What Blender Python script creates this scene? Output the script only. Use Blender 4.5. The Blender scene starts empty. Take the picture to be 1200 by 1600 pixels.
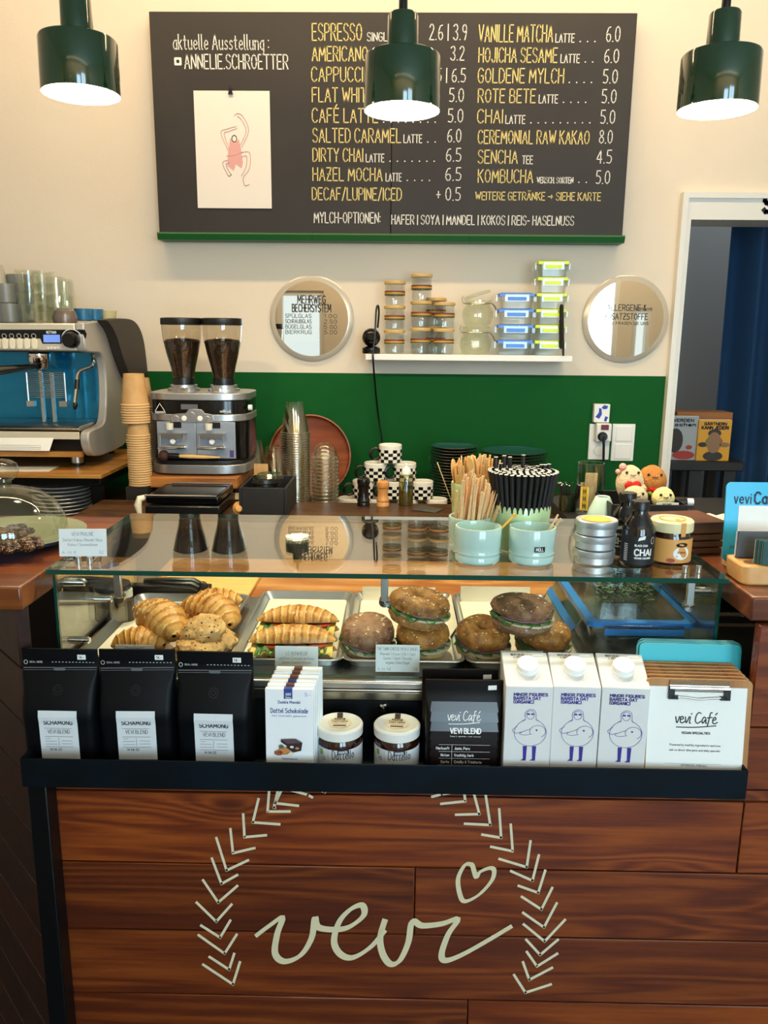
import bpy, math, random
from mathutils import Vector, Matrix, noise
SC = bpy.context.scene
COL = SC.collection
PI = math.pi
# ---------------------------------------------------------------- camera
F_PX, CAM_H = 1250.0, 1.5
PITCH, YAW, ROLL = map(math.radians, (12.2, -0.85, -0.53))
def cam_axes():
    cp, sp, cy, sy, cr, sr = math.cos(PITCH), math.sin(PITCH), math.cos(YAW), math.sin(YAW), math.cos(ROLL), math.sin(ROLL)
    f = Vector((sy*cp, cy*cp, -sp)); r = Vector((cy, -sy, 0)); d = f.cross(r)
    return r*cr + d*sr, -r*sr + d*cr, f
AX, AY, AZ = cam_axes()
cam_data = bpy.data.cameras.new('camera')
cam = bpy.data.objects.new('camera', cam_data); COL.objects.link(cam)
cam_data.sensor_fit = 'VERTICAL'; cam_data.sensor_height = 32.0
cam_data.lens = F_PX/1600*32.0; cam_data.clip_start = 0.02
cam.matrix_world = Matrix(((AX.x, -AY.x, -AZ.x, 0), (AX.y, -AY.y, -AZ.y, 0), (AX.z, -AY.z, -AZ.z, CAM_H), (0, 0, 0, 1)))
SC.camera = cam
def ray(px, py):
    w = AX*(px-600) + AY*(py-800) + AZ*F_PX
    return w/w.y
def at(px, py, D):                      # the point seen at a pixel on the upright plane at distance D
    return ray(px, py)*D + Vector((0, 0, CAM_H))
def on(px, py, z):                      # the point seen at a pixel on the level plane at height z
    r = ray(px, py); return r*((z-CAM_H)/r.z) + Vector((0, 0, CAM_H))
# ---------------------------------------------------------------- view, world, light
vs = SC.view_settings
vs.view_transform = 'Standard'; vs.look = 'None'; vs.gamma = 1.0; vs.use_curve_mapping = False
vs.exposure = 0.0
SC.cycles.max_bounces = 10; SC.cycles.transparent_max_bounces = 40; SC.cycles.glossy_bounces = 5
SC.cycles.caustics_reflective = False; SC.cycles.caustics_refractive = False
SC.cycles.sample_clamp_indirect = 6.0
W = bpy.data.worlds.new('sky'); SC.world = W; W.use_nodes = True
W.node_tree.nodes['Background'].inputs[0].default_value = (0.80, 0.90, 1.0, 1)
W.node_tree.nodes['Background'].inputs[1].default_value = 1.6
def area(name, loc, rot, sx, sy, power, col):
    l = bpy.data.lights.new(name, 'AREA'); l.shape = 'RECTANGLE'; l.size = sx; l.size_y = sy
    l.energy = power; l.color = col
    o = bpy.data.objects.new(name, l); COL.objects.link(o); o.location = loc; o.rotation_euler = rot
    return o
DAY = (0.57, 0.79, 1.0)
WINS = [(.2, 1.1, .7, 2.5), (1.25, 2.36, .7, 2.7), (-1.3, -.8, .7, 2.0), (-.55, -.32, .7, 2.0), (-1.2, -.8, 2.25, 2.45), (2.52, 2.72, .7, 1.85)]   # openings in the shop front
for a_, b_, c_, d_ in WINS[:2]:         # daylight just outside the big shop windows
    area('window_daylight', ((a_+b_)/2, -2.75, (c_+d_)/2), (PI/2, 0, 0), b_-a_, d_-c_, 52*(b_-a_)*(d_-c_), DAY)
area('added_front_wall_fill', (.6, -1.7, 3.2), (math.radians(-62), 0, 0), 4.0, .1, 48, (1.0, .80, .52))  # added unseen light, brightens the shop front wall in the mirror reflections
area('added_back_room_fill', (1.9, 3.9, 3.15), (0, 0, 0), .6, .6, 9, (.86, .93, 1.0))  # added fill without a lamp of its own, lifts the dark back room
area('ceiling_strip_light', (0.0, 2.35, 3.17), (math.radians(22), 0, 0), 3.0, 0.06, 34, (1.0, 0.72, 0.40))
# ---------------------------------------------------------------- materials
def lin(h):
    h = h.lstrip('#'); c = [int(h[i:i+2], 16)/255 for i in (0, 2, 4)]
    return tuple(x/12.92 if x <= .04045 else ((x+.055)/1.055)**2.4 for x in c) + (1,)
MATS = {}
class NT:
    def __init__(s, name):
        s.m = bpy.data.materials.new(name); s.m.use_nodes = True
        s.t = s.m.node_tree; s.t.nodes.clear(); s.out = s.n('ShaderNodeOutputMaterial')
    def n(s, typ, **kw):
        nd = s.t.nodes.new(typ)
        for k, v in kw.items(): setattr(nd, k, v)
        return nd
    def l(s, a, b): s.t.links.new(a, b)
    def done(s, sh): s.l(sh, s.out.inputs[0]); return s.m
    def val(s, nd, **kw):
        for k, v in kw.items(): nd.inputs[k.replace('_', ' ')].default_value = v
        return nd
    def noise(s, vec, scale, detail=3, rough=.5, dist=0):
        nd = s.n('ShaderNodeTexNoise'); nd.inputs['Scale'].default_value = scale; nd.inputs['Detail'].default_value = detail
        nd.inputs['Roughness'].default_value = rough; nd.inputs['Distortion'].default_value = dist
        s.l(vec, nd.inputs['Vector']); return nd.outputs['Fac']
    def ramp(s, fac, stops):
        nd = s.n('ShaderNodeValToRGB'); e = nd.color_ramp.elements
        while len(e) < len(stops): e.new(.5)
        for el, (p, c) in zip(e, stops): el.position = p; el.color = lin(c) if isinstance(c, str) else c
        s.l(fac, nd.inputs[0]); return nd.outputs[0]
    def math(s, op, a, b=None, c=None):
        nd = s.n('ShaderNodeMath', operation=op)
        for i, x in enumerate((a, b, c)):
            if x is None: continue
            if isinstance(x, (int, float)): nd.inputs[i].default_value = x
            else: s.l(x, nd.inputs[i])
        return nd.outputs[0]
    def bump(s, h, strength, dist=.002):
        nd = s.n('ShaderNodeBump'); nd.inputs['Strength'].default_value = strength; nd.inputs['Distance'].default_value = dist
        s.l(h, nd.inputs['Height']); return nd.outputs[0]
    def coords(s, scale=(1, 1, 1)):
        tc = s.n('ShaderNodeTexCoord'); mp = s.n('ShaderNodeMapping'); mp.inputs['Scale'].default_value = scale
        s.l(tc.outputs['Object'], mp.inputs[0]); return mp.outputs[0]
def mat(name, c, rough=.5, metal=0, spec=.5, emit=None, es=0, coat=0, bump=None, vary=None):
    if name in MATS: return MATS[name]
    t = NT(name); p = t.n('ShaderNodeBsdfPrincipled')
    p.inputs['Base Color'].default_value = lin(c); p.inputs['Roughness'].default_value = rough
    p.inputs['Metallic'].default_value = metal; p.inputs['Specular IOR Level'].default_value = spec
    p.inputs['Coat Weight'].default_value = coat; p.inputs['Coat Roughness'].default_value = .08
    if emit: p.inputs['Emission Color'].default_value = lin(emit); p.inputs['Emission Strength'].default_value = es
    if vary:                                   # (second colour, noise scale)
        t.l(t.ramp(t.noise(t.coords(), vary[1], 4), [(.35, c), (.65, vary[0])]), p.inputs['Base Color'])
    if bump: t.l(t.bump(t.noise(t.coords(), bump[0], 4), bump[1]), p.inputs['Normal'])
    MATS[name] = t.done(p.outputs[0]); return MATS[name]
def glass(name, tint='#ffffff', rough=.01, base=.04, k=.9, pw=5.0):
    if name in MATS: return MATS[name]
    t = NT(name); tr = t.n('ShaderNodeBsdfTransparent'); tr.inputs[0].default_value = lin(tint)
    gl = t.n('ShaderNodeBsdfGlossy'); gl.inputs['Roughness'].default_value = rough; gl.inputs[0].default_value = (1, 1, 1, 1)
    lw = t.n('ShaderNodeLayerWeight'); lw.inputs[0].default_value = .5
    f = t.math('MULTIPLY_ADD', t.math('POWER', lw.outputs['Facing'], pw), k, base)
    mx = t.n('ShaderNodeMixShader'); t.l(f, mx.inputs[0]); t.l(tr.outputs[0], mx.inputs[1]); t.l(gl.outputs[0], mx.inputs[2])
    MATS[name] = t.done(mx.outputs[0]); return MATS[name]
def wood(name, dark, midc, light, axis=0, rings=9, rough=.4, bump=.25, knots=True, island=0, coat=0, stretch=9, flat_axis=2):
    """grain running along an axis, rings distorted around knots"""
    if name in MATS: return MATS[name]
    t = NT(name); sc = [stretch]*3; sc[axis] = 1.0
    tc = t.n('ShaderNodeTexCoord'); vec = tc.outputs['Object']
    if island:
        g = t.n('ShaderNodeNewGeometry'); sh = t.n('ShaderNodeVectorMath', operation='SCALE')
        cb = t.n('ShaderNodeCombineXYZ')
        for i in range(3): t.l(g.outputs['Random Per Island'], cb.inputs[i])
        t.l(cb.outputs[0], sh.inputs[0]); sh.inputs['Scale'].default_value = 17.0
        ad = t.n('ShaderNodeVectorMath', operation='ADD'); t.l(vec, ad.inputs[0]); t.l(sh.outputs[0], ad.inputs[1]); vec = ad.outputs[0]
    mp = t.n('ShaderNodeMapping'); mp.inputs['Scale'].default_value = sc; t.l(vec, mp.inputs[0]); v = mp.outputs[0]
    low = t.noise(v, .55, 2.5, .5, .8)
    if knots:
        mk = t.n('ShaderNodeMapping'); ks = [5.6]*3; ks[axis] = 2.1; ks[flat_axis] = 0.0; mk.inputs['Scale'].default_value = ks; t.l(vec, mk.inputs[0])
        vo = t.n('ShaderNodeTexVoronoi'); vo.inputs['Scale'].default_value = 1.0; t.l(mk.outputs[0], vo.inputs['Vector'])
        near = t.math('POWER', t.math('MAXIMUM', t.math('SUBTRACT', 1.0, t.math('MULTIPLY', vo.outputs['Distance'], 2.2)), 0.0), 3.0)
        low = t.math('MULTIPLY_ADD', near, .30, low)
    band = t.math('FRACT', t.math('MULTIPLY', low, rings))
    tri = t.math('ABSOLUTE', t.math('SUBTRACT', t.math('MULTIPLY', band, 2.0), 1.0))
    s2 = [70.0]*3; s2[axis] = 2.0; m2 = t.n('ShaderNodeMapping'); m2.inputs['Scale'].default_value = s2; t.l(vec, m2.inputs[0])
    fine = t.math('MULTIPLY_ADD', t.noise(v, 6.0, 4, .7), .5, t.math('MULTIPLY', t.noise(m2.outputs[0], 2.2, 4, .65), .5))
    mix = t.math('MULTIPLY_ADD', tri, .27, t.math('MULTIPLY', fine, .80))
    col = t.ramp(mix, [(.14, dark), (.46, midc), (.8, light)])
    if knots:
        kf = t.ramp(vo.outputs['Distance'], [(.03, (1, 1, 1, 1)), (.10, (0, 0, 0, 1))])
        mx = t.n('ShaderNodeMix', data_type='RGBA'); t.l(kf, mx.inputs[0]); t.l(col, mx.inputs[6]); mx.inputs[7].default_value = lin(dark); col = mx.outputs[2]
    if island:
        hv = t.n('ShaderNodeHueSaturation'); t.l(col, hv.inputs['Color'])
        t.l(t.math('MULTIPLY_ADD', g.outputs['Random Per Island'], island, 1-island*.55), hv.inputs['Value']); col = hv.outputs[0]
    p = t.n('ShaderNodeBsdfPrincipled'); t.l(col, p.inputs['Base Color']); p.inputs['Roughness'].default_value = rough
    p.inputs['Coat Weight'].default_value = coat; p.inputs['Coat Roughness'].default_value = .25
    t.l(t.bump(mix, bump, .0015), p.inputs['Normal'])
    MATS[name] = t.done(p.outputs[0]); return MATS[name]
def speckle(name, base, alt, spot, scale, size=.25, rough=.6, vs=8, bump=.4, bscale=60, coat=0):
    """baked crust, crochet, mottled things: two tone noise with spots"""
    if name in MATS: return MATS[name]
    t = NT(name); v = t.coords()
    col = t.ramp(t.noise(v, vs, 5, .6), [(.32, base), (.68, alt)])
    if spot:
        vo = t.n('ShaderNodeTexVoronoi'); vo.inputs['Scale'].default_value = scale; t.l(v, vo.inputs['Vector'])
        kf = t.ramp(vo.outputs['Distance'], [(size*.8, (1, 1, 1, 1)), (size, (0, 0, 0, 1))])
        mx = t.n('ShaderNodeMix', data_type='RGBA'); t.l(kf, mx.inputs[0]); t.l(col, mx.inputs[6]); mx.inputs[7].default_value = lin(spot); col = mx.outputs[2]
    p = t.n('ShaderNodeBsdfPrincipled'); t.l(col, p.inputs['Base Color']); p.inputs['Roughness'].default_value = rough; p.inputs['Coat Weight'].default_value = coat
    t.l(t.bump(t.noise(v, bscale, 4), bump, .003), p.inputs['Normal'])
    MATS[name] = t.done(p.outputs[0]); return MATS[name]
# ---------------------------------------------------------------- mesh building
class MB:
    def __init__(s): s.v = []; s.f = []; s.mi = []; s.sm = []; s.X = Matrix.Identity(4)
    def move(s, loc=(0, 0, 0), rx=0, ry=0, rz=0, sc=1):
        s.X = Matrix.Translation(loc) @ Matrix.Rotation(rz, 4, 'Z') @ Matrix.Rotation(ry, 4, 'Y') @ Matrix.Rotation(rx, 4, 'X') @ Matrix.Scale(sc, 4)
        return s
    def add(s, vs_, fs, mi=0, sm=False):
        b = len(s.v); s.v += [s.X @ Vector(p) for p in vs_]
        for i, f in enumerate(fs):
            s.f.append([b+k for k in f]); s.mi.append(mi[i] if isinstance(mi, list) else mi); s.sm.append(sm)
        return s
    def box(s, x0, x1, y0, y1, z0, z1, mi=0):
        return s.add([(x, y, z) for z in (z0, z1) for y in (y0, y1) for x in (x0, x1)],
                     [(0, 2, 3, 1), (4, 5, 7, 6), (0, 1, 5, 4), (2, 6, 7, 3), (0, 4, 6, 2), (1, 3, 7, 5)], mi)
    def lathe(s, prof, seg=24, mi=0, c=(0, 0, 0), a0=0, a1=2*PI, sy=1.0, fn=None):
        """prof: (r, z) or (r, z, material)"""
        full = abs(a1-a0-2*PI) < 1e-6; n = seg if full else seg+1
        vs_ = []; fs = []; ms = []
        for q in prof:
            for k in range(n):
                a = a0+(a1-a0)*k/seg; r = max(q[0], 1e-5)
                if fn: r = fn(r, q[1], a)
                vs_.append((c[0]+r*math.cos(a), c[1]+r*math.sin(a)*sy, c[2]+q[1]))
        for i in range(len(prof)-1):
            m = prof[i+1][2] if len(prof[i+1]) > 2 else mi
            for k in range(seg):
                k2 = (k+1) % n
                fs.append((i*n+k, i*n+k2, (i+1)*n+k2, (i+1)*n+k)); ms.append(m)
        return s.add(vs_, fs, ms, True)
    def cyl(s, c, r, h, seg=24, mi=0, r2=None):
        r2 = r if r2 is None else r2
        return s.lathe([(0, 0), (r, 0), (r2, h), (0, h)], seg, mi, c)
    def loft(s, rings, mi=0, cap=True, sm=True, closed=True):
        n = len(rings[0]); vs_ = [p for r in rings for p in r]; fs = []
        for i in range(len(rings)-1):
            for k in range(n if closed else n-1):
                fs.append((i*n+k, i*n+(k+1) % n, (i+1)*n+(k+1) % n, (i+1)*n+k))
        if cap: fs.append(tuple(range(n-1, -1, -1))); fs.append(tuple(range((len(rings)-1)*n, len(rings)*n)))
        return s.add(vs_, fs, mi, sm)
    def tube(s, pts, r, seg=8, mi=0, closed=False):
        pts = [Vector(p) for p in pts]; rings = []; n = len(pts); up = None
        for i, p in enumerate(pts):
            a = pts[(i-1) % n] if (closed or i > 0) else p; b = pts[(i+1) % n] if (closed or i < n-1) else p
            t = (b-a).normalized()
            if up is None: up = Vector((0, 0, 1)) if abs(t.z) < .9 else Vector((1, 0, 0))
            x = t.cross(up).normalized(); up = x.cross(t).normalized()
            rr = r[i] if isinstance(r, (list, tuple)) else r
            rings.append([p+(x*math.cos(2*PI*k/seg)+up*math.sin(2*PI*k/seg))*rr for k in range(seg)])
        if closed: rings.append(rings[0])
        return s.loft(rings, mi, not closed)
    def prism(s, poly, a, b, plane='yz', mi=0, sm=False):
        """poly points on a plane, extruded along the third axis from a to b"""
        def P3(p, h): return {'yz': (h, p[0], p[1]), 'xz': (p[0], h, p[1]), 'xy': (p[0], p[1], h)}[plane]
        n = len(poly); vs_ = [P3(p, a) for p in poly]+[P3(p, b) for p in poly]
        fs = [(i, (i+1) % n, n+(i+1) % n, n+i) for i in range(n)]+[tuple(range(n-1, -1, -1)), tuple(range(n, 2*n))]
        return s.add(vs_, fs, mi, sm)
    def ball(s, c, r, seg=16, mi=0, sx=1, sy=1, sz=1, fn=None):
        rings = seg//2; vs_ = []; fs = []
        for i in range(rings+1):
            th = PI*i/rings
            for k in range(seg):
                a = 2*PI*k/seg; d = Vector((math.sin(th)*math.cos(a), math.sin(th)*math.sin(a), math.cos(th)))
                q = fn(d) if fn else 1
                vs_.append((c[0]+r*sx*d.x*q, c[1]+r*sy*d.y*q, c[2]+r*sz*d.z*q))
        for i in range(rings):
            for k in range(seg): fs.append((i*seg+k, (i+1)*seg+k, (i+1)*seg+(k+1) % seg, i*seg+(k+1) % seg))
        return s.add(vs_, fs, mi, True)
    def strokes(s, lines, w, fn, mi=0):
        """flat ribbon strokes; fn maps 2D to 3D"""
        for ln in lines:
            for (x0, y0), (x1, y1) in zip(ln, ln[1:]):
                dx, dy = x1-x0, y1-y0; L = math.hypot(dx, dy)
                if L < 1e-7: continue
                dx, dy = dx/L, dy/L; e = w*.33; nx, ny = -dy*w/2, dx*w/2
                x0, y0, x1, y1 = x0-dx*e, y0-dy*e, x1+dx*e, y1+dy*e
                s.add([fn(x0-nx, y0-ny), fn(x1-nx, y1-ny), fn(x1+nx, y1+ny), fn(x0+nx, y0+ny)], [(0, 1, 2, 3)], mi)
        return s
    def text(s, txt, x, y, h, w, fn, width=None, mi=0, align='l', sq=.85, jig=0):
        lines, tot = layout(txt, h, sq)
        if width: k = width/max(tot, 1e-6); lines = [[(a*k, b) for a, b in l] for l in lines]; tot = width
        ox = x-(tot if align == 'r' else tot/2 if align == 'c' else 0)
        return s.strokes([[(ox+a, y+b) for a, b in l] for l in lines], w, fn, mi)
    def build(s, name, mats, parent=None, bevel=0, bseg=2, angle=35, solid=0):
        me = bpy.data.meshes.new(name); me.from_pydata([tuple(p) for p in s.v], [], s.f)
        for m in (mats if isinstance(mats, (list, tuple)) else [mats]): me.materials.append(m)
        me.polygons.foreach_set('material_index', s.mi); me.polygons.foreach_set('use_smooth', [True]*len(s.f) if bevel else s.sm)
        me.validate(); me.set_sharp_from_angle(angle=math.radians(angle)); me.update()
        o = bpy.data.objects.new(name, me); COL.objects.link(o)
        if solid:
            q = o.modifiers.new('solid', 'SOLIDIFY'); q.thickness = solid; q.offset = -1
        if bevel:
            b = o.modifiers.new('bevel', 'BEVEL'); b.width = bevel; b.segments = bseg; b.limit_method = 'ANGLE'; b.angle_limit = math.radians(40)
        if parent: o.parent = parent
        return o
def flat(o, u=(1, 0, 0), v=(0, 0, 1)):
    o, u, v = Vector(o), Vector(u), Vector(v)
    return lambda x, y: o+u*x+v*y
def rrect(x0, x1, y0, y1, r, n=4):
    out = []
    for cx, cy, a in ((x1-r, y1-r, 0), (x0+r, y1-r, PI/2), (x0+r, y0+r, PI), (x1-r, y0+r, 1.5*PI)):
        out += [(cx+r*math.cos(a+PI/2*k/n), cy+r*math.sin(a+PI/2*k/n)) for k in range(n+1)]
    return out
def arc(cx, cy, rx, ry, a, b, n=12): return [(cx+rx*math.cos(math.radians(a+(b-a)*k/n)), cy+ry*math.sin(math.radians(a+(b-a)*k/n))) for k in range(n+1)]
def smooth(pts, n=5):
    out = []; P = [pts[0]]+list(pts)+[pts[-1]]
    for i in range(1, len(P)-2):
        for k in range(n):
            t = k/n; out.append(tuple(.5*(2*P[i][j]+(P[i+1][j]-P[i-1][j])*t+(2*P[i-1][j]-5*P[i][j]+4*P[i+1][j]-P[i+2][j])*t*t+(3*P[i][j]-P[i-1][j]-3*P[i+1][j]+P[i+2][j])*t**3) for j in range(len(pts[0]))))
    return out+[tuple(pts[-1])]
# ---------------------------------------------------------------- one-stroke lettering
G = {}
def _g(src):
    for ln in src.strip().split('\n'):
        ch, w, body = ln.strip().split(' ', 2)
        G[ch] = (float(w), [[tuple(float(c) for c in p.split(',')) for p in seg.split()] for seg in body.split('|')])
_g('''A .6 0,0 .3,1 .6,0|.1,.35 .5,.35
B .55 0,0 0,1 .35,1 .48,.88 .48,.64 .35,.53 0,.53|.35,.53 .55,.4 .55,.13 .4,0 0,0
C .55 .55,.85 .4,1 .18,1 0,.75 0,.25 .18,0 .4,0 .55,.15
D .55 0,0 0,1 .3,1 .55,.75 .55,.25 .3,0 0,0
E .5 .5,0 0,0 0,1 .5,1|0,.52 .42,.52
F .5 0,0 0,1 .5,1|0,.52 .4,.52
G .56 .55,.85 .4,1 .18,1 0,.75 0,.25 .18,0 .42,0 .55,.15 .55,.48 .32,.48
H .55 0,0 0,1|.55,0 .55,1|0,.52 .55,.52
I .02 0,0 0,1
J .42 0,.2 .12,0 .3,0 .42,.2 .42,1
K .55 0,0 0,1|.52,1 0,.45|.15,.58 .55,0
L .48 0,1 0,0 .48,0
M .7 0,0 .05,1 .35,.3 .65,1 .7,0
N .55 0,0 0,1 .55,0 .55,1
O .6 .3,1 .08,.85 0,.5 .08,.15 .3,0 .52,.15 .6,.5 .52,.85 .3,1
P .52 0,0 0,1 .35,1 .52,.87 .52,.62 .35,.48 0,.48
Q .6 .3,1 .08,.85 0,.5 .08,.15 .3,0 .52,.15 .6,.5 .52,.85 .3,1|.35,.25 .62,-.05
R .55 0,0 0,1 .35,1 .52,.87 .52,.62 .35,.48 0,.48|.25,.48 .55,0
S .52 .5,.86 .35,1 .15,1 .02,.86 .02,.66 .15,.54 .38,.46 .52,.34 .52,.14 .36,0 .15,0 0,.14
T .56 .28,0 .28,1|0,1 .56,1
U .55 0,1 0,.2 .15,0 .4,0 .55,.2 .55,1
V .6 0,1 .3,0 .6,1
W .8 0,1 .2,0 .4,.8 .6,0 .8,1
X .55 0,0 .55,1|0,1 .55,0
Y .56 0,1 .28,.5 .28,0|.56,1 .28,.5
Z .52 0,1 .52,1 0,0 .52,0|.1,.5 .42,.5
0 .5 .25,1 .06,.85 0,.5 .06,.15 .25,0 .44,.15 .5,.5 .44,.85 .25,1
1 .2 0,.8 .18,1 .18,0
2 .48 .02,.82 .14,1 .34,1 .46,.82 .4,.6 0,0 .48,0
3 .48 .02,.88 .16,1 .36,1 .46,.8 .38,.6 .2,.54 .4,.46 .48,.25 .36,0 .14,0 0,.14
4 .5 .38,0 .38,1 0,.3 .5,.3
5 .48 .45,1 .06,1 .03,.58 .28,.6 .48,.42 .44,.14 .28,0 .02,.06
6 .48 .42,.95 .2,.9 .03,.55 .02,.2 .18,0 .36,.02 .48,.22 .4,.46 .2,.5 .03,.35
7 .46 0,1 .46,1 .15,0
8 .5 .25,.54 .06,.68 .06,.88 .25,1 .44,.88 .44,.68 .25,.54 .02,.36 .02,.14 .25,0 .48,.14 .48,.36 .25,.54
9 .48 .44,.66 .28,.48 .08,.56 .03,.8 .16,.98 .34,.98 .45,.8 .42,.35 .28,0
. .04 0,0 .03,.03
, .06 .05,.06 0,-.12
: .04 0,.15 .03,.18|0,.6 .03,.63
| .04 .02,-.05 .02,1.02
/ .4 0,-.05 .4,1.05
- .3 0,.45 .3,.45
+ .36 .18,.2 .18,.7|0,.45 .36,.45
( .2 .2,1.05 .03,.75 .03,.25 .2,-.05
) .2 0,1.05 .17,.75 .17,.25 0,-.05
! .04 .02,1 .02,.3|.02,.04 .03,0
& .5 .5,0 .1,.75 .2,1 .34,.85 .05,.35 .1,.05 .3,.02 .5,.35
% .6 0,0 .6,1|.1,.75 .2,.95 .05,.9|.45,.1 .55,.3 .4,.25
> .75 0,.45 .7,.45|.5,.65 .72,.45 .5,.25
a .42 .42,.5 .25,.62 .08,.5 0,.3 .08,.08 .25,0 .42,.15|.42,.62 .42,0
b .42 0,1 0,0|0,.15 .15,0 .32,.05 .42,.3 .32,.57 .15,.62 0,.45
c .4 .4,.52 .25,.62 .08,.52 0,.3 .08,.08 .25,0 .4,.1
d .42 .42,1 .42,0|.42,.15 .25,0 .08,.08 0,.3 .08,.54 .25,.62 .42,.47
e .42 0,.32 .42,.32 .38,.54 .22,.62 .06,.5 0,.3 .08,.08 .25,0 .4,.1
f .33 .35,.95 .22,1 .13,.85 .13,0|0,.6 .3,.6
g .42 .42,.5 .25,.62 .08,.5 0,.3 .08,.08 .25,0 .42,.15|.42,.62 .42,-.2 .3,-.35 .05,-.3
h .4 0,1 0,0|0,.42 .15,.6 .3,.6 .4,.45 .4,0
i .04 .02,.62 .02,0|.02,.82 .02,.88
j .17 .15,.62 .15,-.2 0,-.32|.15,.82 .15,.88
k .38 0,1 0,0|.35,.62 0,.25|.12,.36 .38,0
l .1 0,1 0,.1 .1,0
m .65 0,.62 0,0|0,.45 .12,.6 .25,.6 .32,.45 .32,0|.32,.45 .45,.6 .58,.6 .65,.45 .65,0
n .4 0,.62 0,0|0,.42 .15,.6 .3,.6 .4,.45 .4,0
o .44 .22,.62 .06,.5 0,.3 .06,.1 .22,0 .38,.1 .44,.3 .38,.5 .22,.62
p .42 0,.62 0,-.35|0,.15 .15,0 .32,.05 .42,.3 .32,.57 .15,.62 0,.45
q .42 .42,.62 .42,-.35|.42,.5 .25,.62 .08,.5 0,.3 .08,.08 .25,0 .42,.15
r .3 0,.62 0,0|0,.38 .12,.58 .3,.6
s .36 .36,.52 .2,.62 .05,.52 .08,.38 .3,.26 .36,.12 .2,0 0,.08
t .36 .15,.9 .15,.12 .25,0 .36,.04|0,.62 .33,.62
u .4 0,.62 0,.18 .12,0 .28,.02 .4,.2|.4,.62 .4,0
v .4 0,.62 .2,0 .4,.62
w .6 0,.62 .15,0 .3,.5 .45,0 .6,.62
x .4 0,0 .4,.62|0,.62 .4,0
y .4 0,.62 .2,.05|.4,.62 .12,-.32 0,-.3
z .38 0,.62 .38,.62 0,0 .38,0''')
def _comb(new, base, extra): G[new] = (G[base][0], G[base][1]+extra)
_comb('Ä', 'A', [[(.15, 1.15), (.17, 1.2)], [(.43, 1.15), (.45, 1.2)]]); _comb('Ü', 'U', [[(.12, 1.15), (.14, 1.2)], [(.4, 1.15), (.42, 1.2)]])
_comb('É', 'E', [[(.15, 1.1), (.32, 1.28)]]); _comb('é', 'e', [[(.15, .72), (.32, .9)]]); _comb('ö', 'o', [[(.1, .78), (.12, .82)], [(.32, .78), (.34, .82)]])
def layout(txt, h, sq=.85):
    x = 0; out = []
    for ch in txt:
        if ch == ' ': x += .34*sq*h; continue
        w, segs = G[ch] if ch in G else G['o']
        for sg in segs: out.append([(x+a*sq*h, b*h) for a, b in sg])
        x += (w*sq+.19)*h
    return out, max(x-.19*h, 1e-6)
# ---------------------------------------------------------------- things
def tag(o, label, cat, group=None, kind=None):
    o['label'] = label; o['category'] = cat
    if group: o['group'] = group
    if kind: o['kind'] = kind
    return o
def T(name, label, cat, loc=(0, 0, 0), rz=0, group=None):
    o = bpy.data.objects.new(name, None); o.empty_display_size = .05; COL.objects.link(o)
    o.location = loc; o.rotation_euler = (0, 0, rz)
    return tag(o, label, cat, group)
def O(name, label, cat, mb, mats, loc=(0, 0, 0), rz=0, group=None, **kw):
    o = mb.build(name, mats, None, **kw); o.location = loc; o.rotation_euler = (0, 0, rz)
    return tag(o, label, cat, group)
def struct(name, mb, mats, **kw):
    o = mb.build(name, mats, None, **kw); o['kind'] = 'structure'; return o
def dup(root, loc, rz=0, label=None, group=None, rot=None, sc=None):
    r = root.copy(); COL.objects.link(r); r.location = loc; r.rotation_euler = rot if rot else (0, 0, rz)
    if sc: r.scale = (sc, sc, sc) if not isinstance(sc, tuple) else sc
    if label: r['label'] = label
    if group: r['group'] = group
    def kids(a, b):
        for ch in list(a.children):
            c = ch.copy(); COL.objects.link(c); c.parent = b; kids(ch, c)
    kids(root, r)
    return r
def ordn(i, n):                          # i counted from the bottom
    k = n-1-i
    return 'topmost' if k == 0 else 'bottom' if i == 0 else ('second', 'third', 'fourth', 'fifth', 'sixth')[k-1]+' from the top'
# common materials
M_WHITE = mat('white_paint', '#eceae4', .45); M_BLACK = mat('black_plastic', '#0b0b0c', .35); M_STEEL = mat('brushed_steel', '#c9c9c6', .28, 1)
M_CHROME = mat('chrome', '#e2e2e2', .08, 1); M_PAPER = mat('white_paper', '#f1f0ea', .7); M_CARD = mat('card_paper', '#e9ecea', .6)
M_GLASS = glass('clear_glass', '#f4f8f6'); M_INK = mat('dark_ink', '#202430', .7); M_BSTEEL = mat('black_steel', '#0a0c0e', .38, .4)
M_GREY = mat('grey_ink', '#6d7074', .7); M_DGREEN = mat('green_paint', '#0a5a28', .5); M_WHITEINK = mat('white_ink', '#f4f2ec', .7)
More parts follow.
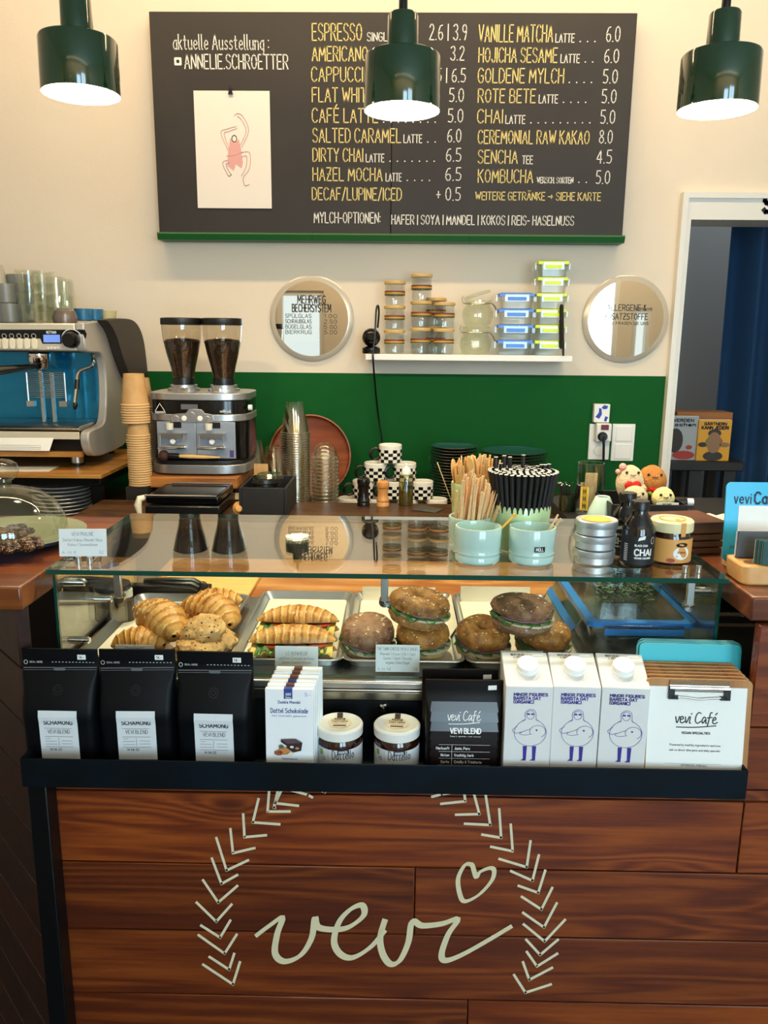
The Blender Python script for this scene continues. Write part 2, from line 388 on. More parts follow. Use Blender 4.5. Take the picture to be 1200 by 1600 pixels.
# ================================================================ the room
WALL_D = 3.15; Z_CEIL = 3.25; GREEN_Z = at(740, 585, WALL_D).z
def wall_material():
    t = NT('painted_plaster'); tc = t.n('ShaderNodeTexCoord'); sp = t.n('ShaderNodeSeparateXYZ'); t.l(tc.outputs['Object'], sp.inputs[0])
    n = t.noise(tc.outputs['Object'], 1.2, 4, .6)
    cream = t.ramp(n, [(.3, '#e6d8c4'), (.7, '#eaddca')])
    st = t.math('LESS_THAN', sp.outputs['Z'], GREEN_Z)
    mx = t.n('ShaderNodeMix', data_type='RGBA'); t.l(st, mx.inputs[0]); t.l(cream, mx.inputs[6]); mx.inputs[7].default_value = lin('#04531f')
    p = t.n('ShaderNodeBsdfPrincipled'); t.l(mx.outputs[2], p.inputs['Base Color']); p.inputs['Roughness'].default_value = .75; p.inputs['Specular IOR Level'].default_value = .2
    b = t.math('ADD', t.noise(tc.outputs['Object'], 5, 5, .6), t.math('MULTIPLY', t.noise(tc.outputs['Object'], 120, 2), .15))
    t.l(t.bump(b, .18, .01), p.inputs['Normal'])
    return t.done(p.outputs[0])
M_WALL = wall_material()
M_CREAM = mat('cream_plaster', '#e6d8c4', .8, bump=(6, .15)); M_BACKROOM = mat('grey_blue_plaster', '#b4b6b4', .8, bump=(6, .15))
DX0 = at(1092, 560, WALL_D).x - .0; DX0 = 1.075; DX1 = 1.98; DZ = at(1140, 345, WALL_D).z
RX = 3.3; FY = -2.6
struct('wall_back', MB().box(-2.6, DX0-.01, WALL_D, WALL_D+.15, 0, Z_CEIL).box(DX1+.01, RX, WALL_D, WALL_D+.15, 0, Z_CEIL).box(DX0-.01, DX1+.01, WALL_D, WALL_D+.15, DZ+.01, Z_CEIL), M_WALL)
struct('wall_left', MB().box(-2.7, -2.6, FY, WALL_D+.16, 0, Z_CEIL), M_CREAM)
struct('wall_right', MB().box(RX, RX+.1, FY, WALL_D+.16, 0, Z_CEIL), M_CREAM)
struct('ceiling', MB().box(-2.7, RX+.1, FY-.1, 5.0, Z_CEIL, Z_CEIL+.1), mat('ceiling_white', '#efe9de', .85))
struct('floor', MB().box(-2.7, RX+.1, FY-.1, 5.0, -.1, 0), wood('floor_boards', '#0b0806', '#120d0a', '#1a130e', axis=1, knots=False))
# shop front behind the camera: two big windows
wf = MB(); gx = sorted({-2.7, RX+.1}|{v for w in WINS for v in w[:2]}); gz = sorted({0, Z_CEIL}|{v for w in WINS for v in w[2:]})
for a, b in zip(gx, gx[1:]):
    for c, d in zip(gz, gz[1:]):
        if not any(w[0] <= a and b <= w[1] and w[2] <= c and d <= w[3] for w in WINS): wf.box(a, b, FY-.12, FY, c, d)
struct('wall_front', wf, M_CREAM)
for i, (a, b, z0, z1) in enumerate(WINS):
    w = MB(); e = .05
    w.box(a+e, b-e, FY-.1, FY-.02, z0, z0+e).box(a+e, b-e, FY-.1, FY-.02, z1-e, z1).box(a, a+e, FY-.1, FY-.02, z0, z1).box(b-e, b, FY-.1, FY-.02, z0, z1)
    if b-a > 1: w.box((a+b)/2-.03, (a+b)/2+.03, FY-.09, FY-.03, z0+e, z1-e)
    win = struct('window_%d' % (i+1), w, M_WHITE)
    MB().box(a+e, b-e, FY-.064, FY-.058, z0+e, z1-e).build('window_pane', M_GLASS, win)
# the room behind the doorway
struct('wall_beyond', MB().box(DX0-.5, 3.2, 4.7, 4.8, 0, Z_CEIL).box(DX0-.25, DX0-.15, WALL_D+.16, 4.8, 0, Z_CEIL).box(3.0, 3.1, WALL_D+.16, 4.8, 0, Z_CEIL), M_BACKROOM)
tx0 = at(1067, 305, WALL_D).x; tz1 = at(1067, 306, WALL_D).z
fr = MB(); tw = DX0-tx0
fr.box(tx0+.012, DX0, WALL_D-.025, WALL_D+.16, 0, tz1-.012).box(DX1, DX1+tw-.012, WALL_D-.025, WALL_D+.16, 0, tz1-.012).box(DX0, DX1, WALL_D-.025, WALL_D+.16, DZ, tz1-.012)
fr.box(tx0-.008, tx0+.012, WALL_D-.034, WALL_D+.01, 0, tz1-.012).box(DX1+tw-.012, DX1+tw+.008, WALL_D-.034, WALL_D+.01, 0, tz1-.012).box(tx0-.008, DX1+tw+.008, WALL_D-.034, WALL_D+.01, tz1-.012, tz1+.008)
dr = struct('door_1', fr, mat('door_frame_white', '#e9e6de', .4))
p = at(1193, 331, WALL_D-.026)
MB().text('SHOP', p.x, p.z, .058, .016, lambda x, y: Vector((x, WALL_D-.0262, y))).build('door_lettering', M_BLACK, dr)
# curtain in the back room
cm = MB(); pts = []; CUX = at(1122, 560, 3.75).x
for k in range(121):
    x = CUX+1.3*k/120; pts.append((x, 3.72+.045*math.sin(k*.52)+.03*math.sin(k*.23+1)))
rings = [[(x+(1-z/2.6)*.05*math.sin(x*9), y, z) for x, y in pts] for z in (.02, .8, 1.6, 2.5)]
cm.loft(rings, 0, False, True, False)
O('curtain', 'dark blue floor-length curtain hanging in the doorway of the back room', 'curtain', cm, mat('blue_cloth', '#173f63', .9, bump=(300, .2)), solid=.004)
# low dark table with books behind the doorway
tb = T('side_table', 'dark wooden side table standing behind the doorway, holding books', 'table', (0, 0, 0))
bz = at(1100, 715, 3.55).z; bx = at(1040, 700, 3.55).x; bx2 = at(1146, 700, 3.55).x
dk = mat('dark_stain', '#17110e', .5)
MB().box(bx-.05, bx2, 3.42, 3.68, bz-.04, bz).build('tabletop', dk, tb, bevel=.004)
for x in (bx+.1, bx2-.05):
    for y in (3.46, 3.64): MB().box(x-.025, x+.025, y-.02, y+.02, 0, bz-.04).build('leg', dk, tb)
def book(name, label, x, w, h, th, y, cov, title, tcol, ttl2, blob):
    b = T(name, label, 'book', (x, y, bz), 0)
    MB().box(-w/2, w/2, 0, th, 0, h).build('cover', cov, b, bevel=.002)
    MB().box(-w/2+.004, w/2-.002, .003, th-.003, h-.001, h+.0006).build('pages', M_PAPER, b)
    m = MB(); fn = flat((0, -.0008, 0))
    m.text(title, 0, h*.88, h*.06, .0035, fn, width=w*.66, align='c').text(ttl2, 0, h*.78, h*.07, .004, fn, width=w*.8, align='c')
    m.build('title_lettering', tcol, b)
    d = MB()
    for (cx, cz, rx, rz, mi) in blob: d.add([fn(cx*w+rx*w*math.cos(2*PI*k/16), cz*h+rz*h*math.sin(2*PI*k/16)) - Vector((0, .0001*(mi+1), 0)) for k in range(16)], [tuple(range(16))], mi)
    d.build('cover_picture', [mat('pic_dark', '#38332f', .7), mat('pic_green', '#4c7a35', .6), mat('pic_red', '#a8392c', .6), mat('pic_skin', '#8d6a4c', .6)], b)
    return b
p = at(1063, 705, 3.46); book('paperback_book', 'grey paperback book half hidden by the door frame', p.x, .138, .19, .025, 3.46, mat('grey_cover', '#a3a8aa', .5), 'WERDEN', M_INK, 'Kochen', [(-.2, .45, .25, .28, 0), (.1, .12, .35, .1, 2), (.25, .3, .1, .05, 2)])
p = at(1114, 705, 3.45); book('paperback_book', 'yellow paperback book with a title over a face with fruit', p.x, .142, .176, .03, 3.45, mat('yellow_cover', '#d79a22', .5), 'GÄRTNERN', M_INK, 'KANN JEDER!', [(0, .45, .22, .26, 3), (0, .68, .2, .1, 0), (-.13, .47, .13, .1, 1), (.12, .47, .14, .11, 2), (0, .12, .3, .12, 0), (.33, .4, .15, .06, 3), (-.33, .4, .14, .06, 0)])
p = at(1098, 660, 3.52); O('cardboard_box', 'brown cardboard box standing behind the upright books', 'box', MB().box(-.12, .12, 0, .12, 0, .205), mat('cardboard_brown', '#9a6434', .7), (p.x, 3.5, bz), bevel=.003)
# ================================================================ counter in front
PL_D = 1.135                              # plank face
M_PLANK = wood('stained_planks', '#280c03', '#5e2407', '#8c4413', axis=0, rings=14, rough=.42, bump=.25, island=.6, coat=.1, stretch=11, flat_axis=1)
counter = T('service_counter', 'dark stained wooden plank counter with a painted wreath on its front', 'counter', (0, 0, 0))
pm = MB(); seams = [at(600, y, PL_D).z for y in (1225, 1243, 1355, 1460, 1560, 1668)]
ends = {0: [-9, .0], 1: [1160], 2: [648], 3: [], 4: [730], 5: [300]}
XL, XR = -.545, 1.4
for i in range(len(seams)-1):
    zt, zb = seams[i], seams[i+1]
    cuts = [XL]+[at(px, (1225, 1243, 1355, 1460, 1560, 1668)[i]+40, PL_D).x for px in ends[i] if px > 0]+[XR]
    for a, b in zip(cuts, cuts[1:]): pm.box(a+.0008, b-.0008, PL_D, PL_D+.02, zb+.0012, zt-.0012)
for k in range(4):                         # the rest down to the floor
    zt = seams[-1]-k*.1; pm.box(XL, XR, PL_D, PL_D+.02, max(zt-.1, .0)+.0012, zt-.0012)
rp = T('bar_counter', 'dark plank front of the counter right of the clipboards', 'counter', (0, 0, 0)); MB().box(.545, XR, PL_D, PL_D+.02, seams[0]+.001, seams[0]+.105).box(.545, XR, PL_D, PL_D+.02, seams[0]+.107, 1.088).build('plank_front', M_PLANK, rp, bevel=.0012, bseg=1)
pm.build('plank_front', M_PLANK, counter, bevel=.0012, bseg=1)
MB().box(XL, XR, PL_D+.021, PL_D+.05, 0, seams[0]).build('plank_backing', mat('shadow_gap', '#060403', .9), counter)
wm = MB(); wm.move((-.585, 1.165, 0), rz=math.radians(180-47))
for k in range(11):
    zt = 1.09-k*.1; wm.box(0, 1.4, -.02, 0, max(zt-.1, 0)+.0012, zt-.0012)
wing = T('bar_counter', 'dark plank side of the counter receding left of the black post', 'counter', (0, 0, 0)); wm.build('side_planks', wood('shade_dark_planks', '#0c0401', '#260c04', '#3e1a09', axis=0, rings=14, rough=.5, island=.4, flat_axis=1), wing, bevel=.0012, bseg=1)  # side planks darker than the front ones: shade put into the wood colour
MB().box(-.56, -.53, 1.10, 1.134, 0, .833).build('corner_post', M_BSTEEL, counter, bevel=.002)
# painted wreath and word on the planks
wr = MB(); wfn = lambda px, py: at(px, py, PL_D-.0008)
def seg2(a, b): return [a, b]
L = [((398,1288),(408,1252),(437,1287)), ((380,1272),(382,1308),(416,1305)), ((360,1295),(364,1333),(398,1325)), ((338,1309),(354,1360),(388,1344)), ((331,1341),(346,1381),(371,1367)), ((317,1375),(341,1410),(371,1384)), ((307,1410),(338,1440),(362,1413)), ((314,1446),(344,1465),(360,1438)), ((310,1461),(351,1490),(370,1460)), ((327,1495),(358,1515),(366,1490)), ((317,1507),(364,1538),(375,1503))]
L += [((421,1230),(418,1268),(453,1268)), ((444,1226),(430,1255),(466,1259)), ((436,1227),(428,1262),(430,1262)), ((455,1235),(481,1242),(488,1246)), ((493,1233),(507,1237),(508,1238))]
L[0] = ((404,1248),(395,1285),(437,1288))
Rr = [((725,1235),(727,1252),(689,1256)), ((740,1238),(749,1272),(712,1273)), ((759,1243),(766,1289),(726,1287)), ((780,1264),(783,1309),(753,1304)), ((798,1288),(801,1330),(767,1323)), ((829,1314),(823,1355),(780,1342)), ((842,1336),(832,1376),(798,1361)), ((852,1360),(841,1395),(810,1384)), ((863,1387),(846,1421),(815,1401)), ((870,1411),(850,1449),(817,1426)), ((883,1437),(851,1471),(818,1444)), ((872,1468),(844,1492),(822,1468)), ((871,1490),(839,1510),(823,1487)), ((863,1512),(827,1531),(817,1503)), ((861,1538),(821,1551),(803,1523)), ((675,1245),(690,1241),(705,1239))]
for half in (L, Rr):
    wr = MB()
    for ch in half: wr.strokes([list(ch[:2])], 4.0, wfn); wr.strokes([list(ch[1:])], 4.0, wfn)
    wr.build('painted_branch', mat('silver_paint', '#d9cfb0', .5, bump=(90, .5)), counter)
wd = MB()
def ribbon(pts, w0, w1, ang=35):          # broad-nib stroke
    P_ = smooth(pts, 6); a = math.radians(ang)
    vs_ = []; n = len(P_)
    for i, (x, y) in enumerate(P_):
        (xa, ya), (xb, yb) = P_[max(i-1, 0)], P_[min(i+1, n-1)]
        d = math.atan2(yb-ya, xb-xa); w = w0+(w1-w0)*abs(math.sin(d+a)); nx, ny = -math.sin(d)*w/2, math.cos(d)*w/2
        up = Vector((0, -.000012*i, 0)); vs_ += [wfn(x-nx, y-ny)+up, wfn(x+nx, y+ny)+up]
    wd.add(vs_, [(2*i, 2*i+2, 2*i+3, 2*i+1) for i in range(n-1)])
ribbon([(399,1463),(420,1447),(441,1434),(433,1460),(430,1490),(445,1502),(470,1492),(487,1465),(492,1434),(497,1448),(520,1452),(545,1448),(568,1430),(566,1414),(548,1420),(530,1440),(522,1470),(532,1490),(552,1495),(580,1478),(602,1452)], 6, 11)
ribbon([(602,1436),(594,1465),(598,1490),(610,1506),(625,1500),(638,1472),(644,1440),(660,1446),(690,1443),(715,1436),(700,1460),(690,1490),(696,1500),(720,1492),(760,1470),(800,1446)], 6, 11)
wd.build('painted_word', mat('gold_paint', '#d6cba6', .5, bump=(90, .5)), counter); wd = MB()
ribbon([(735,1350),(726,1352),(716,1372),(718,1395),(726,1408),(748,1398),(768,1376),(772,1360),(765,1356),(750,1362),(744,1370),(738,1352),(733,1350)], 4, 8)
wd.build('painted_heart', mat('gold_paint', '#d6cba6', .5), counter)
# worktops either side of the case
SLAB_Z, SLAB_D = 1.128, 1.15; GX0, GX1 = -.567, .535
M_TOP = wood('worktop_oak', '#2c1206', '#5d2c12', '#85491f', axis=0, rings=7, rough=.3, bump=.2, coat=.2)
O('worktop', 'brown wooden worktop left of the glass case, under the domed plate', 'worktop', MB().box(-1.5, GX0, SLAB_D, 1.64, SLAB_Z-.038, SLAB_Z), M_TOP, bevel=.003)
O('worktop', 'brown wooden worktop right of the glass case, under the blue payment sign', 'worktop', MB().box(GX1, 1.4, SLAB_D, 1.64, SLAB_Z-.038, SLAB_Z), M_TOP, bevel=.003)
# low work surface inside and behind the case
CZ = .955
M_BASEWOOD = wood('case_base_wood', '#5e2e10', '#9a5c28', '#d2a060', axis=0, rings=5, rough=.35, bump=.15, stretch=5)
ws = T('work_counter', 'orange brown wooden work surface under and behind the glass case', 'worktop', (0, 0, 0))
MB().box(GX0+.002, GX1-.002, 1.24, 1.95, CZ-.03, CZ-.002).build('tabletop', M_BASEWOOD, ws, bevel=.002)
MB().box(-.56, 1.3, 1.26, 1.72, 0, CZ-.031).build('carcass', mat('cupboard_dark', '#120d0a', .6), ws)
# product shelf with its lip
LIP_D, SH_Z = 1.09, .842
shx0, shx1 = at(31, 1190, LIP_D).x, at(1170, 1206, LIP_D).x; lz = at(600, 1195, LIP_D).z
sh = T('product_shelf', 'black steel product ledge running below the glass case', 'shelf', (0, 0, 0))
mb = MB(); mb.box(shx0, shx1, LIP_D, LIP_D+.003, SH_Z-.012, lz).box(shx0, shx1, LIP_D+.003, 1.225, SH_Z-.012, SH_Z-.001).box(shx0, shx0+.003, LIP_D+.003, 1.13, SH_Z-.012, lz).box(shx1-.003, shx1, LIP_D+.003, 1.13, SH_Z-.012, lz)
mb.build('ledge', mat('blue_black_steel', '#02080c', .5, .0, spec=.18, vary=('#04101a', 9)), sh, bevel=.001)
MB().box(GX0+.005, GX1-.005, 1.226, 1.238, SH_Z-.012, .938).build('back_plate', M_BSTEEL, sh)
b = at(600, 1107, 1.225); m = MB().move((b.x, 1.2255, b.z), rx=PI/2); m.lathe([(0, .004), (.006, .003), (.009, 0), (.009, -.001)], 16); m.build('bolt', M_CHROME, sh)
# ---------------------------------------------------------------- glass display case
GT = 1.137; GF, GB = 1.22, 1.635; gx0, gx1 = -.556, .526
M_PANE = glass('case_glass', '#f6faf8', base=.05, pw=3.4)
M_EDGE = mat('glass_edge_green', '#0b4438', .12, 0, .6, coat=.5)
case = T('display_case', 'glass display case with a steel base, full of pastries and bagels', 'display case', (0, 0, 0))
def pane(name, x0, x1, y0, y1, z0, z1, thin):
    m = MB(); fs = {'x': [1, 1, 1, 1, 0, 0], 'y': [1, 1, 0, 0, 1, 1], 'z': [0, 0, 1, 1, 1, 1]}[thin]
    m.box(x0, x1, y0, y1, z0, z1, fs); return m.build(name, [M_PANE, M_EDGE], case)
pane('top_pane', gx0, gx1, GF-.006, GB, GT-.008, GT, 'z')
M_TOPP = M_PANE; M_PANE = glass('front_glass', '#fafcfb', base=.016); pane('front_pane', gx0+.012, gx1-.012, GF+.002, GF+.008, CZ+.004, GT-.0085, 'y'); M_PANE = M_TOPP
pane('side_pane', gx0+.004, gx0+.01, GF+.01, GB-.02, CZ+.002, GT-.0085, 'x')
pane('side_pane', gx1-.01, gx1-.004, GF+.01, GB-.02, CZ+.002, GT-.0085, 'x')
sb = MB(); sb.box(gx0+.012, gx1-.012, GF+.009, 1.635, CZ-.0015, CZ+.0015)
sb.build('steel_base', mat('case_steel', '#b9bab6', .22, 1), case)
sb = MB(); sb.box(gx0, gx1, 1.208, 1.228, CZ-.012, CZ+.002).box(gx0, gx1, 1.212, 1.225, CZ-.019, CZ-.0125); sb.build('steel_front_lip', M_STEEL, case, bevel=.003)
sb = MB(); sb.box(gx0, gx1, 1.218, 1.2245, CZ-.036, CZ-.0195); sb.build('lower_rail', mat('rail_bronze', '#8d8a7d', .25, 1), case, bevel=.002)
def clamp(px, py):
    q = at(px, py, GF+.02)
    MB().box(q.x-.006, q.x+.006, GF+.009, GF+.016, GT-.05, GT-.009).build('glass_clamp', M_STEEL, case, bevel=.001)
    m = MB().move((q.x, GF+.016, GT-.052), rx=PI/2); m.lathe([(0, -.008), (.008, -.008), (.009, -.004), (.009, .006), (0, .007)], 20); k = m.build('clamp_knob', M_CHROME, case)
for px in (601, 1077): clamp(px, 915)
clamp(187, 915)
for (D, z) in ((1.30, 1.09), (1.42, 1.02), (1.30, .985)):
    for X in ((gx0, 1) if z != 1.09 else (gx0, 1), (gx1, -1) if z == 1.09 else (gx0, 1))[:2 if z == 1.09 else 1]:
        m = MB().move((X[0]+.007*X[1], D, z), ry=PI/2*X[1]); m.lathe([(0, -.012), (.007, -.012), (.007, .02), (.005, .022), (0, .022)], 16); m.build('hinge_bolt', M_CHROME, case)
# ================================================================ menu board on the back wall
BD = 3.085
bx0, bx1 = at(241, 196, BD).x, at(984, 200, BD).x; bz1, bz0 = at(614, 19, BD).z, at(611, 366, BD).z
board = T('menu_board', 'large black menu board with hand lettered drinks and a green bottom ledge', 'menu board', (0, BD, 0))
M_CHALK = mat('blackboard', '#272220', .6, vary=('#2e2925', 3)); xm = at(611, 300, BD).x
MB().box(bx0, xm-.0006, 0, .064, bz0, bz1).build('board_panel', M_CHALK, board, bevel=.002)
MB().box(xm+.0006, bx1, 0, .064, bz0, bz1).build('board_panel', M_CHALK, board, bevel=.002)
lx = [bx0-.004, at(489, 372, BD).x, at(733, 372, BD).x, bx1+.006]
for a, b in zip(lx, lx[1:]): MB().prism([(.064, bz0), (-.016, bz0), (-.02, bz0-.006), (-.012, bz0-.026), (.064, bz0-.026)], a+.0004, b-.0004, 'yz').build('ledge', mat('ledge_green', '#0a5a22', .45), board)
YEL, WHI = MB(), MB(); PXM = BD/F_PX*.98
bfn = lambda x, y: Vector((x, -.0008, y))
def line(txt, x0, x1, yb, h, col='w', w=2.0):
    a, b = at(x0, yb, BD), at(x1, yb+ (x1-x0)*.008, BD)
    (YEL if col == 'y' else WHI).text(txt, a.x, (a.z+b.z)/2, h*PXM, w*PXM*.72, bfn, width=b.x-a.x)
def dots(x0, x1, yb):
    x = x0
    while x < x1:
        q = at(x, yb, BD); WHI.strokes([[(q.x, q.z), (q.x+.002, q.z)]], .004, bfn); x += 11.5
line('aktuelle Ausstellung :', 271, 420, 77, 20); line('ANNELIE.SCHROETTER', 289, 450, 107, 19, w=2.3)
for t_ in (('ESPRESSO', 488, 565, 63, 22, 'SINGLE', 574, 612, '2.6 | 3.9', 671, 729, 62), ('AMERICANO', 488, 574, 95, 19, '', 0, 0, '3.2', 704, 725, 94), ('CAPPUCCINO', 487, 590, 127, 19, '', 0, 0, '4.5 | 6.5', 668, 727, 128),
           ('FLAT WHITE', 488, 582, 159, 19, '', 0, 0, '5.0', 702, 724, 159), ('CAFÉ LATTE', 488, 590, 191, 19, '', 0, 0, '5.0', 700, 723, 191), ('SALTED CARAMEL', 489, 626, 222, 19, 'LATTE', 631, 659, '6.0', 699, 720, 222),
           ('DIRTY CHAI', 489, 567, 252, 18, 'LATTE', 572, 600, '6.5', 697, 720, 252), ('HAZEL MOCHA', 489, 597, 282, 18, 'LATTE', 603, 627, '6.5', 696, 720, 282), ('DECAF/LUPINE/ICED', 488, 627, 312, 17, '', 0, 0, '+ 0.5', 682, 719, 313),
           ('VANILLE MATCHA', 748, 863, 65, 22, 'LATTE', 868, 897, '6.0', 947, 968, 65), ('HOJICHA SESAME', 748, 870, 97, 19, 'LATTE', 876, 905, '6.0', 944, 966, 98), ('GOLDENE MYLCH', 747, 880, 129, 19, '', 0, 0, '5.0', 942, 964, 130),
           ('ROTE BETE', 747, 836, 160, 18, 'LATTE', 842, 871, '5.0', 940, 962, 161), ('CHAI', 746, 785, 192, 18, 'LATTE', 790, 820, '5.0', 938, 960, 193), ('CEREMONIAL RAW KAKAO', 747, 920, 224, 18, '', 0, 0, '8.0', 936, 956, 224),
           ('SENCHA', 747, 808, 255, 18, 'TEE', 816, 832, '4.5', 932, 955, 255), ('KOMBUCHA', 747, 832, 285, 18, 'VERSCH. SORTEN', 839, 895, '5.0', 931, 952, 287)):
    line(t_[0], t_[1], t_[2], t_[3], t_[4], 'y', 2.3)
    if t_[5]: line(t_[5], t_[6], t_[7], t_[3]+1, 8 if len(t_[5]) > 9 else 11, 'w', 1.8)
    line(t_[8], t_[9], t_[10], t_[11], 18 if t_[3] > 70 else 20, 'w', 2.0)
    if t_[0] not in ('CEREMONIAL RAW KAKAO', 'SENCHA', 'DECAF/LUPINE/ICED', 'ESPRESSO'): dots((t_[7] or t_[2])+9, t_[9]-14, t_[3])
line('WEITERE GETRÄNKE > SIEHE KARTE', 743, 938, 312, 11, 'y', 1.9)
line('MYLCH-OPTIONEN:', 491, 594, 348, 15); line('HAFER | SOYA | MANDEL | KOKOS | REIS- HASELNUSS', 612, 896, 350, 13)
q = at(278, 96, BD); WHI.prism(rrect(q.x-.013, q.x+.013, q.z-.013, q.z+.013, .004), -.0008, -.0004, 'xz')
YEL.build('yellow_lettering', mat('yellow_chalk', '#e3cf86', .7), board); WHI.build('white_lettering', mat('white_chalk', '#ece9e2', .7), board)
MB().prism([(q.x+.006*math.cos(a*PI/6), q.z+.006*math.sin(a*PI/6)) for a in range(12)], -.0014, -.0010, 'xz').build('icon_dot', M_CHALK, board)
# art print
a, b = at(301, 140, 3.07), at(424, 325, 3.07)
ap = T('art_print', 'white paper print with a small pink line figure clipped to the menu board', 'picture', (0, 3.082, 0))
MB().box(a.x, b.x, -.0008, 0, b.z, a.z).build('paper', mat('print_paper', '#efe8df', .7), ap)
k = (b.x-a.x)/300; f2 = lambda x, y: Vector((a.x+(x-722)*k, -.0014, a.z-(y-335)*k))
m = MB(); m.add([f2(*p) for p in ((862, 508), (872, 522), (886, 522), (896, 512), (904, 556), (910, 600), (904, 620), (882, 604), (872, 630), (848, 612), (850, 572))], [(0, 1, 9, 10), (1, 2, 7, 8, 9), (2, 3, 4, 5, 6, 7)]); m.build('pink_suit', mat('pink_pencil', '#e3aaa6', .8), ap)
m = MB(); f3 = lambda x, y: f2(x, y)-Vector((0, .0004, 0))
m.strokes([smooth(p, 4) for p in ([(855, 560), (825, 490), (850, 475), (888, 465)], [(905, 545), (936, 480), (915, 430), (895, 418), (880, 426)], [(850, 590), (828, 600), (842, 635), (852, 650), (862, 645)], [(905, 562), (938, 562), (936, 620), (910, 655), (916, 685), (934, 680)], arc(878, 510, 10, 12, 0, 360), [(862, 562), (838, 495), (856, 484), (890, 472)], [(898, 540), (926, 482), (908, 440), (892, 428)], [(858, 600), (842, 606), (854, 634), (862, 645)], [(902, 580), (925, 575), (922, 615), (902, 650)], [(845, 575), (875, 572), (908, 560)])], 2.6, f3); m.build('line_drawing', mat('pink_line', '#dcada6', .8), ap)
q = at(359, 140, 3.065); m = MB(); m.prism([(-.008, -.012), (.008, -.012), (.004, .006), (-.004, .006)], -.006, .002, 'xz'); m.tube([(x_, 0, z_) for x_, z_ in arc(0, .012, .004, .007, 0, 330, 10)], .0008, 6, closed=True)
O('binder_clip', 'small black clip holding the art print at its top edge', 'clip', m, M_BLACK, (q.x, 3.0785, q.z))
# ================================================================ pendant lamps
M_LAMP = mat('green_enamel', '#01331a', .1, 0, .6, coat=.6)
M_LAMPIN = mat('lamp_white', '#f4f6ee', .5); M_BULB = mat('bulb_glow', '#ffffff', .5, emit='#f4fff2', es=14)
LD = 1.6
def lamp(px, py, label):
    p = at(px, py, LD); r = .0695
    L_ = T('pendant_lamp', label, 'lamp', p)
    H = at(628, 86, LD).z-at(628, 174, LD).z; HN = at(628, 22, LD).z-at(628, 174, LD).z
    MB().lathe([(r, 0), (r+.0008, .003), (r, H-.006), (r-.002, H-.002), (r-.006, H), (.031, H), (.0285, H+.003), (.0275, HN-.004), (.025, HN), (0, HN)], 48).build('shade', M_LAMP, L_)
    MB().lathe([(r, 0), (r-.002, .001), (r-.0025, H-.008), (.03, H-.004), (0, H-.003)], 48).build('shade_lining', M_LAMPIN, L_)
    MB().lathe([(.006, HN), (.008, HN+.002), (.008, HN+.03), (.0055, HN+.034), (.0055, Z_CEIL-p.z)], 12).build('cord', M_BLACK, L_)
    MB().ball((0, 0, .05), .026, 20).build('bulb', M_BULB, L_)
    l = bpy.data.lights.new('lamp_light', 'POINT'); l.energy = 24.0; l.color = (1, .84, .56); l.shadow_soft_size = .027
    o = bpy.data.objects.new('lamp_light', l); COL.objects.link(o); o.parent = L_; o.location = (0, 0, .02)
lamp(127, 148, 'leftmost of the three glossy green pendant lamps, in front of bare wall')
lamp(628, 174, 'middle green pendant lamp hanging in front of the menu board')
lamp(1120, 172, 'rightmost of the three green pendant lamps, above the doorway side')
# ================================================================ round wall mirrors
M_MIRROR = mat('mirror_silver', '#e6dfd2', .015, 1); M_RIM = mat('mirror_bevel', '#d8cdbb', .22, .35)
def mirror(px, py, rp, label, rows):
    q = at(px, py, 3.135); r = rp*2.46e-3
    mr = T('wall_mirror', label, 'mirror', (q.x, 3.135, q.z))
    m = MB().move(rx=PI/2); m.lathe([(0, 0), (r-.02, 0)], 64); m.build('mirror_glass', M_MIRROR, mr)
    m = MB().move(rx=PI/2); m.lathe([(r-.02, 0), (r-.003, -.004), (r, -.006), (r, -.012), (0, -.012)], 64); m.build('bevelled_rim', M_RIM, mr)
    m = MB()
    for txt, x, w, y, h, al, sw in rows: m.text(txt, x*r, y*r, h*r, sw*r, flat((0, -.0001, 0)), width=w*r, align=al)
    m.build('lettering', mat('mirror_print', '#4a4234', .5), mr)
mirror(487, 498, 65, 'round wall mirror with a price list, left of the jar shelf',
       [('MEHRWEG', 0, .66, .36, .17, 'c', .026), ('BECHERSYSTEM', 0, .92, .16, .17, 'c', .026)]+[(a, -.63, .62, .02-.125*i, .085, 'l', .013) for i, a in enumerate(('SPÜLGLAS', 'SCHRAUBGLAS', 'BÜGELGLAS', 'BIERKRUG'))]+[(a, .6, .3, .02-.125*i, .085, 'r', .013) for i, a in enumerate(('1.00', '2.50', '5.00', '5.00'))])
mirror(978, 499, 66, 'round wall mirror with a faint allergy notice, beside the door frame',
       [('ALLERGENE &', 0, .9, .2, .13, 'c', .02), ('ZUSATZSTOFFE', 0, 1.0, 0, .13, 'c', .02), ('BITTE FRAGEN SIE UNS', 0, 1.05, -.12, .06, 'c', .012)])
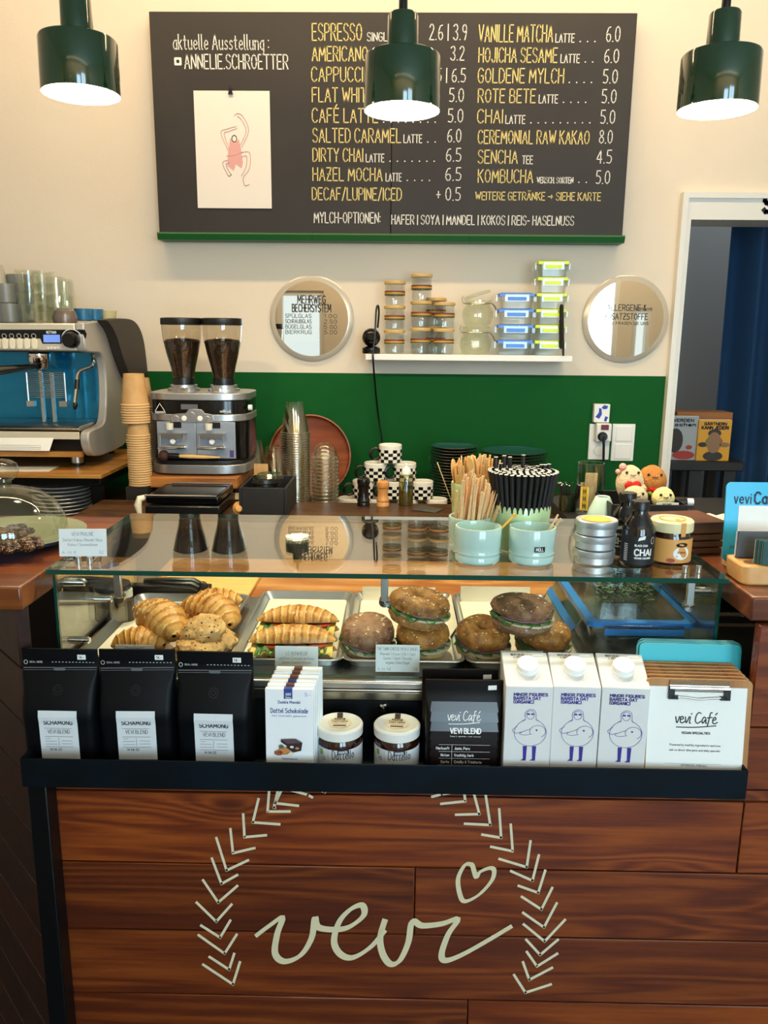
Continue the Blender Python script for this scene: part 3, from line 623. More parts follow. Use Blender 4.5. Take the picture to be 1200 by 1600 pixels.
# ================================================================ wall shelf and what stands on it
WS0, WS1 = at(571, 552, 2.97), at(895, 557, 2.97); WSZ = (WS0.z+WS1.z)/2
shf = T('wall_shelf', 'narrow white wall shelf carrying jars and food boxes', 'shelf', (0, 0, WSZ))
MB().box(WS0.x, WS1.x, 2.97, WALL_D, -.022, 0).build('board', M_WHITE, shf, bevel=.002)
JD = 3.055; JZ = WSZ+.0005
M_LIDWOOD = wood('bamboo_lid', '#b98a45', '#d3a860', '#e2bf7d', axis=0, knots=False, rough=.45, bump=.08)
M_BAND1, M_BAND2, M_BAND3 = mat('band_red', '#7b3424', .6), mat('band_yellow', '#c99a3c', .6), mat('band_green', '#5c5a30', .6)
M_JARG = glass('jar_glass', '#eef2f2', base=.07)
def jar_at(x, y, z, h, label, src=None):
    if src: return dup(src, (x, y, z), 0, label)
    j = T('storage_jar', label, 'jar', (x, y, z), 0, 'wood lidded jars on the wall shelf')
    r = .0365
    MB().lathe([(0, .001), (r-.004, 0), (r, .005), (r, h-.016), (r-.002, h-.013), (0, h-.0125)], 24).build('glass_body', M_JARG, j)
    MB().lathe([(0, h-.012), (r+.002, h-.012), (r+.003, h-.010), (r+.003, h-.002), (r+.001, h-.0005), (0, h-.0005)], 24).build('wooden_lid', M_LIDWOOD, j)
    zb = h*.5; m = MB()
    m.lathe([(r+.0004, zb-.008), (r+.0014, zb-.008, 0), (r+.0014, zb-.003, 0), (r+.0014, zb-.003, 1), (r+.0014, zb+.002, 1), (r+.0014, zb+.002, 2), (r+.0014, zb+.008, 2), (r+.0004, zb+.008, 2)], 24)
    m.build('striped_bands', [M_BAND3, M_BAND2, M_BAND1], j); return j
j0 = None; Hc = [.0885, .095, .0975]
for ci, (px, n, h, dy, nm) in enumerate(((616, 3, .0872, 0, 'left stack'), (657, 3, .0955, -.01, 'tall middle stack'), (693, 2, .093, -.03, 'front right stack'), (680, 2, .103, .052, 'hidden stack behind the front right one'))):
    src = None
    for i in range(n):
        q = at(px, 545, JD+dy); z = JZ+i*h
        s_ = jar_at(q.x, JD+dy, z, h, 'bamboo lidded jar, %s of the %s' % (ordn(i, n), nm), src); src = src or s_
# swing top jars
M_GREENGL = glass('pale_green_glass', '#f3f7ef', base=.08)
def clip_jar(px, z, open_, label):
    q = at(px, 545, JD); j = T('swing_top_jar', label, 'jar', (q.x, JD-.01, z), 0, 'swing top jars on the wall shelf')
    MB().lathe([(0, .001), (.042, 0), (.05, .006), (.057, .03), (.056, .055), (.046, .074), (.044, .08), (.05, .082), (.05, .09), (.043, .09)], 32).build('glass_body', M_GREENGL, j)
    m = MB()
    if open_: m.move((-.05, 0, .098), ry=math.radians(-16)).move((-.002, 0, .104), ry=math.radians(-18))
    else: m.move((0, 0, .0905))
    m.lathe([(0, .0), (.049, 0), (.052, .004), (.051, .011), (.04, .0135), (0, .0135)], 32); m.build('glass_lid', M_GREENGL, j)
    m = MB(); m.tube([(.052*math.cos(a*PI/12), .052*math.sin(a*PI/12), .079) for a in range(24)], .0014, 6, closed=True)
    m.tube([(.052, -.012, .08), (.062, -.012, .07), (.075, -.012, .045), (.075, .012, .045), (.062, .012, .07), (.052, .012, .08)], .0014, 6); m.tube([(-.052, 0, .08), (-.06, 0, .092), (-.055, 0, .105)], .0014, 6)
    m.build('wire_bail', M_STEEL, j); return j
clip_jar(742, JZ, False, 'lower swing top jar with closed lid on the wall shelf'); clip_jar(744, JZ+.1045, True, 'upper swing top jar with its lid tilted open')
# clip lid food boxes
M_FROST = glass('frosted_box', '#f1f4f2', rough=.2, base=.075)
def food_box(loc, w, d, h, col, label, src, grp):
    if src: return dup(src, loc, 0, label)
    b = T('food_box', label, 'food box', loc, 0, grp)
    rr = lambda w_, d_, z: [(x, y, z) for x, y in rrect(-w_/2, w_/2, -d_/2, d_/2, .012)]
    m = MB(); m.loft([rr(w*.84, d*.84, .0), rr(w*.92, d*.92, h*.78)], 0); m.build('box_body', M_FROST, b)
    m = MB(); m.loft([rr(w*.97, d*.97, h*.78), rr(w*.97, d*.97, h*.93), rr(w*.88, d*.88, h*.935), rr(w*.87, d*.87, h*.985)], 0, sm=False); lid = m.build('lid', glass('lid_'+col[0], col[2], rough=.2, base=.07), b)
    tm = mat(col[0], col[1], .4)
    m = MB(); m.box(-w*.47, w*.47, -d*.492, -d*.486, h*.76, h*.935).box(-w*.487, -w*.481, -d*.47, d*.47, h*.76, h*.935).box(w*.481, w*.487, -d*.47, d*.47, h*.76, h*.935); m.box(-w*.47, w*.47, -d*.485, -d*.46, h*.935, h*.95); m.build('seal_rim', tm, lid)
    m = MB(); m.box(-w*.33, w*.33, -d*.535, -d*.5, h*.42, h*.88).box(-w*.56, -w*.5, -d*.3, d*.3, h*.42, h*.88).box(w*.5, w*.56, -d*.3, d*.3, h*.42, h*.88); m.build('latch_flaps', M_FROST, b, bevel=.001)
    m = MB(); m.box(-w*.25, w*.25, -d*.55, -d*.536, h*.48, h*.72); m.build('latch_tab', tm, b, bevel=.0008); return b
s_ = None
for i in range(4):
    q = at(801, 545, JD); s_n = food_box((q.x, JD-.01, JZ+.0555*i), .134, .10, .0552, ('box_blue', '#3f82e6', '#8fb2ea'), '%s food box with blue seal on the wall shelf' % ordn(i, 4), s_, 'blue food boxes on the wall shelf'); s_ = s_ or s_n
s_ = None
for i in range(6):
    q = at(854, 545, JD); s_n = food_box((q.x, JD-.01, JZ+.0557*i), .115, .10, .0554, ('box_lime', '#d8ec10', '#d6e65a'), '%s food box with lime seal on the wall shelf' % ordn(i, 6), s_, 'lime food boxes on the wall shelf'); s_ = s_ or s_n
# little black camera and its cable, black strap at the shelf's right end
q = at(580, 545, 3.03); wc = T('web_camera', 'small black ball camera at the left end of the wall shelf', 'camera', (q.x, 3.03, JZ))
MB().lathe([(0, 0), (.032, 0), (.034, .004), (.033, .02), (.024, .026), (0, .027)], 28).build('base', mat('gloss_black', '#08080a', .15), wc)
m = MB(); m.ball((0, 0, .058), .034, 24); m.build('ball_head', mat('gloss_black', '#08080a', .15), wc)
m = MB().move((0, -.033, .06), rx=PI/2); m.lathe([(0, .002), (.012, .002), (.012, -.003), (0, -.003)], 20); m.build('lens', mat('lens_black', '#16181c', .05), wc)
pts = [(590, 512, 3.0), (592, 490, 2.99), (591, 478, 2.985), (588, 484, 2.975), (586, 520, 2.962), (583, 548, 2.961), (583, 562, 2.962), (585, 590, 3.0), (590, 640, 3.08), (597, 688, 3.10), (598, 720, 3.1)]
m = MB(); m.tube(smooth([tuple(at(*p)) for p in pts], 5), .0035, 8); O('camera_cable', 'thin black cable looping from the little camera down the green wall', 'cable', m, M_BLACK)
pts = [(877, 545, 2.985), (876, 500, 2.98), (876, 480, 2.975), (878, 477, 2.97), (879, 485, 2.965), (880, 540, 2.962), (880, 556, 2.961)]
m = MB(); m.tube(smooth([tuple(at(*p)) for p in pts], 4), .004, 8); m.tube([tuple(at(876, 500, 2.982)), tuple(at(876, 543, 2.987))], .006, 8); O('shelf_strap', 'black strap looped over the right end of the wall shelf', 'strap', m, M_BLACK)
# sockets and switches on the green wall
wp = mat('switch_white', '#f0f0ec', .3)
def plate(name, label, cat, px0, py0, px1, py1, rock):
    a, b = at(px0, py0, WALL_D), at(px1, py1, WALL_D); t = T(name, label, cat, (0, WALL_D, 0))
    MB().box(a.x, b.x, -.009, 0, b.z, a.z).build('plate', wp, t, bevel=.002)
    w, h = b.x-a.x, a.z-b.z
    for i in range(2):
        zc = b.z+h*(.26+.48*i)
        if rock: MB().box(a.x+w*.15, b.x-w*.15, -.0125, -.0095, zc-h*.2, zc+h*.2).build('rocker', wp, t, bevel=.0015)
        else:
            m = MB().move(((a.x+b.x)/2, -.0095, zc), rx=PI/2); m.lathe([(.023, .003), (.023, .0), (.02, -.001), (.018, .006), (0, .007)], 28); m.build('socket', wp, t)
    return t
plate('wall_socket', 'white double wall socket on the green wall', 'socket', 921, 662, 950, 718, False)
plate('light_switch', 'white double light switch right of the socket', 'switch', 957, 662, 988, 720, True)
a, b = at(928, 631, 3.13), at(951, 660, 3.13)
t = T('socket_timer', 'white plug-in adapter with blue marks standing above the socket', 'adapter', (0, 3.13, 0))
MB().box(a.x, b.x, -.01, .018, b.z, a.z).build('housing', wp, t, bevel=.003)
m = MB(); fn = lambda x, y: Vector((a.x+(b.x-a.x)*x, -.0106, b.z+(a.z-b.z)*y)); m.add([fn(*p) for p in ((.1, .3), (.35, .2), (.5, .45), (.45, .75), (.3, .8), (.3, .55))], [range(6)]).add([fn(*p) for p in ((.45, .8), (.6, .95), (.85, .9), (.8, .75), (.6, .72))], [range(5)]).add([fn(*p) for p in ((.65, .1), (.8, .05), (.9, .3), (.72, .35))], [range(4)])
m.build('blue_marks', mat('print_blue', '#1d3fb4', .5), t)
a, b = at(931, 661, 3.12), at(953, 690, 3.12); t = T('socket_switch', 'white socket adapter with a red rocker plugged into the wall', 'adapter', (0, 3.12, 0))
MB().box(a.x, b.x, -.02, .02, b.z, a.z).build('housing', wp, t, bevel=.006); MB().box(a.x+.016, b.x-.014, -.023, -.0205, a.z-.024, a.z-.004).build('red_rocker', mat('rocker_red', '#6a1212', .3), t)
q = at(941, 682, 3.10); m = MB().move((q.x, 3.1, q.z), rx=PI/2); m.lathe([(0, .018), (.014, .018), (.018, .012), (.018, -.0), (0, -.001)], 24); m.move(); m.tube([(q.x, 3.085, q.z), (q.x+.003, 3.08, q.z-.03), tuple(at(943, 715, 3.09)), tuple(at(944, 760, 3.07))], .005, 8); O('power_plug', 'black plug with hanging lead in the red switched adapter', 'plug', m, M_BLACK)
# ================================================================ back counter
BZ = .90
bc = T('back_counter', 'dark wooden counter along the green back wall', 'counter', (0, 0, 0))
M_DKWOOD = wood('dark_counter_wood', '#1a0c05', '#3d2310', '#60401f', axis=0, rings=8, rough=.35, bump=.3)
MB().box(-2.4, .98, 2.46, WALL_D-.002, BZ-.03, BZ).build('countertop', M_DKWOOD, bc, bevel=.002)
MB().box(-2.4, .98, 2.52, WALL_D-.01, 0, BZ-.031).build('cabinet', mat('cupboard_dark', '#120d0a', .6), bc)
RZ = 1.0
rs = T('raised_bar', 'raised dark wooden bar in front of the stacked cups', 'counter', (0, 0, 0))
MB().box(-.92, .26, 2.19, 2.445, RZ-.03, RZ).build('bar_top', M_DKWOOD, rs, bevel=.003)
MB().box(-.90, .24, 2.22, 2.43, 0, RZ-.031).build('bar_front', mat('cupboard_dark', '#120d0a', .6), rs)
# round wooden tray
trd = T('serving_tray', 'round reddish brown wooden tray leaning against the green wall', 'tray', (at(486, 709, 3.06).x, 3.03, 1.06))
m = MB().move(rx=math.radians(78)); m.lathe([(0, 0), (.138, 0), (.147, .004), (.152, .022), (.157, .022), (.156, .0), (.14, -.007), (0, -.007)], 56); m.build('tray_body', wood('walnut_tray', '#4a1e0e', '#7d3a1c', '#9c5228', axis=0, rings=9, rough=.35, knots=False, bump=.1), trd)
# clear cups nested upside down
M_PETR = glass('clear_plastic_rim', '#f2efe2', rough=.2, base=.40); M_PET = glass('clear_plastic', '#fbfaf4', rough=.07, base=.09)
def clear_cup(name, r0, r1, h):
    return MB().lathe([(0, h), (r0-.002, h), (r0, h-.003), (r1, .006), (r1+.0022, .005, 1), (r1+.0024, .002, 1), (r1+.0022, 0, 1), (r1, 0, 1)], 20)
def nest(px, D, zb, n, pitch, mb, name, mats, lab_top, lab, grp, cat='cup'):
    q = at(px, 780, D); src = None
    for i in range(n):
        loc = (q.x+.0008*math.sin(i*2.3), D+.0006*math.cos(i*1.7), zb+i*pitch)
        if src is None: src = O(name, lab, cat, mb, mats, loc, 0, grp)
        else: dup(src, loc, i*.7, lab_top if i == n-1 else lab)
nest(463, 2.66, BZ, 36, .0083, clear_cup('c', .028, .047, .105), 'clear_cup', [M_PET, M_PETR], 'top clear plastic cup of the tallest nested stack', 'clear plastic cup nested in the tallest stack, before the round tray', 'clear cups in the tallest stack')
nest(430, 2.86, BZ, 13, .0105, clear_cup('c', .03, .046, .095), 'clear_cup', [M_PET, M_PETR], 'top clear cup of the stack behind the black lid box', 'clear plastic cup nested in the stack behind the black lid box', 'clear cups behind the lid box')
nest(397, 2.86, BZ, 15, .0105, clear_cup('c', .03, .046, .095), 'clear_cup', [M_PET, M_PETR], 'top clear cup of the stack half hidden behind the grinder', 'clear plastic cup nested in the stack half hidden behind the grinder', 'clear cups behind the grinder')
dome = MB().lathe([(0, .052), (.012, .051), (.026, .044), (.036, .03), (.041, .008), (.045, .006, 1), (.045, 0, 1), (.041, 0, 1)], 24)
nest(508, 2.58, BZ, 19, .0122, dome, 'dome_cover', [M_PET, M_PETR], 'top clear dome lid of the nested lid stack', 'clear dome lid nested in the stack right of the tall cups', 'clear dome lids', 'lid')
# checkered mugs in a pyramid
M_CERW = mat('mug_white', '#f0ece0', .2, coat=.3); M_CERB = mat('mug_black', '#0b0b0d', .2, coat=.3)
def mug(loc, rz, label, src):
    if src: return dup(src, loc, rz, label)
    g = T('checkered_mug', label, 'mug', loc, rz, 'checkered mugs in a pyramid')
    r, h = .0395, .062; m = MB(); n = 32; zs = [.002, .013, .024, .035, .046]
    vs_ = []; fs = []; ms = []
    for z in zs:
        for k in range(n): vs_.append((r*math.cos(2*PI*k/n), r*math.sin(2*PI*k/n), z))
    for i in range(4):
        for k in range(n): fs.append((i*n+k, i*n+(k+1) % n, (i+1)*n+(k+1) % n, (i+1)*n+k)); ms.append(((k//2)+i) % 2)
    m.add(vs_, fs, ms, True); m.lathe([(r, .046), (r, h-.002), (r-.0015, h), (r-.003, h-.002), (r-.004, .006), (0, .005)], n); m.lathe([(0, 0), (r-.004, 0), (r, .002)], n)
    m.build('cup', [M_CERW, M_CERB], g)
    m = MB(); m.tube([(-r-.013+.0175*math.cos(a*PI/9), 0, .031+.019*math.sin(a*PI/9)) for a in range(18)], .0052, 10, closed=True); m.build('handle', mat('mug_black', '#0b0b0d', .2), g); return g
src = None; X0 = at(610, 700, 2.72).x
for row, n in enumerate((4, 3, 2, 1)):
    for k in range(n):
        x = X0+(k-(n-1)/2)*.100+(.01 if row < 2 else 0); where = {4: 'bottom row', 3: 'third row from the top', 2: 'second row from the top', 1: ''}[n]
        names = {1: ('',), 2: ('left one', 'right one'), 3: ('left one', 'middle one', 'right one'), 4: ('leftmost', 'second from left', 'second from right', 'rightmost')}[n]
        lab = 'checkered mug, %s in the %s of the pyramid' % (names[k], where) if n > 1 else 'black and white checkered mug crowning the mug pyramid'
        s_ = mug((x, 2.72, BZ+row*.0623), .12*(k-1)+.35, lab, src); src = src or s_
# mills, oil bottle, slate
def mill(px, py, mats, label, prof):
    q = on(px, py, RZ); t = T('pepper_mill', label, 'mill', (q.x, q.y, RZ)); MB().lathe(prof[0], 24).build('body', mats[0], t); MB().lathe(prof[1], 24).build('head', mats[0], t); MB().ball((0, 0, prof[2]), .0045, 12).build('knob', mats[1], t)
mill(568, 790, (mat('mill_black', '#0d0c0b', .25, coat=.3), M_BLACK), 'black wooden pepper mill standing before the mugs', ([(0, 0), (.0195, 0), (.02, .006), (.018, .012), (.02, .016), (.018, .022), (.0155, .04), (.016, .055), (.0185, .063), (0, .064)], [(0, .064), (.018, .065), (.0205, .073), (.019, .083), (.012, .088), (0, .089)], .092))
mill(598, 790, (mat('mill_beech', '#c98a4a', .35, vary=('#d9a061', 20)), M_STEEL), 'light wooden pepper mill between black mill and oil bottle', ([(0, 0), (.0195, 0), (.0195, .008), (.0175, .012), (.0195, .016), (.0195, .02), (.016, .026), (.0155, .042), (.0175, .05), (.018, .054), (0, .055)], [(0, .055), (.0175, .056), (.0205, .064), (.0185, .074), (.01, .078), (0, .079)], .082))
q = on(634, 789, RZ); t = T('oil_bottle', 'squeeze bottle half full of green oil with white cap', 'bottle', (q.x, q.y, RZ))
MB().lathe([(0, 0), (.022, 0), (.0225, .004), (.0225, .09), (.02, .095), (.012, .098)], 28).build('bottle', glass('oil_plastic', '#dcd9a0', rough=.15, base=.12), t)
MB().lathe([(0, .002), (.0212, .002), (.0212, .047), (0, .047)], 28).build('oil', mat('olive_oil', '#5a5414', .2), t)
MB().lathe([(.014, .096), (.0145, .108), (.011, .114), (.005, .12), (.004, .13), (0, .131)], 20).build('cap', mat('cap_white', '#f1f0ea', .35), t)
q = on(668, 797, RZ); O('slate_tile', 'small dark slate tile lying beside the plate stack', 'tile', MB().box(-.04, .04, -.03, .03, 0, .004), mat('slate', '#3b3c38', .5, vary=('#4a4a44', 40)), (q.x, q.y, RZ), -.5, bevel=.001)
# plates
M_PLATE = mat('plate_rim_dark', '#1b1512', .3); M_TEAL = mat('plate_glaze_teal', '#1f4a4c', .18, coat=.4)
def plates(px, D, zb, n, pitch, r, lt, lb, grp, mats=None, dome_=False):
    q = at(px, 780, D); src = None
    for i in range(n):
        loc = (q.x+.001*math.sin(i*1.9), D, zb+i*pitch)
        if src is None:
            m = MB().lathe([(0, 0), (r*.6, 0), (r*.64, .002), (r*.93, .0085), (r, .013), (r*.985, .0145), (r*.9, .0105, 1), (r*.62, .0045, 1), (0, .004, 1)], 40); src = O('plate', lb, 'plate', m, mats or [M_PLATE, M_TEAL], loc, 0, grp)
        else: dup(src, loc, 0, lt if i == n-1 else lb)
plates(707, 2.83, BZ, 22, .0104, .083, 'top small dark plate of the stack behind the wooden cutlery', 'small dark rimmed plate in the stack behind the wooden cutlery', 'small dark plates')
plates(800, 2.82, BZ, 20, .0108, .116, 'top large dark plate with teal glaze, behind the straws', 'large dark rimmed plate in the stack behind the straws', 'large dark plates')
# ================================================================ espresso machine on its wooden shelf
MZ = 1.07; MX1 = at(160, 750, 2.5).x
ms = T('machine_shelf', 'raised wooden shelf with black steel frame under the espresso machine', 'shelf', (0, 0, 0))
M_PINE = wood('shelf_pine', '#7a4a1c', '#b27a38', '#cf9a55', axis=0, rings=6, rough=.4, bump=.1, coat=.2)
MB().box(-1.9, MX1, 2.49, 3.1, MZ-.012, MZ).build('shelf_board', M_PINE, ms, bevel=.001)
MB().box(-1.9, MX1-.01, 2.51, 2.54, MZ-.04, MZ-.0125).box(-1.9, MX1-.01, 3.05, 3.08, MZ-.04, MZ-.0125).box(MX1-.04, MX1-.01, 2.54, 3.05, MZ-.04, MZ-.0125).build('frame', M_BSTEEL, ms, bevel=.002)
for y in (2.51, 3.05): MB().box(MX1-.04, MX1-.01, y, y+.03, BZ, MZ-.0405).build('leg', M_BSTEEL, ms)
em = T('espresso_machine', 'grey espresso machine with blue lit back panel and black side cover', 'coffee machine', (0, 0, 0))
SX = at(143, 620, 2.62).x; LX = SX-.86
M_EGREY = mat('machine_grey', '#b4b0aa', .35, .3); M_ELEA = mat('side_cover', '#2b2622', .55); M_ECREAM = mat('machine_panel', '#ddd3bd', .35, .2)
M_EBLUE = mat('blue_reflection_steel', '#1f7ea6', .12, .55)  # stainless steel with its blue reflection painted into the base colour
prof = smooth([(2.60, 1.542), (2.598, 1.50), (2.605, 1.455), (2.66, 1.447), (2.735, 1.44), (2.765, 1.39), (2.76, 1.30), (2.735, 1.225), (2.69, 1.205), (2.60, 1.20), (2.575, 1.185), (2.58, 1.145), (2.62, 1.112), (2.75, 1.105), (2.95, 1.12), (3.05, 1.2), (3.08, 1.33), (3.06, 1.46), (2.98, 1.535), (2.85, 1.552), (2.70, 1.548), (2.60, 1.542)], 3)[:-1]
for x in (SX-.03, LX-.0): MB().prism(prof, x, x+.03, 'yz').build('side_panel', M_EGREY, em, bevel=.005)
cov = smooth([(2.70, 1.553), (2.85, 1.562), (3.0, 1.555), (3.085, 1.5), (3.115, 1.40), (3.11, 1.345), (3.02, 1.335), (2.93, 1.345), (2.85, 1.42), (2.78, 1.51), (2.70, 1.553)], 4)[:-1]
MB().prism(cov, SX+.0005, SX+.035, 'yz').build('side_cover', M_ELEA, em, bevel=.01, bseg=3)
MB().box(LX+.03, SX-.03, 2.61, 3.0, 1.515, 1.54).build('cup_tray', M_STEEL, em, bevel=.003)
m = MB(); m.prism([(2.596, 1.538), (2.606, 1.455), (2.66, 1.45), (2.66, 1.538)], LX+.03, SX-.0305, 'yz'); m.build('control_panel', M_ECREAM, em, bevel=.003)
pf = lambda x, y: Vector((x, 2.5958+(1.538-y)*.12-.0016, y))
def pq(px, py): p = at(px, py, 2.6); return p.x, p.z
a = pq(-60, 516); b = pq(136, 528)
m = MB(); m.add([pf(*pq(-80, 515)), pf(*pq(133, 515)), pf(*pq(136, 522)), pf(*pq(134, 529)), pf(*pq(98, 529)), pf(*pq(96, 537)), pf(*pq(66, 537)), pf(*pq(63, 529)), pf(*pq(-80, 529))], [range(9)]); m.build('black_band', mat('gloss_black', '#08080a', .15), em)
m = MB(); pf2 = lambda x, y: pf(x, y)-Vector((0, .0009, 0)); m.add([pf2(*pq(*p)) for p in ((68, 523), (94, 523), (94, 535), (68, 535))], [range(4)]); m.build('display', mat('display_blue', '#6f8fe0', .2, emit='#6f8fe0', es=.6), em)
m = MB(); p = pq(81, 521); m.text('NETTUNO', p[0], p[1], .007, .0014, pf2, align='c'); m.build('lettering', M_WHITEINK, em)
for i, px in enumerate((-16, -4, 8, 19.5, 31, 42.5, 54)):
    x, z = pq(px, 537); m = MB(); m.prism(rrect(x-.009, x+.009, z-.017, z+.017, .007), 0, .006, 'xz'); o = m.build('brew_button', mat('button_ivory', '#eee2c8', .3), em, bevel=.0012); o.location = (0, pf(x, z).y-.0045, 0)
    m = MB(); m.strokes([arc(x, z+.024, .007, .007, 0, 360, 14)], .0012, pf2); m.build('button_icon', M_WHITEINK, em)
for i in range(4): x, z = pq(75+5*i, 544); MB().box(x-.0035, x+.0035, pf(x, z).y-.002, pf(x, z).y+.004, z-.0035, z+.0035).build('small_button', M_WHITE, em, bevel=.001)
x, z = pq(113, 531); m = MB().move((x, pf(x, z).y, z), rx=PI/2); m.lathe([(0, .035), (.02, .035), (.023, .031), (.026, .01), (.027, 0), (0, -.002)], 28, c=(0, 0, 0)); m.build('steam_knob', mat('gloss_black', '#08080a', .15), em)
m = MB(); m.strokes([arc(x, z, .033, .033, 20, 160, 14)], .003, pf2); m.build('knob_scale', M_WHITEINK, em)
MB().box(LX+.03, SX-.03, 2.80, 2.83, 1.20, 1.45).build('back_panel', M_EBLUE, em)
MB().box(LX+.03, SX-.03, 2.66, 2.80, 1.447, 1.46).build('underside', M_BLACK, em)
m = MB(); m.prism([(2.585, 1.196), (2.575, 1.205), (2.59, 1.213), (2.79, 1.217), (2.79, 1.196)], LX+.032, SX-.032, 'yz'); m.build('drip_tray', M_STEEL, em, bevel=.002)
m = MB(); m.box(LX+.032, SX-.031, 2.572, 2.578, 1.172, 1.1955); m.build('tray_rail', mat('machine_panel', '#cfc8ba', .3), em, bevel=.001)
MB().box(LX+.032, SX-.031, 2.60, 2.95, 1.115, 1.195).build('base_panel', mat('machine_dark', '#251e19', .35, .5), em)
MB().box(LX+.032, SX-.031, 2.579, 2.60, 1.113, 1.13).build('base_wood_strip', M_PINE, em)
for x in (SX-.09, LX+.08):
    for y in (2.69, 2.98): MB().lathe([(0, 1.071), (.024, 1.071), (.024, 1.078, 0), (.021, 1.079, 1), (.021, 1.114, 1), (0, 1.114, 1)], 24).build('foot', [M_BLACK, M_STEEL], em).location = (x, y, 0)
q = at(140, 553, 2.68); w0 = [(145, 552, 2.70), (146, 565, 2.67), (142, 573, 2.66), (125, 580, 2.64), (121, 592, 2.635), (120, 605, 2.63), (117, 632, 2.62)]
m = MB(); m.tube(smooth([tuple(at(*p)) for p in w0], 4), .0055, 10); wand = m.build('steam_wand', M_CHROME, em)
m = MB(); m.tube([tuple(at(121, 593, 2.634)), tuple(at(120, 608, 2.629))], .0085, 12); m.build('grip', M_BLACK, wand); m = MB(); m.tube([tuple(at(118, 629, 2.62)), tuple(at(117.5, 634, 2.62)), tuple(at(117, 640, 2.62))], [.006, .0085, .004], 12); m.build('tip', M_BLACK, wand)
for dx in (0, -.30):
    g0 = at(62, 566, 2.70); g0.x += dx
    m = MB(); m.lathe([(0, 0), (.033, 0), (.036, .006), (.036, .03), (.03, .035), (.03, .05), (0, .05)], 28, c=tuple(g0-Vector((0, 0, .002)))); gh = m.build('brew_group', M_CHROME, em)
    m = MB(); m.lathe([(0, -.03), (.012, -.03), (.03, -.022), (.035, -.004), (0, -.003)], 28, c=tuple(g0)); m.tube([g0+Vector((0, -.03, -.012)), g0+Vector((-.07, -.12, -.022)), g0+Vector((-.11, -.16, -.028))], [.008, .014, .011], 12, mi=1); m.tube([g0+Vector((0, 0, -.03)), g0+Vector((0, 0, -.05)), g0+Vector((.005, 0, -.065))], .007, 8); m.build('portafilter', [M_CHROME, M_BLACK], em)
a, b = at(41, 582, 2.66), at(103, 621, 2.66)
m = MB(); n = 13
for i in range(n): z = a.z+(b.z-a.z)*i/(n-1); m.tube([(a.x, 2.66, z), (b.x, 2.66, z)], .0016, 6)
for x in (a.x, b.x): m.tube([(x, 2.66, a.z), (x, 2.66, b.z-.025)], .0028, 6)
m.box(a.x-.003, a.x+.022, 2.65, 2.67, b.z-.03, b.z-.012).box(b.x-.02, b.x+.005, 2.65, 2.67, b.z-.03, b.z-.012); m.box(a.x+.04, a.x+.05, 2.662, 2.672, 1.218, a.z).box(b.x-.05, b.x-.04, 2.662, 2.672, 1.218, a.z); m.build('cup_rack', M_STEEL, em)
# notes on the machine and shelf
a = at(-30, 684, 2.57); b = at(84, 684, 2.57); c = at(76, 705, 2.55)
m = MB().add([(a.x, 2.57, a.z), (b.x, 2.57, b.z), (c.x, 2.556, c.z), (a.x, 2.556, c.z)], [(0, 1, 2, 3)])
for i in range(6): zz = a.z-.006-.0055*i; m.strokes([[(a.x+.03, 0), (b.x-.04, 0)]], .0014, lambda x, y: Vector((x, 2.569-.0045*i*.55, zz+y)), 1)
O('note_sheet', 'white note sheet hanging over the lower front of the espresso machine', 'paper', m, [M_PAPER, M_GREY])
q = on(20, 738, MZ+.001); O('note_sheet', 'white paper sheet lying on the shelf under the espresso machine', 'paper', MB().box(-.14, .10, -.05, .06, 0, .0008), M_PAPER, (q.x, 2.585, MZ+.0005), .1)
# crockery on top of the machine
TZ = 1.5405
M_GMUG = mat('mug_grey', '#85847e', .35, vary=('#77766f', 12)); M_TAUPE = mat('cup_taupe', '#6d5f57', .25, coat=.3); M_BLUEC = mat('cup_blue', '#2f6f97', .25, coat=.3)
def cup_prof(r, h, flare=1.0, t=.003): return [(0, 0), (r*flare-.003, 0), (r*flare, .003), (r, h), (r-t, h), (r*flare-t, .006), (0, .006)]
def topcup(name, label, px, dD, z, mats, prof, cat='cup', grp=None, rot=None):
    q = at(px, 500, 2.70+dD); o = O(name, label, cat, MB().lathe(prof, 28), mats, (q.x, 2.70+dD, z), 0, grp)
    if rot: o.rotation_euler = rot
    return o
topcup('grey_mug', 'bottom grey stoneware mug of the stack at the machine\'s left', 17, .0, TZ, M_GMUG, cup_prof(.036, .062))
topcup('grey_mug', 'second grey stoneware mug, stacked on the bottom one', 13, .0, TZ+.0625, M_GMUG, cup_prof(.037, .062))
topcup('grey_mug', 'topmost upright grey mug behind the glass stack', 36, .05, TZ+.0935, M_GMUG, cup_prof(.040, .064)); topcup('grey_mug', 'grey mug under the topmost one, behind the glass stack', 36, .05, TZ, M_GMUG, cup_prof(.040, .093))
topcup('upturned_mug', 'pale grey mug balanced upside down at the photo\'s left edge', -3, .02, TZ+.1255, mat('mug_pale', '#a9a79a', .35), [(0, .062), (.026, .062), (.029, .058), (.041, 0), (.038, 0), (.026, .056), (0, .057)])
topcup('grey_mug', 'grey stoneware mug cut by the left edge of the photo', -12, -.02, TZ, M_GMUG, cup_prof(.036, .125))
M_TUMB = glass('tumbler_glass', '#f8faf7', base=.09)
tum = [(0, .004), (.033, .0), (.036, .004), (.0405, .054), (.0418, .0565), (.041, .059), (.038, .058), (.0335, .010), (0, .009)]
src = None
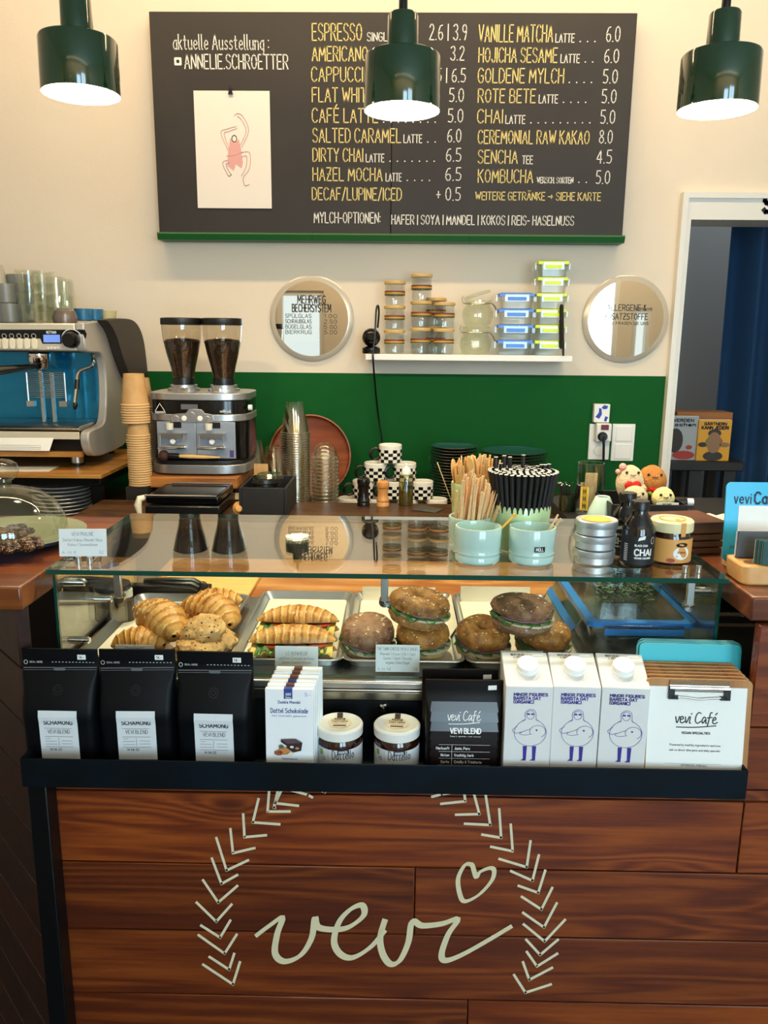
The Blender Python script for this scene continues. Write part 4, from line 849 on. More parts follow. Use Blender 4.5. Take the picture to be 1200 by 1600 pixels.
for st, (px, dd, nm, n) in enumerate(((50, -.02, 'front', 4), (70, .03, 'rear', 4))):
    for i in range(n):
        q = at(px, 500, 2.70+dd); lab = 'straight glass tumbler, %s of the %s tumbler stack' % (ordn(i, n), nm); loc = (q.x, 2.70+dd, TZ+i*.0355)
        if src is None: src = O('tumbler', lab, 'glass', MB().lathe(tum, 28), M_TUMB, loc, 0, 'stacked tumblers on the machine')
        else: dup(src, loc, 0, lab)
tall = [(0, .098), (.026, .098), (.030, .094), (.037, 0), (.035, 0), (.028, .09), (0, .092)]
for px, dd, z, lab in ((92, .0, TZ+.049, 'upside down tall glass standing on the brown cup'), (86, .09, TZ, 'tall glass upside down behind the brown cup'), (104, .11, TZ, 'lower tall glass of the rightmost upside down pair'), (104, .11, TZ+.05, 'upper tall glass of the rightmost upside down pair')):
    topcup('tall_glass', lab, px, dd, z, M_TUMB, tall, 'glass', 'tall glasses on the machine')
topcup('brown_cup', 'round taupe cup upside down before the tall glasses', 102, .0, TZ, M_TAUPE, [(0, .048), (.02, .048), (.034, .04), (.0405, .02), (.037, 0), (.034, 0), (.036, .02), (0, .04)])
topcup('blue_cup', 'left blue cup on the espresso machine', 131, .06, TZ+.01, M_BLUEC, cup_prof(.031, .04, .85)); topcup('blue_cup', 'right blue cup on the espresso machine', 149, .10, TZ+.012, M_BLUEC, cup_prof(.029, .038, .85))
topcup('cream_cup', 'cream cup behind the blue cups at the machine\'s edge', 168, .2, TZ+.012, mat('cup_cream', '#cdbf8f', .3), cup_prof(.034, .036, .85))
# plates under the shelf
q = at(94, 790, 2.62); src = None
for i in range(9):
    loc = (q.x, 2.64, BZ+i*.0125); r = .095
    lab = 'white plate in the stack under the espresso machine shelf' if i < 8 else 'top white plate of the stack under the machine shelf'
    if src is None: src = O('white_plate', lab, 'plate', MB().lathe([(0, 0), (r*.6, 0), (r*.65, .002), (r, .012), (r*.99, .0145), (r*.63, .005), (0, .0045)], 36), mat('china_white', '#d9d5cf', .25), loc, 0, 'white plates under the machine')
    else: dup(src, loc, 0, lab)
# ================================================================ paper cups beside the grinder
M_KRAFT = mat('kraft_paper', '#b98d58', .75, vary=('#c39a66', 30)); M_KRAFTRIM = mat('kraft_rim', '#d0aa76', .7)
def paper_cup(r0, r1, h, txt=None):
    m = MB().lathe([(0, h-.006), (r0-.002, h-.006), (r0-.001, h), (r0, h), (r1, .006), (r1+.0025, .005, 1), (r1+.003, .002, 1), (r1, 0, 1), (r1-.001, .004, 0)], 24)
    if txt:
        for k, t_ in enumerate(txt):
            rr = r0+(r1-r0)*.42+.0006; m.text(t_, 0, h*(.60-.16*k), .010, .0016, lambda x, y: Vector((rr*math.sin(x/rr), -rr*math.cos(x/rr), y))*1.01, mi=2, align='c')
    return m
KM = [M_KRAFT, M_KRAFTRIM, mat('kraft_print', '#5b4126', .8)]
def paper_stack(px, D, zb, n, pitch, mb, lt, lb, grp, rz=0):
    q = at(px, 700, D); src = None
    for i in range(n):
        loc = (q.x+.0007*math.sin(i*1.3), D, zb+i*pitch)
        if src is None: src = O('paper_cup', lb, 'cup', mb, KM, loc, rz, grp)
        else: dup(src, loc, rz, lt if i == n-1 else lb)
PZ = at(215, 756, 2.5).z-.004
paper_stack(217, 2.5, PZ, 22, .0075, paper_cup(.026, .034, .085, ['COFFEE', 'TO GO']), 'printed kraft paper cup topping the small cup stack', 'small kraft paper cup in the front stack left of the grinder', 'small kraft cups in the front stack')
zz = PZ+21*.0075+.086
paper_stack(215, 2.5, zz-.045, 8, .0078, paper_cup(.031, .041, .098), 'plain kraft cup on top of the whole front cup stack', 'large kraft paper cup nested on the front cup stack', 'large kraft cups in the front stack')
paper_stack(224, 2.66, BZ+.004, 44, .0085, paper_cup(.031, .041, .098, ['COFFEE', 'TO GO']), 'printed kraft cup topping the rear stack by the grinder', 'kraft paper cup in the rear stack close to the grinder', 'kraft cups in the rear stack')
paper_stack(368, 3.02, BZ+.155, 14, .009, paper_cup(.03, .04, .1), 'top kraft cup of the stack hidden behind the grinder hopper', 'kraft cup in the stack hidden behind the grinder hopper', 'kraft cups behind the grinder')
O('cup_block', 'dark wooden block under the small paper cup stack', 'block', MB().box(-.036, .034, -.04, .04, BZ, PZ-.0005), mat('cupboard_dark', '#120d0a', .6), (at(217, 700, 2.5).x, 2.5, 0))
O('cup_block', 'dark wooden block behind the grinder under a cup stack', 'block', MB().box(-.04, .04, -.04, .04, BZ, BZ+.1545), mat('cupboard_dark', '#120d0a', .6), (at(368, 700, 3.02).x, 3.02, 0))
# ================================================================ grinder
GD = 2.52; gq = at(303, 745, GD); GZ = gq.z+.004
gb = T('grinder_board', 'thick wooden board on a dark stand under the coffee grinder', 'board', (gq.x, GD, 0))
MB().box(-.15, .145, -.03, .30, GZ-.036, GZ).build('board', wood('rustic_board', '#4f2a10', '#9a5c26', '#c4823d', axis=0, rings=10, rough=.5, bump=.5), gb, bevel=.004)
MB().box(-.13, .12, .055, .28, BZ, GZ-.0365).build('stand', mat('cupboard_dark', '#120d0a', .6), gb)
gr = T('coffee_grinder', 'black and silver twin coffee grinder with two bean hoppers', 'coffee grinder', (gq.x+.012, GD+.14, GZ))
M_GBLK = mat('gloss_black', '#08080a', .15); M_ALU = mat('satin_alu', '#b9bbbe', .3, .85); M_FRONT = mat('front_alu', '#a9b3c2', .35, .6)
def sq_ring(hx, hy, z, e=4.0, n=48):
    out = []
    for k in range(n):
        a = 2*PI*k/n; c, s = math.cos(a), math.sin(a); out.append((hx*abs(c)**(2/e)*math.copysign(1, c), hy*abs(s)**(2/e)*math.copysign(1, s), z))
    return out
H1 = at(315, 615, GD).z-GZ
def slabm(name, z0, z1, hx, hy, m_, bev=.002): MB().loft([sq_ring(hx, hy, z0), sq_ring(hx, hy, z1)], 0).build(name, m_, gr, bevel=bev)
slabm('base', .006, .035, .160, .148, M_ALU); slabm('drip_tray', .0355, .048, .152, .14, mat('tray_black', '#121213', .4))
slabm('body', .0485, H1-.05, .158, .132, M_GBLK); slabm('silver_band', H1-.088, H1-.066, .161, .136, M_ALU); slabm('top_panel', H1-.0655, H1-.022, .159, .134, M_GBLK); slabm('top_plate', H1-.0215, H1, .161, .138, M_ALU)
for x in (-.1, .1): MB().cyl((x, -.1, 0), .012, .0055).build('foot', M_BLACK, gr)
fz0, fz1 = .056, H1-.089
for s_ in (-1, 1):
    MB().box(min(0, s_*.125)+.0007, max(0, s_*.125)-.0007, -.1365, -.131, fz0, fz1).build('front_plate', M_FRONT, gr, bevel=.001)
    xc = s_*.062
    m = MB(); m.lathe([(.011, 0), (.0125, .02), (0, .02)], 20, c=(xc-.018, -.15, fz1-.024)); m.lathe([(0, 0), (.011, 0)], 20, c=(xc-.018, -.15, fz1-.024)); m.build('spout', mat('spout_ivory', '#ded8c6', .4), gr)
    MB().box(xc-.02, xc+.016, -.1375, -.1366, fz1-.02, fz1-.001).build('spout_shadow_plate', M_BLACK, gr)
    m = MB(); m.prism([(xc-.05, fz1-.034), (xc+.034, fz1-.034), (xc+.02, fz1-.05), (xc-.034, fz1-.05)], -.165, -.137, 'xz'); m.tube([(xc-.045, -.165, fz1-.04), (xc-.045, -.17, fz1-.075), (xc+.028, -.17, fz1-.078), (xc+.03, -.165, fz1-.04)], .002, 6); m.tube([(xc-.055, -.16, fz1-.082), (xc-.01, -.172, fz1-.082), (xc+.034, -.16, fz1-.078)], .003, 6); m.box(xc-.004, xc+.03, -.16, -.137, fz1-.084, fz1-.074); m.build('fork_holder', M_STEEL, gr)
    m = MB().move((xc-.008, -.138, fz1-.06), rx=PI/2); m.lathe([(0, .02), (.0085, .02), (.0085, 0), (0, 0)], 20); m.build('dose_button', M_WHITE, gr)
    # hopper
    hp = MB(); hx = s_*.066-.002; cz = H1
    MB().lathe([(.052, 0), (.052, .008), (.044, .010), (.044, .02), (0, .02)], 36, c=(hx, 0, cz)).build('hopper_collar', M_ALU, gr)
    MB().lathe([(0, .0205), (.035, .0205), (.035, .042), (0, .042)], 32, c=(hx, 0, cz)).build('hopper_neck', M_BLACK, gr)
    hh = at(315, 497, GD+.14).z-GZ-H1
    PR = [(.034, .042), (.04, .075), (.052, .12), (.061, .165), (.064, .2), (.0645, hh-.022)]
    MB().lathe(PR, 36, c=(hx, 0, cz)).build('hopper', glass('hopper_plastic', '#e9e4da', rough=.03, base=.07), gr)
    bp = [(0, .0425)]+[(r-.0015, z) for r, z in ((.034, .043), (.04, .075), (.052, .12), (.06, .16), (.0625, hh-.075))]+[(.05, hh-.068), (.02, hh-.064), (0, hh-.064)]
    rnd = random.Random(3+s_); MB().lathe(bp, 64, c=(hx, 0, cz)).build('coffee_beans', speckle('coffee_beans', '#120a06', '#2c170c', '#4a2a17', 170, .34, .4, vs=60, bump=1.0, bscale=160), gr)
    MB().lathe([(0, hh-.022), (.0655, hh-.022), (.0665, hh-.02), (.0665, hh-.002), (.064, hh), (0, hh)], 40, c=(hx, 0, cz)).build('hopper_lid', mat('lid_black', '#14110f', .4), gr)
    MB().box(hx-.012*s_-.008, hx-.012*s_+.012, -.068, -.05, cz, cz+.013).build('lock_lever', M_CHROME, gr, bevel=.001)
m = MB(); m.prism(smooth([(-.075, H1-.09), (-.075, H1-.066), (-.03, H1-.062), (-.02, H1-.05), (.02, H1-.05), (.03, H1-.062), (.055, H1-.066), (.055, H1-.09)], 2), -.141, -.134, 'xz'); m.build('button_plate', M_ALU, gr, bevel=.001)
for i, x in enumerate((-.06, -.035, -.01, .015, .038)):
    z = H1-.078+(.012 if i == 2 else 0); m = MB().move((x, -.1412, z), rx=PI/2); m.lathe([(0, .003), (.007, .003), (.0085, .0015), (.0085, 0), (0, 0)], 18); m.build('selector_button', M_WHITE if i % 2 else M_ALU, gr)
m = MB(); fn = flat((0, -.1358, 0)); m.strokes([[(-.128, H1-.058), (-.112, H1-.032), (-.096, H1-.058), (-.128, H1-.058)]], .0015, fn); m.text('mahlwerk', .095, H1-.058, .008, .0016, fn, align='c'); m.strokes([[(-.128, H1-.062), (-.094, H1-.062)]], .0016, fn); m.build('lettering', M_WHITEINK, gr)
MB().box(-.045, .008, -.1362, -.1342, H1-.05, H1-.034).build('display', mat('display_grey', '#5f6168', .2), gr)
m = MB().move((.16, -.09, H1-.046), ry=PI/2); m.lathe([(0, .012), (.009, .012), (.009, 0), (.004, -.001)], 18); m.build('side_knob', M_WHITE, gr)
m = MB(); m.box(.105, .118, -.1372, -.1366, fz0+.004, fz0+.026); m.build('purple_sticker', mat('sticker_purple', '#4a3570', .5), gr)
t = T('grinder_brush', 'wooden handled brush with round brown head on the grinder tray', 'brush', (gq.x-.09, GD-.012, GZ+.066))
m = MB().move((0, 0, 0)); m.ball((0, 0, 0), .0165, 18); m.build('brush_head', mat('bristle_brown', '#3c1f14', .8, bump=(300, .5)), t)
m = MB(); m.tube([(.014, 0, 0), (.03, 0, -.001), (.05, 0, -.002)], [.008, .009, .008], 14); m.build('ferrule', M_BLACK, t)
m = MB(); m.tube([(.05, 0, -.002), (.08, 0, -.003), (.13, 0, -.004), (.178, .003, -.005)], [.0055, .0065, .006, .003], 12); m.build('handle', mat('brush_wood', '#d8ad6a', .4), t)
# ================================================================ low things on the raised bar
q = on(290, 800, RZ); tz = RZ
ts = T('contact_grill', 'black contact grill with chrome rails in front of the grinder', 'grill', (at(292, 790, 2.3).x, 2.33, RZ))
MB().box(-.1, .115, -.11, .11, .006, .03).build('lower_body', M_BLACK, ts, bevel=.004); MB().box(-.1, .11, -.10, .11, .034, .055).build('upper_body', mat('gloss_black', '#08080a', .15), ts, bevel=.004)
m = MB(); m.tube([(-.1, -.104, .058), (.105, -.104, .058)], .0028, 8); m.tube([(-.075, .09, .06), (.11, .09, .06)], .0028, 8); m.tube([(.105, -.104, .058), (.11, .0, .06), (.11, .09, .06)], .0022, 8); m.build('chrome_rails', M_CHROME, ts)
m = MB(); m.tube([(-.118, -.10, .004), (-.122, -.10, .03), (-.116, -.10, .048), (-.098, -.09, .052)], [.007, .011, .01, .007], 12); m.build('handle', mat('handle_cream', '#e9dfc6', .4), ts)
for x in (-.08, .09): MB().cyl((x, -.08, 0), .01, .0065).build('foot', M_BLACK, ts)
q = at(375, 792, 2.24); t = T('tamper', 'turned wooden tamper knob lying in front of the black box', 'tamper', (q.x, 2.245, RZ+.021))
m = MB().move(rx=math.radians(80)); m.lathe([(0, .028), (.009, .027), (.013, .02), (.0195, .014), (.0205, .004), (.016, -.002), (.013, -.004), (0, -.004)], 28); m.build('knob', wood('beech_turned', '#a2662f', '#cf934d', '#dfae6c', axis=2, rings=14, knots=False), t)
m = MB().move(rx=math.radians(80)); m.lathe([(0, -.0045), (.011, -.0045), (.009, -.03), (0, -.03)], 20); m.build('stem', M_STEEL, t)
# black box with lids
a = at(373, 752, 2.44); b = at(467, 760, 2.3)
bx = T('open_box', 'open black wooden box holding black cup lids', 'box', (0, 0, RZ)); x0, x1, y0, y1, hz = -.385, -.245, 2.22, 2.44, .085
x0 = at(382, 790, 2.3).x; x1 = at(450, 790, 2.24).x
M_BBOX = mat('black_wood', '#0c0b0a', .5, bump=(60, .2))
MB().box(x0, x1, y0, y1, 0, .008).box(x0, x0+.008, y0, y1, .0085, hz).box(x1-.008, x1, y0, y1, .0085, hz).box(x0+.0085, x1-.0085, y0, y0+.008, .0085, hz).box(x0+.0085, x1-.0085, y1-.008, y1, .0085, hz).build('box', M_BBOX, bx, bevel=.001)
lidm = MB().lathe([(0, .008), (.03, .008), (.032, .014), (.036, .014), (.038, .004), (.0415, .003), (.0415, 0), (.038, 0)], 28); src = None
for i in range(9):
    loc = ((x0+x1)/2-.012+.0015*math.sin(i), 2.33, RZ+.0095+.0088*i)
    if src is None: src = O('cup_cover', 'black cup lid in the stack inside the open black box', 'lid', lidm, M_BLACK, loc, 0, 'black cup lids in the box')
    else: dup(src, loc, 0)
for i in range(2): O('clear_cover', '%s clear lid lying on the black lids' % ('lower', 'upper')[i], 'lid', MB().lathe([(0, .008), (.03, .008), (.036, .003), (.04, .003), (.04, 0), (.036, 0)], 28), M_PET, ((x0+x1)/2+.004, 2.335, RZ+.0095+.0088*9+.006+.007*i))
q = at(408, 740, 2.47); t = T('card_stand', 'small kraft paper card stand behind the black lid box', 'card stand', (q.x, 2.47, 0)); z0 = at(408, 752, 2.47).z-.03
m = MB(); m.box(-.022, .022, 0, .003, z0+.002, z0+.085); m.text('vevi', 0, z0+.05, .012, .0015, flat((0, -.0006, 0)), mi=1, align='c'); m.build('card', [M_KRAFT, KM[2]], t)
MB().box(-.03, .026, -.006, .0, z0+.001, z0+.045).build('front_card', M_KRAFT, t); MB().box(-.03, .03, -.008, .02, BZ, z0).build('block', mat('cupboard_dark', '#120d0a', .6), t)
# cream bowls under the grinder board
src = None
for i in range(3):
    lab = 'cream rimmed bowl, %s of three under the grinder board' % ordn(i, 3); q = at(372, 780, 2.52); loc = (q.x, 2.508, BZ+.006+i*.028)
    if src is None: src = O('bowl', lab, 'bowl', MB().lathe([(0, 0), (.03, 0), (.05, .02), (.056, .042), (.053, .042, 1), (.046, .02, 1), (0, .006, 1)], 32), [mat('bowl_brown', '#4a3520', .3), mat('bowl_cream', '#cfc6a2', .3)], loc, 0, 'bowls under the grinder')
    else: dup(src, loc, 0, lab)
# ================================================================ left worktop: plate under a glass dome
q = on(20, 846, SLAB_Z); pc = Vector((q.x, 1.41, SLAB_Z))
cp = T('cake_plate', 'wide blue rimmed plate with pralines under a glass dome', 'plate', pc)
MB().lathe([(0, 0), (.07, 0), (.075, .004), (.12, .012), (.135, .022), (.131, .0225, 1), (.115, .0155, 1), (.07, .011, 1), (0, .010, 1)], 56).build('plate', [mat('plate_blue', '#2f6f96', .25, coat=.3), mat('plate_inner', '#7c8268', .3)], cp)
dm = T('glass_dome', 'clear glass dome with a ball knob covering the pralines', 'dome', pc+Vector((0, 0, .0165)))
M_DOME = glass('dome_glass', '#f2f4ee', base=.08)
MB().lathe([(.104, 0), (.103, .012), (.098, .035), (.084, .06), (.06, .078), (.03, .087), (.013, .09)], 56).build('dome', M_DOME, dm)
MB().lathe([(.013, .088), (.012, .096), (.013, .1), (.022, .106), (.027, .118), (.024, .131), (.012, .138), (0, .139)], 32).build('knob', M_DOME, dm)
M_PRAL = speckle('praline_chocolate', '#22100a', '#3d1f12', '#b98a3a', 260, .3, .35, vs=60, bump=1.0, bscale=120)
src = None
for i, (px, py) in enumerate(((46, 857), (4, 862), (22, 838), (-10, 840))):
    q = on(px, py, SLAB_Z+.016); rnd = random.Random(i); m = MB()
    lab = ('chocolate praline cluster nearest the price card under the dome', 'front left chocolate praline cluster under the dome', 'chocolate praline cluster at the back of the plate', 'chocolate praline cluster cut by the photo edge')[i]
    if src is None:
        for k in range(26):
            a, r_ = rnd.uniform(0, 2*PI), .027*math.sqrt(rnd.random()); m.ball((r_*math.cos(a), r_*math.sin(a), .007+.012*rnd.random()*(1.2-r_/.027)), rnd.uniform(.007, .011), 8, 0, 1, rnd.uniform(.6, 1.1), rnd.uniform(.6, .9))
        src = O('praline', lab, 'praline', m, M_PRAL, q, 0, 'pralines under the dome')
    else: dup(src, q, i*1.3, lab)
def price_card(px0, py0, px1, py1, D, zb, label, rows, rz=0, clip=True, tilt=.12):
    a, b = at(px0, py0, D), at(px1, py1, D); w, h = b.x-a.x, a.z-max(b.z, zb+.004)
    t = T('price_card', label, 'price card', ((a.x+b.x)/2, D, zb), rz); zz = max(b.z, zb+.004)-zb
    m = MB().move(rx=-tilt); m.box(-w/2, w/2, 0, .0008, zz, zz+h)
    fn = flat((0, -.0004, zz))
    for txt, x, y, hh, ww, al in rows: m.text(txt, x*w, y*h, hh*h, .06*hh*h+.0001, fn, width=ww*w, align=al, mi=1)
    m.build('card', [M_CARD, M_GREY], t)
    if clip:
        m = MB()
        for x in (-.007, .011): m.lathe([(0, 0), (.0045, 0), (.0045, .011), (0, .011)], 16, c=(x, -.002, 0))
        m.build('card_clip', M_STEEL, t)
    return t
price_card(90, 827, 166, 870, 1.255, GT, 'white praline price card standing on the left end of the glass top', [('VEVI PRALINÉ', 0, .75, .13, .46, 'c'), ('Dattel | Kakao | Mandel | Nuss', 0, .55, .1, .82, 'c'), ('Kokos | Sonnenblume', 0, .38, .1, .62, 'c'), ('A, H, E', -.44, .1, .09, .3, 'l'), ('3.2', .42, .1, .1, .08, 'r')], .06)
# ================================================================ pots of straws, stirrers and cutlery on the glass top
M_CEL = mat('celadon_glaze', '#b9d6cc', .18, coat=.5); M_CELY = mat('celadon_green', '#c3dba6', .2, coat=.4)
def pot_prof(r, h, rb): return [(0, 0), (rb-.004, 0), (rb, .004), (rb+(r-rb)*.25, h*.2), (rb+(r-rb)*.3-.0012, h*.23), (rb+(r-rb)*.4, h*.3), (rb+(r-rb)*.45-.0012, h*.34), (rb+(r-rb)*.6, h*.5), (r, h*.96), (r-.001, h), (r-.0035, h), (r-.005, h*.9), (rb-.005, .01), (0, .01)]
GTs = GT+.0006
def pot(name, label, px, py, r, h, rb, m_, extra=None):
    q = on(px, py, GT); loc = Vector((q.x, q.y+r*.9, GTs)); o = T(name, label, 'pot', loc); MB().lathe(pot_prof(r, h, rb), 40).build('pot_body', m_, o); return o, loc
def aim(v): return Vector(v).to_track_quat('Z', 'Y').to_euler()
pA, lA = pot('cutlery_pot', 'tall pale green pot holding wooden spoons, knives and forks', 738, 862, .046, .104, .040, M_CELY)
lA = Vector((at(742, 800, 1.47).x, 1.47, GTs)); pA.location = lA
pB, lB = pot('stirrer_pot', 'celadon pot crammed with wooden stirring sticks', 735, 868, .037, .062, .034, M_CEL)
pC, lC = pot('straw_pot', 'green pot packed with black paper straws', 818, 868, .052, .083, .044, M_CELY)
pD, lD = pot('small_cup', 'left celadon cup on the glass top, yellow stick inside', 749, 886, .039, .061, .037, M_CEL)
pE, lE = pot('small_cup', 'right celadon cup on the glass top with a black name tag', 835, 887, .039, .061, .037, M_CEL)
m = MB(); rr = .0392; cf = lambda x, y: Vector((rr*math.sin(x/rr), -rr*math.cos(x/rr), y))
for i in range(6): m.add([cf(-.002+.003*i, .026), cf(.001+.003*i, .026), cf(.001+.003*i, .035), cf(-.002+.003*i, .035)], [(0, 1, 2, 3)])
rr = .0395; m.text('MÜLL', .007, .028, .005, .0008, cf, width=.0125, align='c', mi=1); m.build('name_tag', [M_BLACK, M_WHITEINK], pE)
# straws
M_STRAW = mat('straw_black', '#0c0d10', .5); M_STRAWIN = mat('straw_end', '#e8e6df', .7)
sm_ = MB().lathe([(.0037, 0), (.0037, .13), (.0034, .1302, 1), (.0026, .1301, 1), (.0024, .10, 1)], 10)
src = None; rnd = random.Random(11)
for ring, (rb_, rt_, n) in enumerate(((.041, .0575, 34), (.033, .046, 26), (.024, .034, 19), (.015, .022, 12), (.006, .009, 5))):
    for k in range(n):
        a = 2*PI*k/n+ring*.4; p0 = lC+Vector((rb_*.92*math.cos(a), rb_*.92*math.sin(a), .012)); p1 = lC+Vector((rt_*math.cos(a), rt_*math.sin(a), .14+rnd.uniform(-.004, .004)-.006*(ring == 0)))
        if src is None: src = O('paper_straw', 'black paper straw packed in the green straw pot', 'straw', sm_, [M_STRAW, M_STRAWIN], p0, 0, 'black straws in the green pot'); src.rotation_euler = aim(p1-p0)
        else: dup(src, p0, rot=aim(p1-p0))
for k, (px, py) in enumerate(((775, 714), (788, 712), (797, 714), (783, 724), (818, 711), (846, 726), (852, 726), (858, 725), (840, 728))):
    D = lC.y+.02+.003*(k % 3); p1 = at(px, py, D); p0 = Vector((p1.x*.9+lC.x*.1, D+.002, p1.z-.13)); dup(src, p0, rot=aim(p1-p0), label='black paper straw standing taller than the packed straws')
# stirrers
M_BIRCH = mat('birch_wood', '#d9ae78', .6, vary=('#e6c190', 60)); st_ = MB().box(-.0029, .0029, -.0007, .0007, 0, .135); src = None; rnd = random.Random(5)
for k in range(56):
    a = rnd.uniform(0, 2*PI); r_ = .028*math.sqrt(rnd.random()); p0 = lB+Vector((r_*math.cos(a), r_*math.sin(a), .0095))
    u = (r_*math.cos(a)/.028+1)/2; px = 705+u*72+rnd.uniform(-6, 6)+8; py = 738+abs(u-.35)*58+rnd.uniform(-8, 14)
    p1 = at(px, py, p0.y+.25*(p0.y-lB.y)); d = (p1-p0); d.y = .5*(p0.y-lB.y)
    e = aim(d); e2 = (Matrix.Rotation(0, 3, 'Z') @ e.to_matrix() @ Matrix.Rotation(rnd.uniform(-1.2, 1.2), 3, 'Z')).to_euler()
    s_ = min(d.length/.135, 1.05)
    if src is None: src = O('stirring_stick', 'thin wooden stirring stick in the crammed celadon pot', 'stirrer', st_, M_BIRCH, p0, 0, 'wooden stirrers in the pot', bevel=.0004, bseg=1); src.rotation_euler = e2; src.scale = (1, 1, s_)
    else: dup(src, p0, rot=e2, sc=(1, 1, s_))
# wooden cutlery: spoon, fork, knife blanks
def blank(kind):
    if kind == 'spoon': h = [(-.0045, 0), (-.0035, .05), (-.004, .095), (-.010, .115), (-.0125, .13), (-.011, .145), (-.006, .155), (0, .158)]
    elif kind == 'knife': h = [(-.0045, 0), (-.004, .07), (-.007, .085), (-.007, .135), (-.004, .152), (0, .158)]
    else: h = [(-.0045, 0), (-.0035, .05), (-.004, .09), (-.0105, .112), (-.0115, .13), (-.0115, .158), (-.008, .158), (-.007, .136), (-.0035, .136), (-.003, .158), (0, .158)]
    poly = h+[(-x, z) for x, z in reversed(h) if x < 0]; return MB().prism(poly, -.0008, .0008, 'xz')
M_WCUT = mat('cutlery_wood', '#dfb06a', .55, vary=('#e8c284', 40))
kinds = {}; rnd = random.Random(8)
for k in range(34):
    kind = ('spoon', 'knife', 'spoon', 'fork')[k % 4]; a = rnd.uniform(0, 2*PI); r_ = .036*math.sqrt(rnd.random()); p0 = lA+Vector((r_*.8*math.cos(a), r_*.8*math.sin(a), .0105))
    px = 742+r_*math.cos(a)/.036*38+rnd.uniform(-5, 5); py = 706+abs(px-738)*.3+rnd.uniform(-3, 16); p1 = at(px, py, p0.y); d = p1-p0; d.y = .3*(p0.y-lA.y)
    e2 = (aim(d).to_matrix() @ Matrix.Rotation(rnd.uniform(-.5, .5), 3, 'Z')).to_euler(); s_ = max(.8, min(d.length/.158, 1.25))
    if kind not in kinds: kinds[kind] = O('wooden_'+kind, 'wooden %s standing in the tall pale green pot' % kind, kind, blank(kind), M_WCUT, p0, 0, 'wooden cutlery in the tall pot', bevel=.0004, bseg=1); kinds[kind].rotation_euler = e2; kinds[kind].scale = (1, 1, s_)
    else: dup(kinds[kind], p0, rot=e2, sc=(1, 1, s_))
p0 = lA+Vector((-.03, -.01, .03)); p1 = at(683, 722, p0.y); d = p1-p0; dup(kinds['knife'], p0, rot=aim(d), label='wooden knife leaning far out to the left of the pot', sc=(1, 1, min(d.length/.158, 1.1)))
p0 = lD+Vector((-.002, .0, .012)); p1 = at(804, 805, lD.y+.004); d = p1-p0; m = MB().box(-.0032, .0032, -.0008, .0008, 0, d.length); m.ball((0, 0, d.length), .0036, 8); O('yellow_stick', 'yellow stick leaning in the left celadon cup', 'stirrer', m, mat('stick_yellow', '#dca52a', .5), p0).rotation_euler = aim(d)
for i, (px, py) in enumerate(((872, 804), (876, 810))):
    p0 = lE+Vector((.006+.006*i, .002*i, .012)); p1 = at(px, py, lE.y); d = p1-p0; o = O('stirring_stick', ('left', 'right')[i]+' wooden stirrer leaning in the tagged celadon cup', 'stirrer', MB().box(-.003, .003, -.0008, .0008, 0, d.length), M_BIRCH, p0); o.rotation_euler = aim(d)
# ================================================================ tins, bottles and honey jar on the glass top
M_TIN = mat('tin_metal', '#d5d9dc', .38, .8); q = on(935, 886, GT); src = None; tl = Vector((q.x, q.y+.033, GTs))
for i in range(3):
    loc = tl+Vector((.0008*(i-1), 0, .0247*i)); lab = 'round metal tin, %s of the three stacked beside the bottles' % ordn(i, 3)
    if src is None:
        src = T('metal_tin', lab, 'tin', loc, 0, 'metal tins on the glass top')
        MB().lathe([(0, 0), (.031, 0), (.0325, .002), (.0325, .014)], 40).build('tin_base', M_TIN, src); MB().lathe([(.0325, .0125), (.0338, .0125), (.0345, .0135), (.0345, .0225), (.0335, .0238), (.0315, .0238), (.031, .0232), (0, .0232)], 40).build('tin_lid', M_TIN, src)
    else: t = dup(src, loc, 0, lab)
m = MB(); m.lathe([(.024, .0239), (0, .0239)], 36); m.lathe([(.0205, .02405), (.0185, .02405)], 36, mi=1); lb = m.build('lid_label', [mat('label_yellow', '#e3c24f', .5), mat('label_gold', '#c09a34', .5)], t)
M_BOT = mat('bottle_black', '#0a0708', .1, coat=.5); M_BLAB = mat('label_black', '#14191c', .6)
def chai(loc, rz, label, src=None):
    if src: return dup(src, loc, rz, label)
    b = T('chai_bottle', label, 'bottle', loc, rz, 'black chai bottles'); r = .0265
    MB().lathe([(0, 0), (r-.002, 0), (r, .003), (r, .062), (r-.003, .07), (.015, .083), (.0125, .088), (.0125, .094), (0, .094)], 40).build('bottle', M_BOT, b)
    MB().lathe([(.0135, .0925), (.0148, .0935), (.0148, .106), (.0135, .108), (0, .108)], 36).build('cap', M_BLACK, b)
    m = MB().lathe([(r+.0003, .006), (r+.0004, .054)], 40); cf = lambda x, y: Vector(((r+.0007)*math.sin(x/r), -(r+.0007)*math.cos(x/r), y))
    m.text('CHAI', .002, .022, .010, .0022, cf, width=.027, align='c', mi=1).text('BLACK CHAI', -.012, .037, .003, .0007, cf, width=.02, mi=1).text('ORGANIC CHAI DRINK', .002, .016, .0026, .0006, cf, width=.027, align='c', mi=1)
    m.strokes([arc(.018, .046, .0035, .0055, 0, 360)], .0006, cf, 1)
    for i in range(10): m.strokes([[(-.03, .012+.003*i), (-.024, .012+.003*i)]], .0012, cf, 1)
    m.build('label', [M_BLAB, M_WHITEINK], b)
    m = MB(); m.add([Vector(((r+.0012)*math.sin(x/r), -(r+.0012)*math.cos(x/r), y)) for x, y in ((-.008, .046), (.003, .049), (.004, .055), (-.006, .052))], [(0, 1, 2, 3)]); m.build('price_sticker', M_PAPER, b); return b
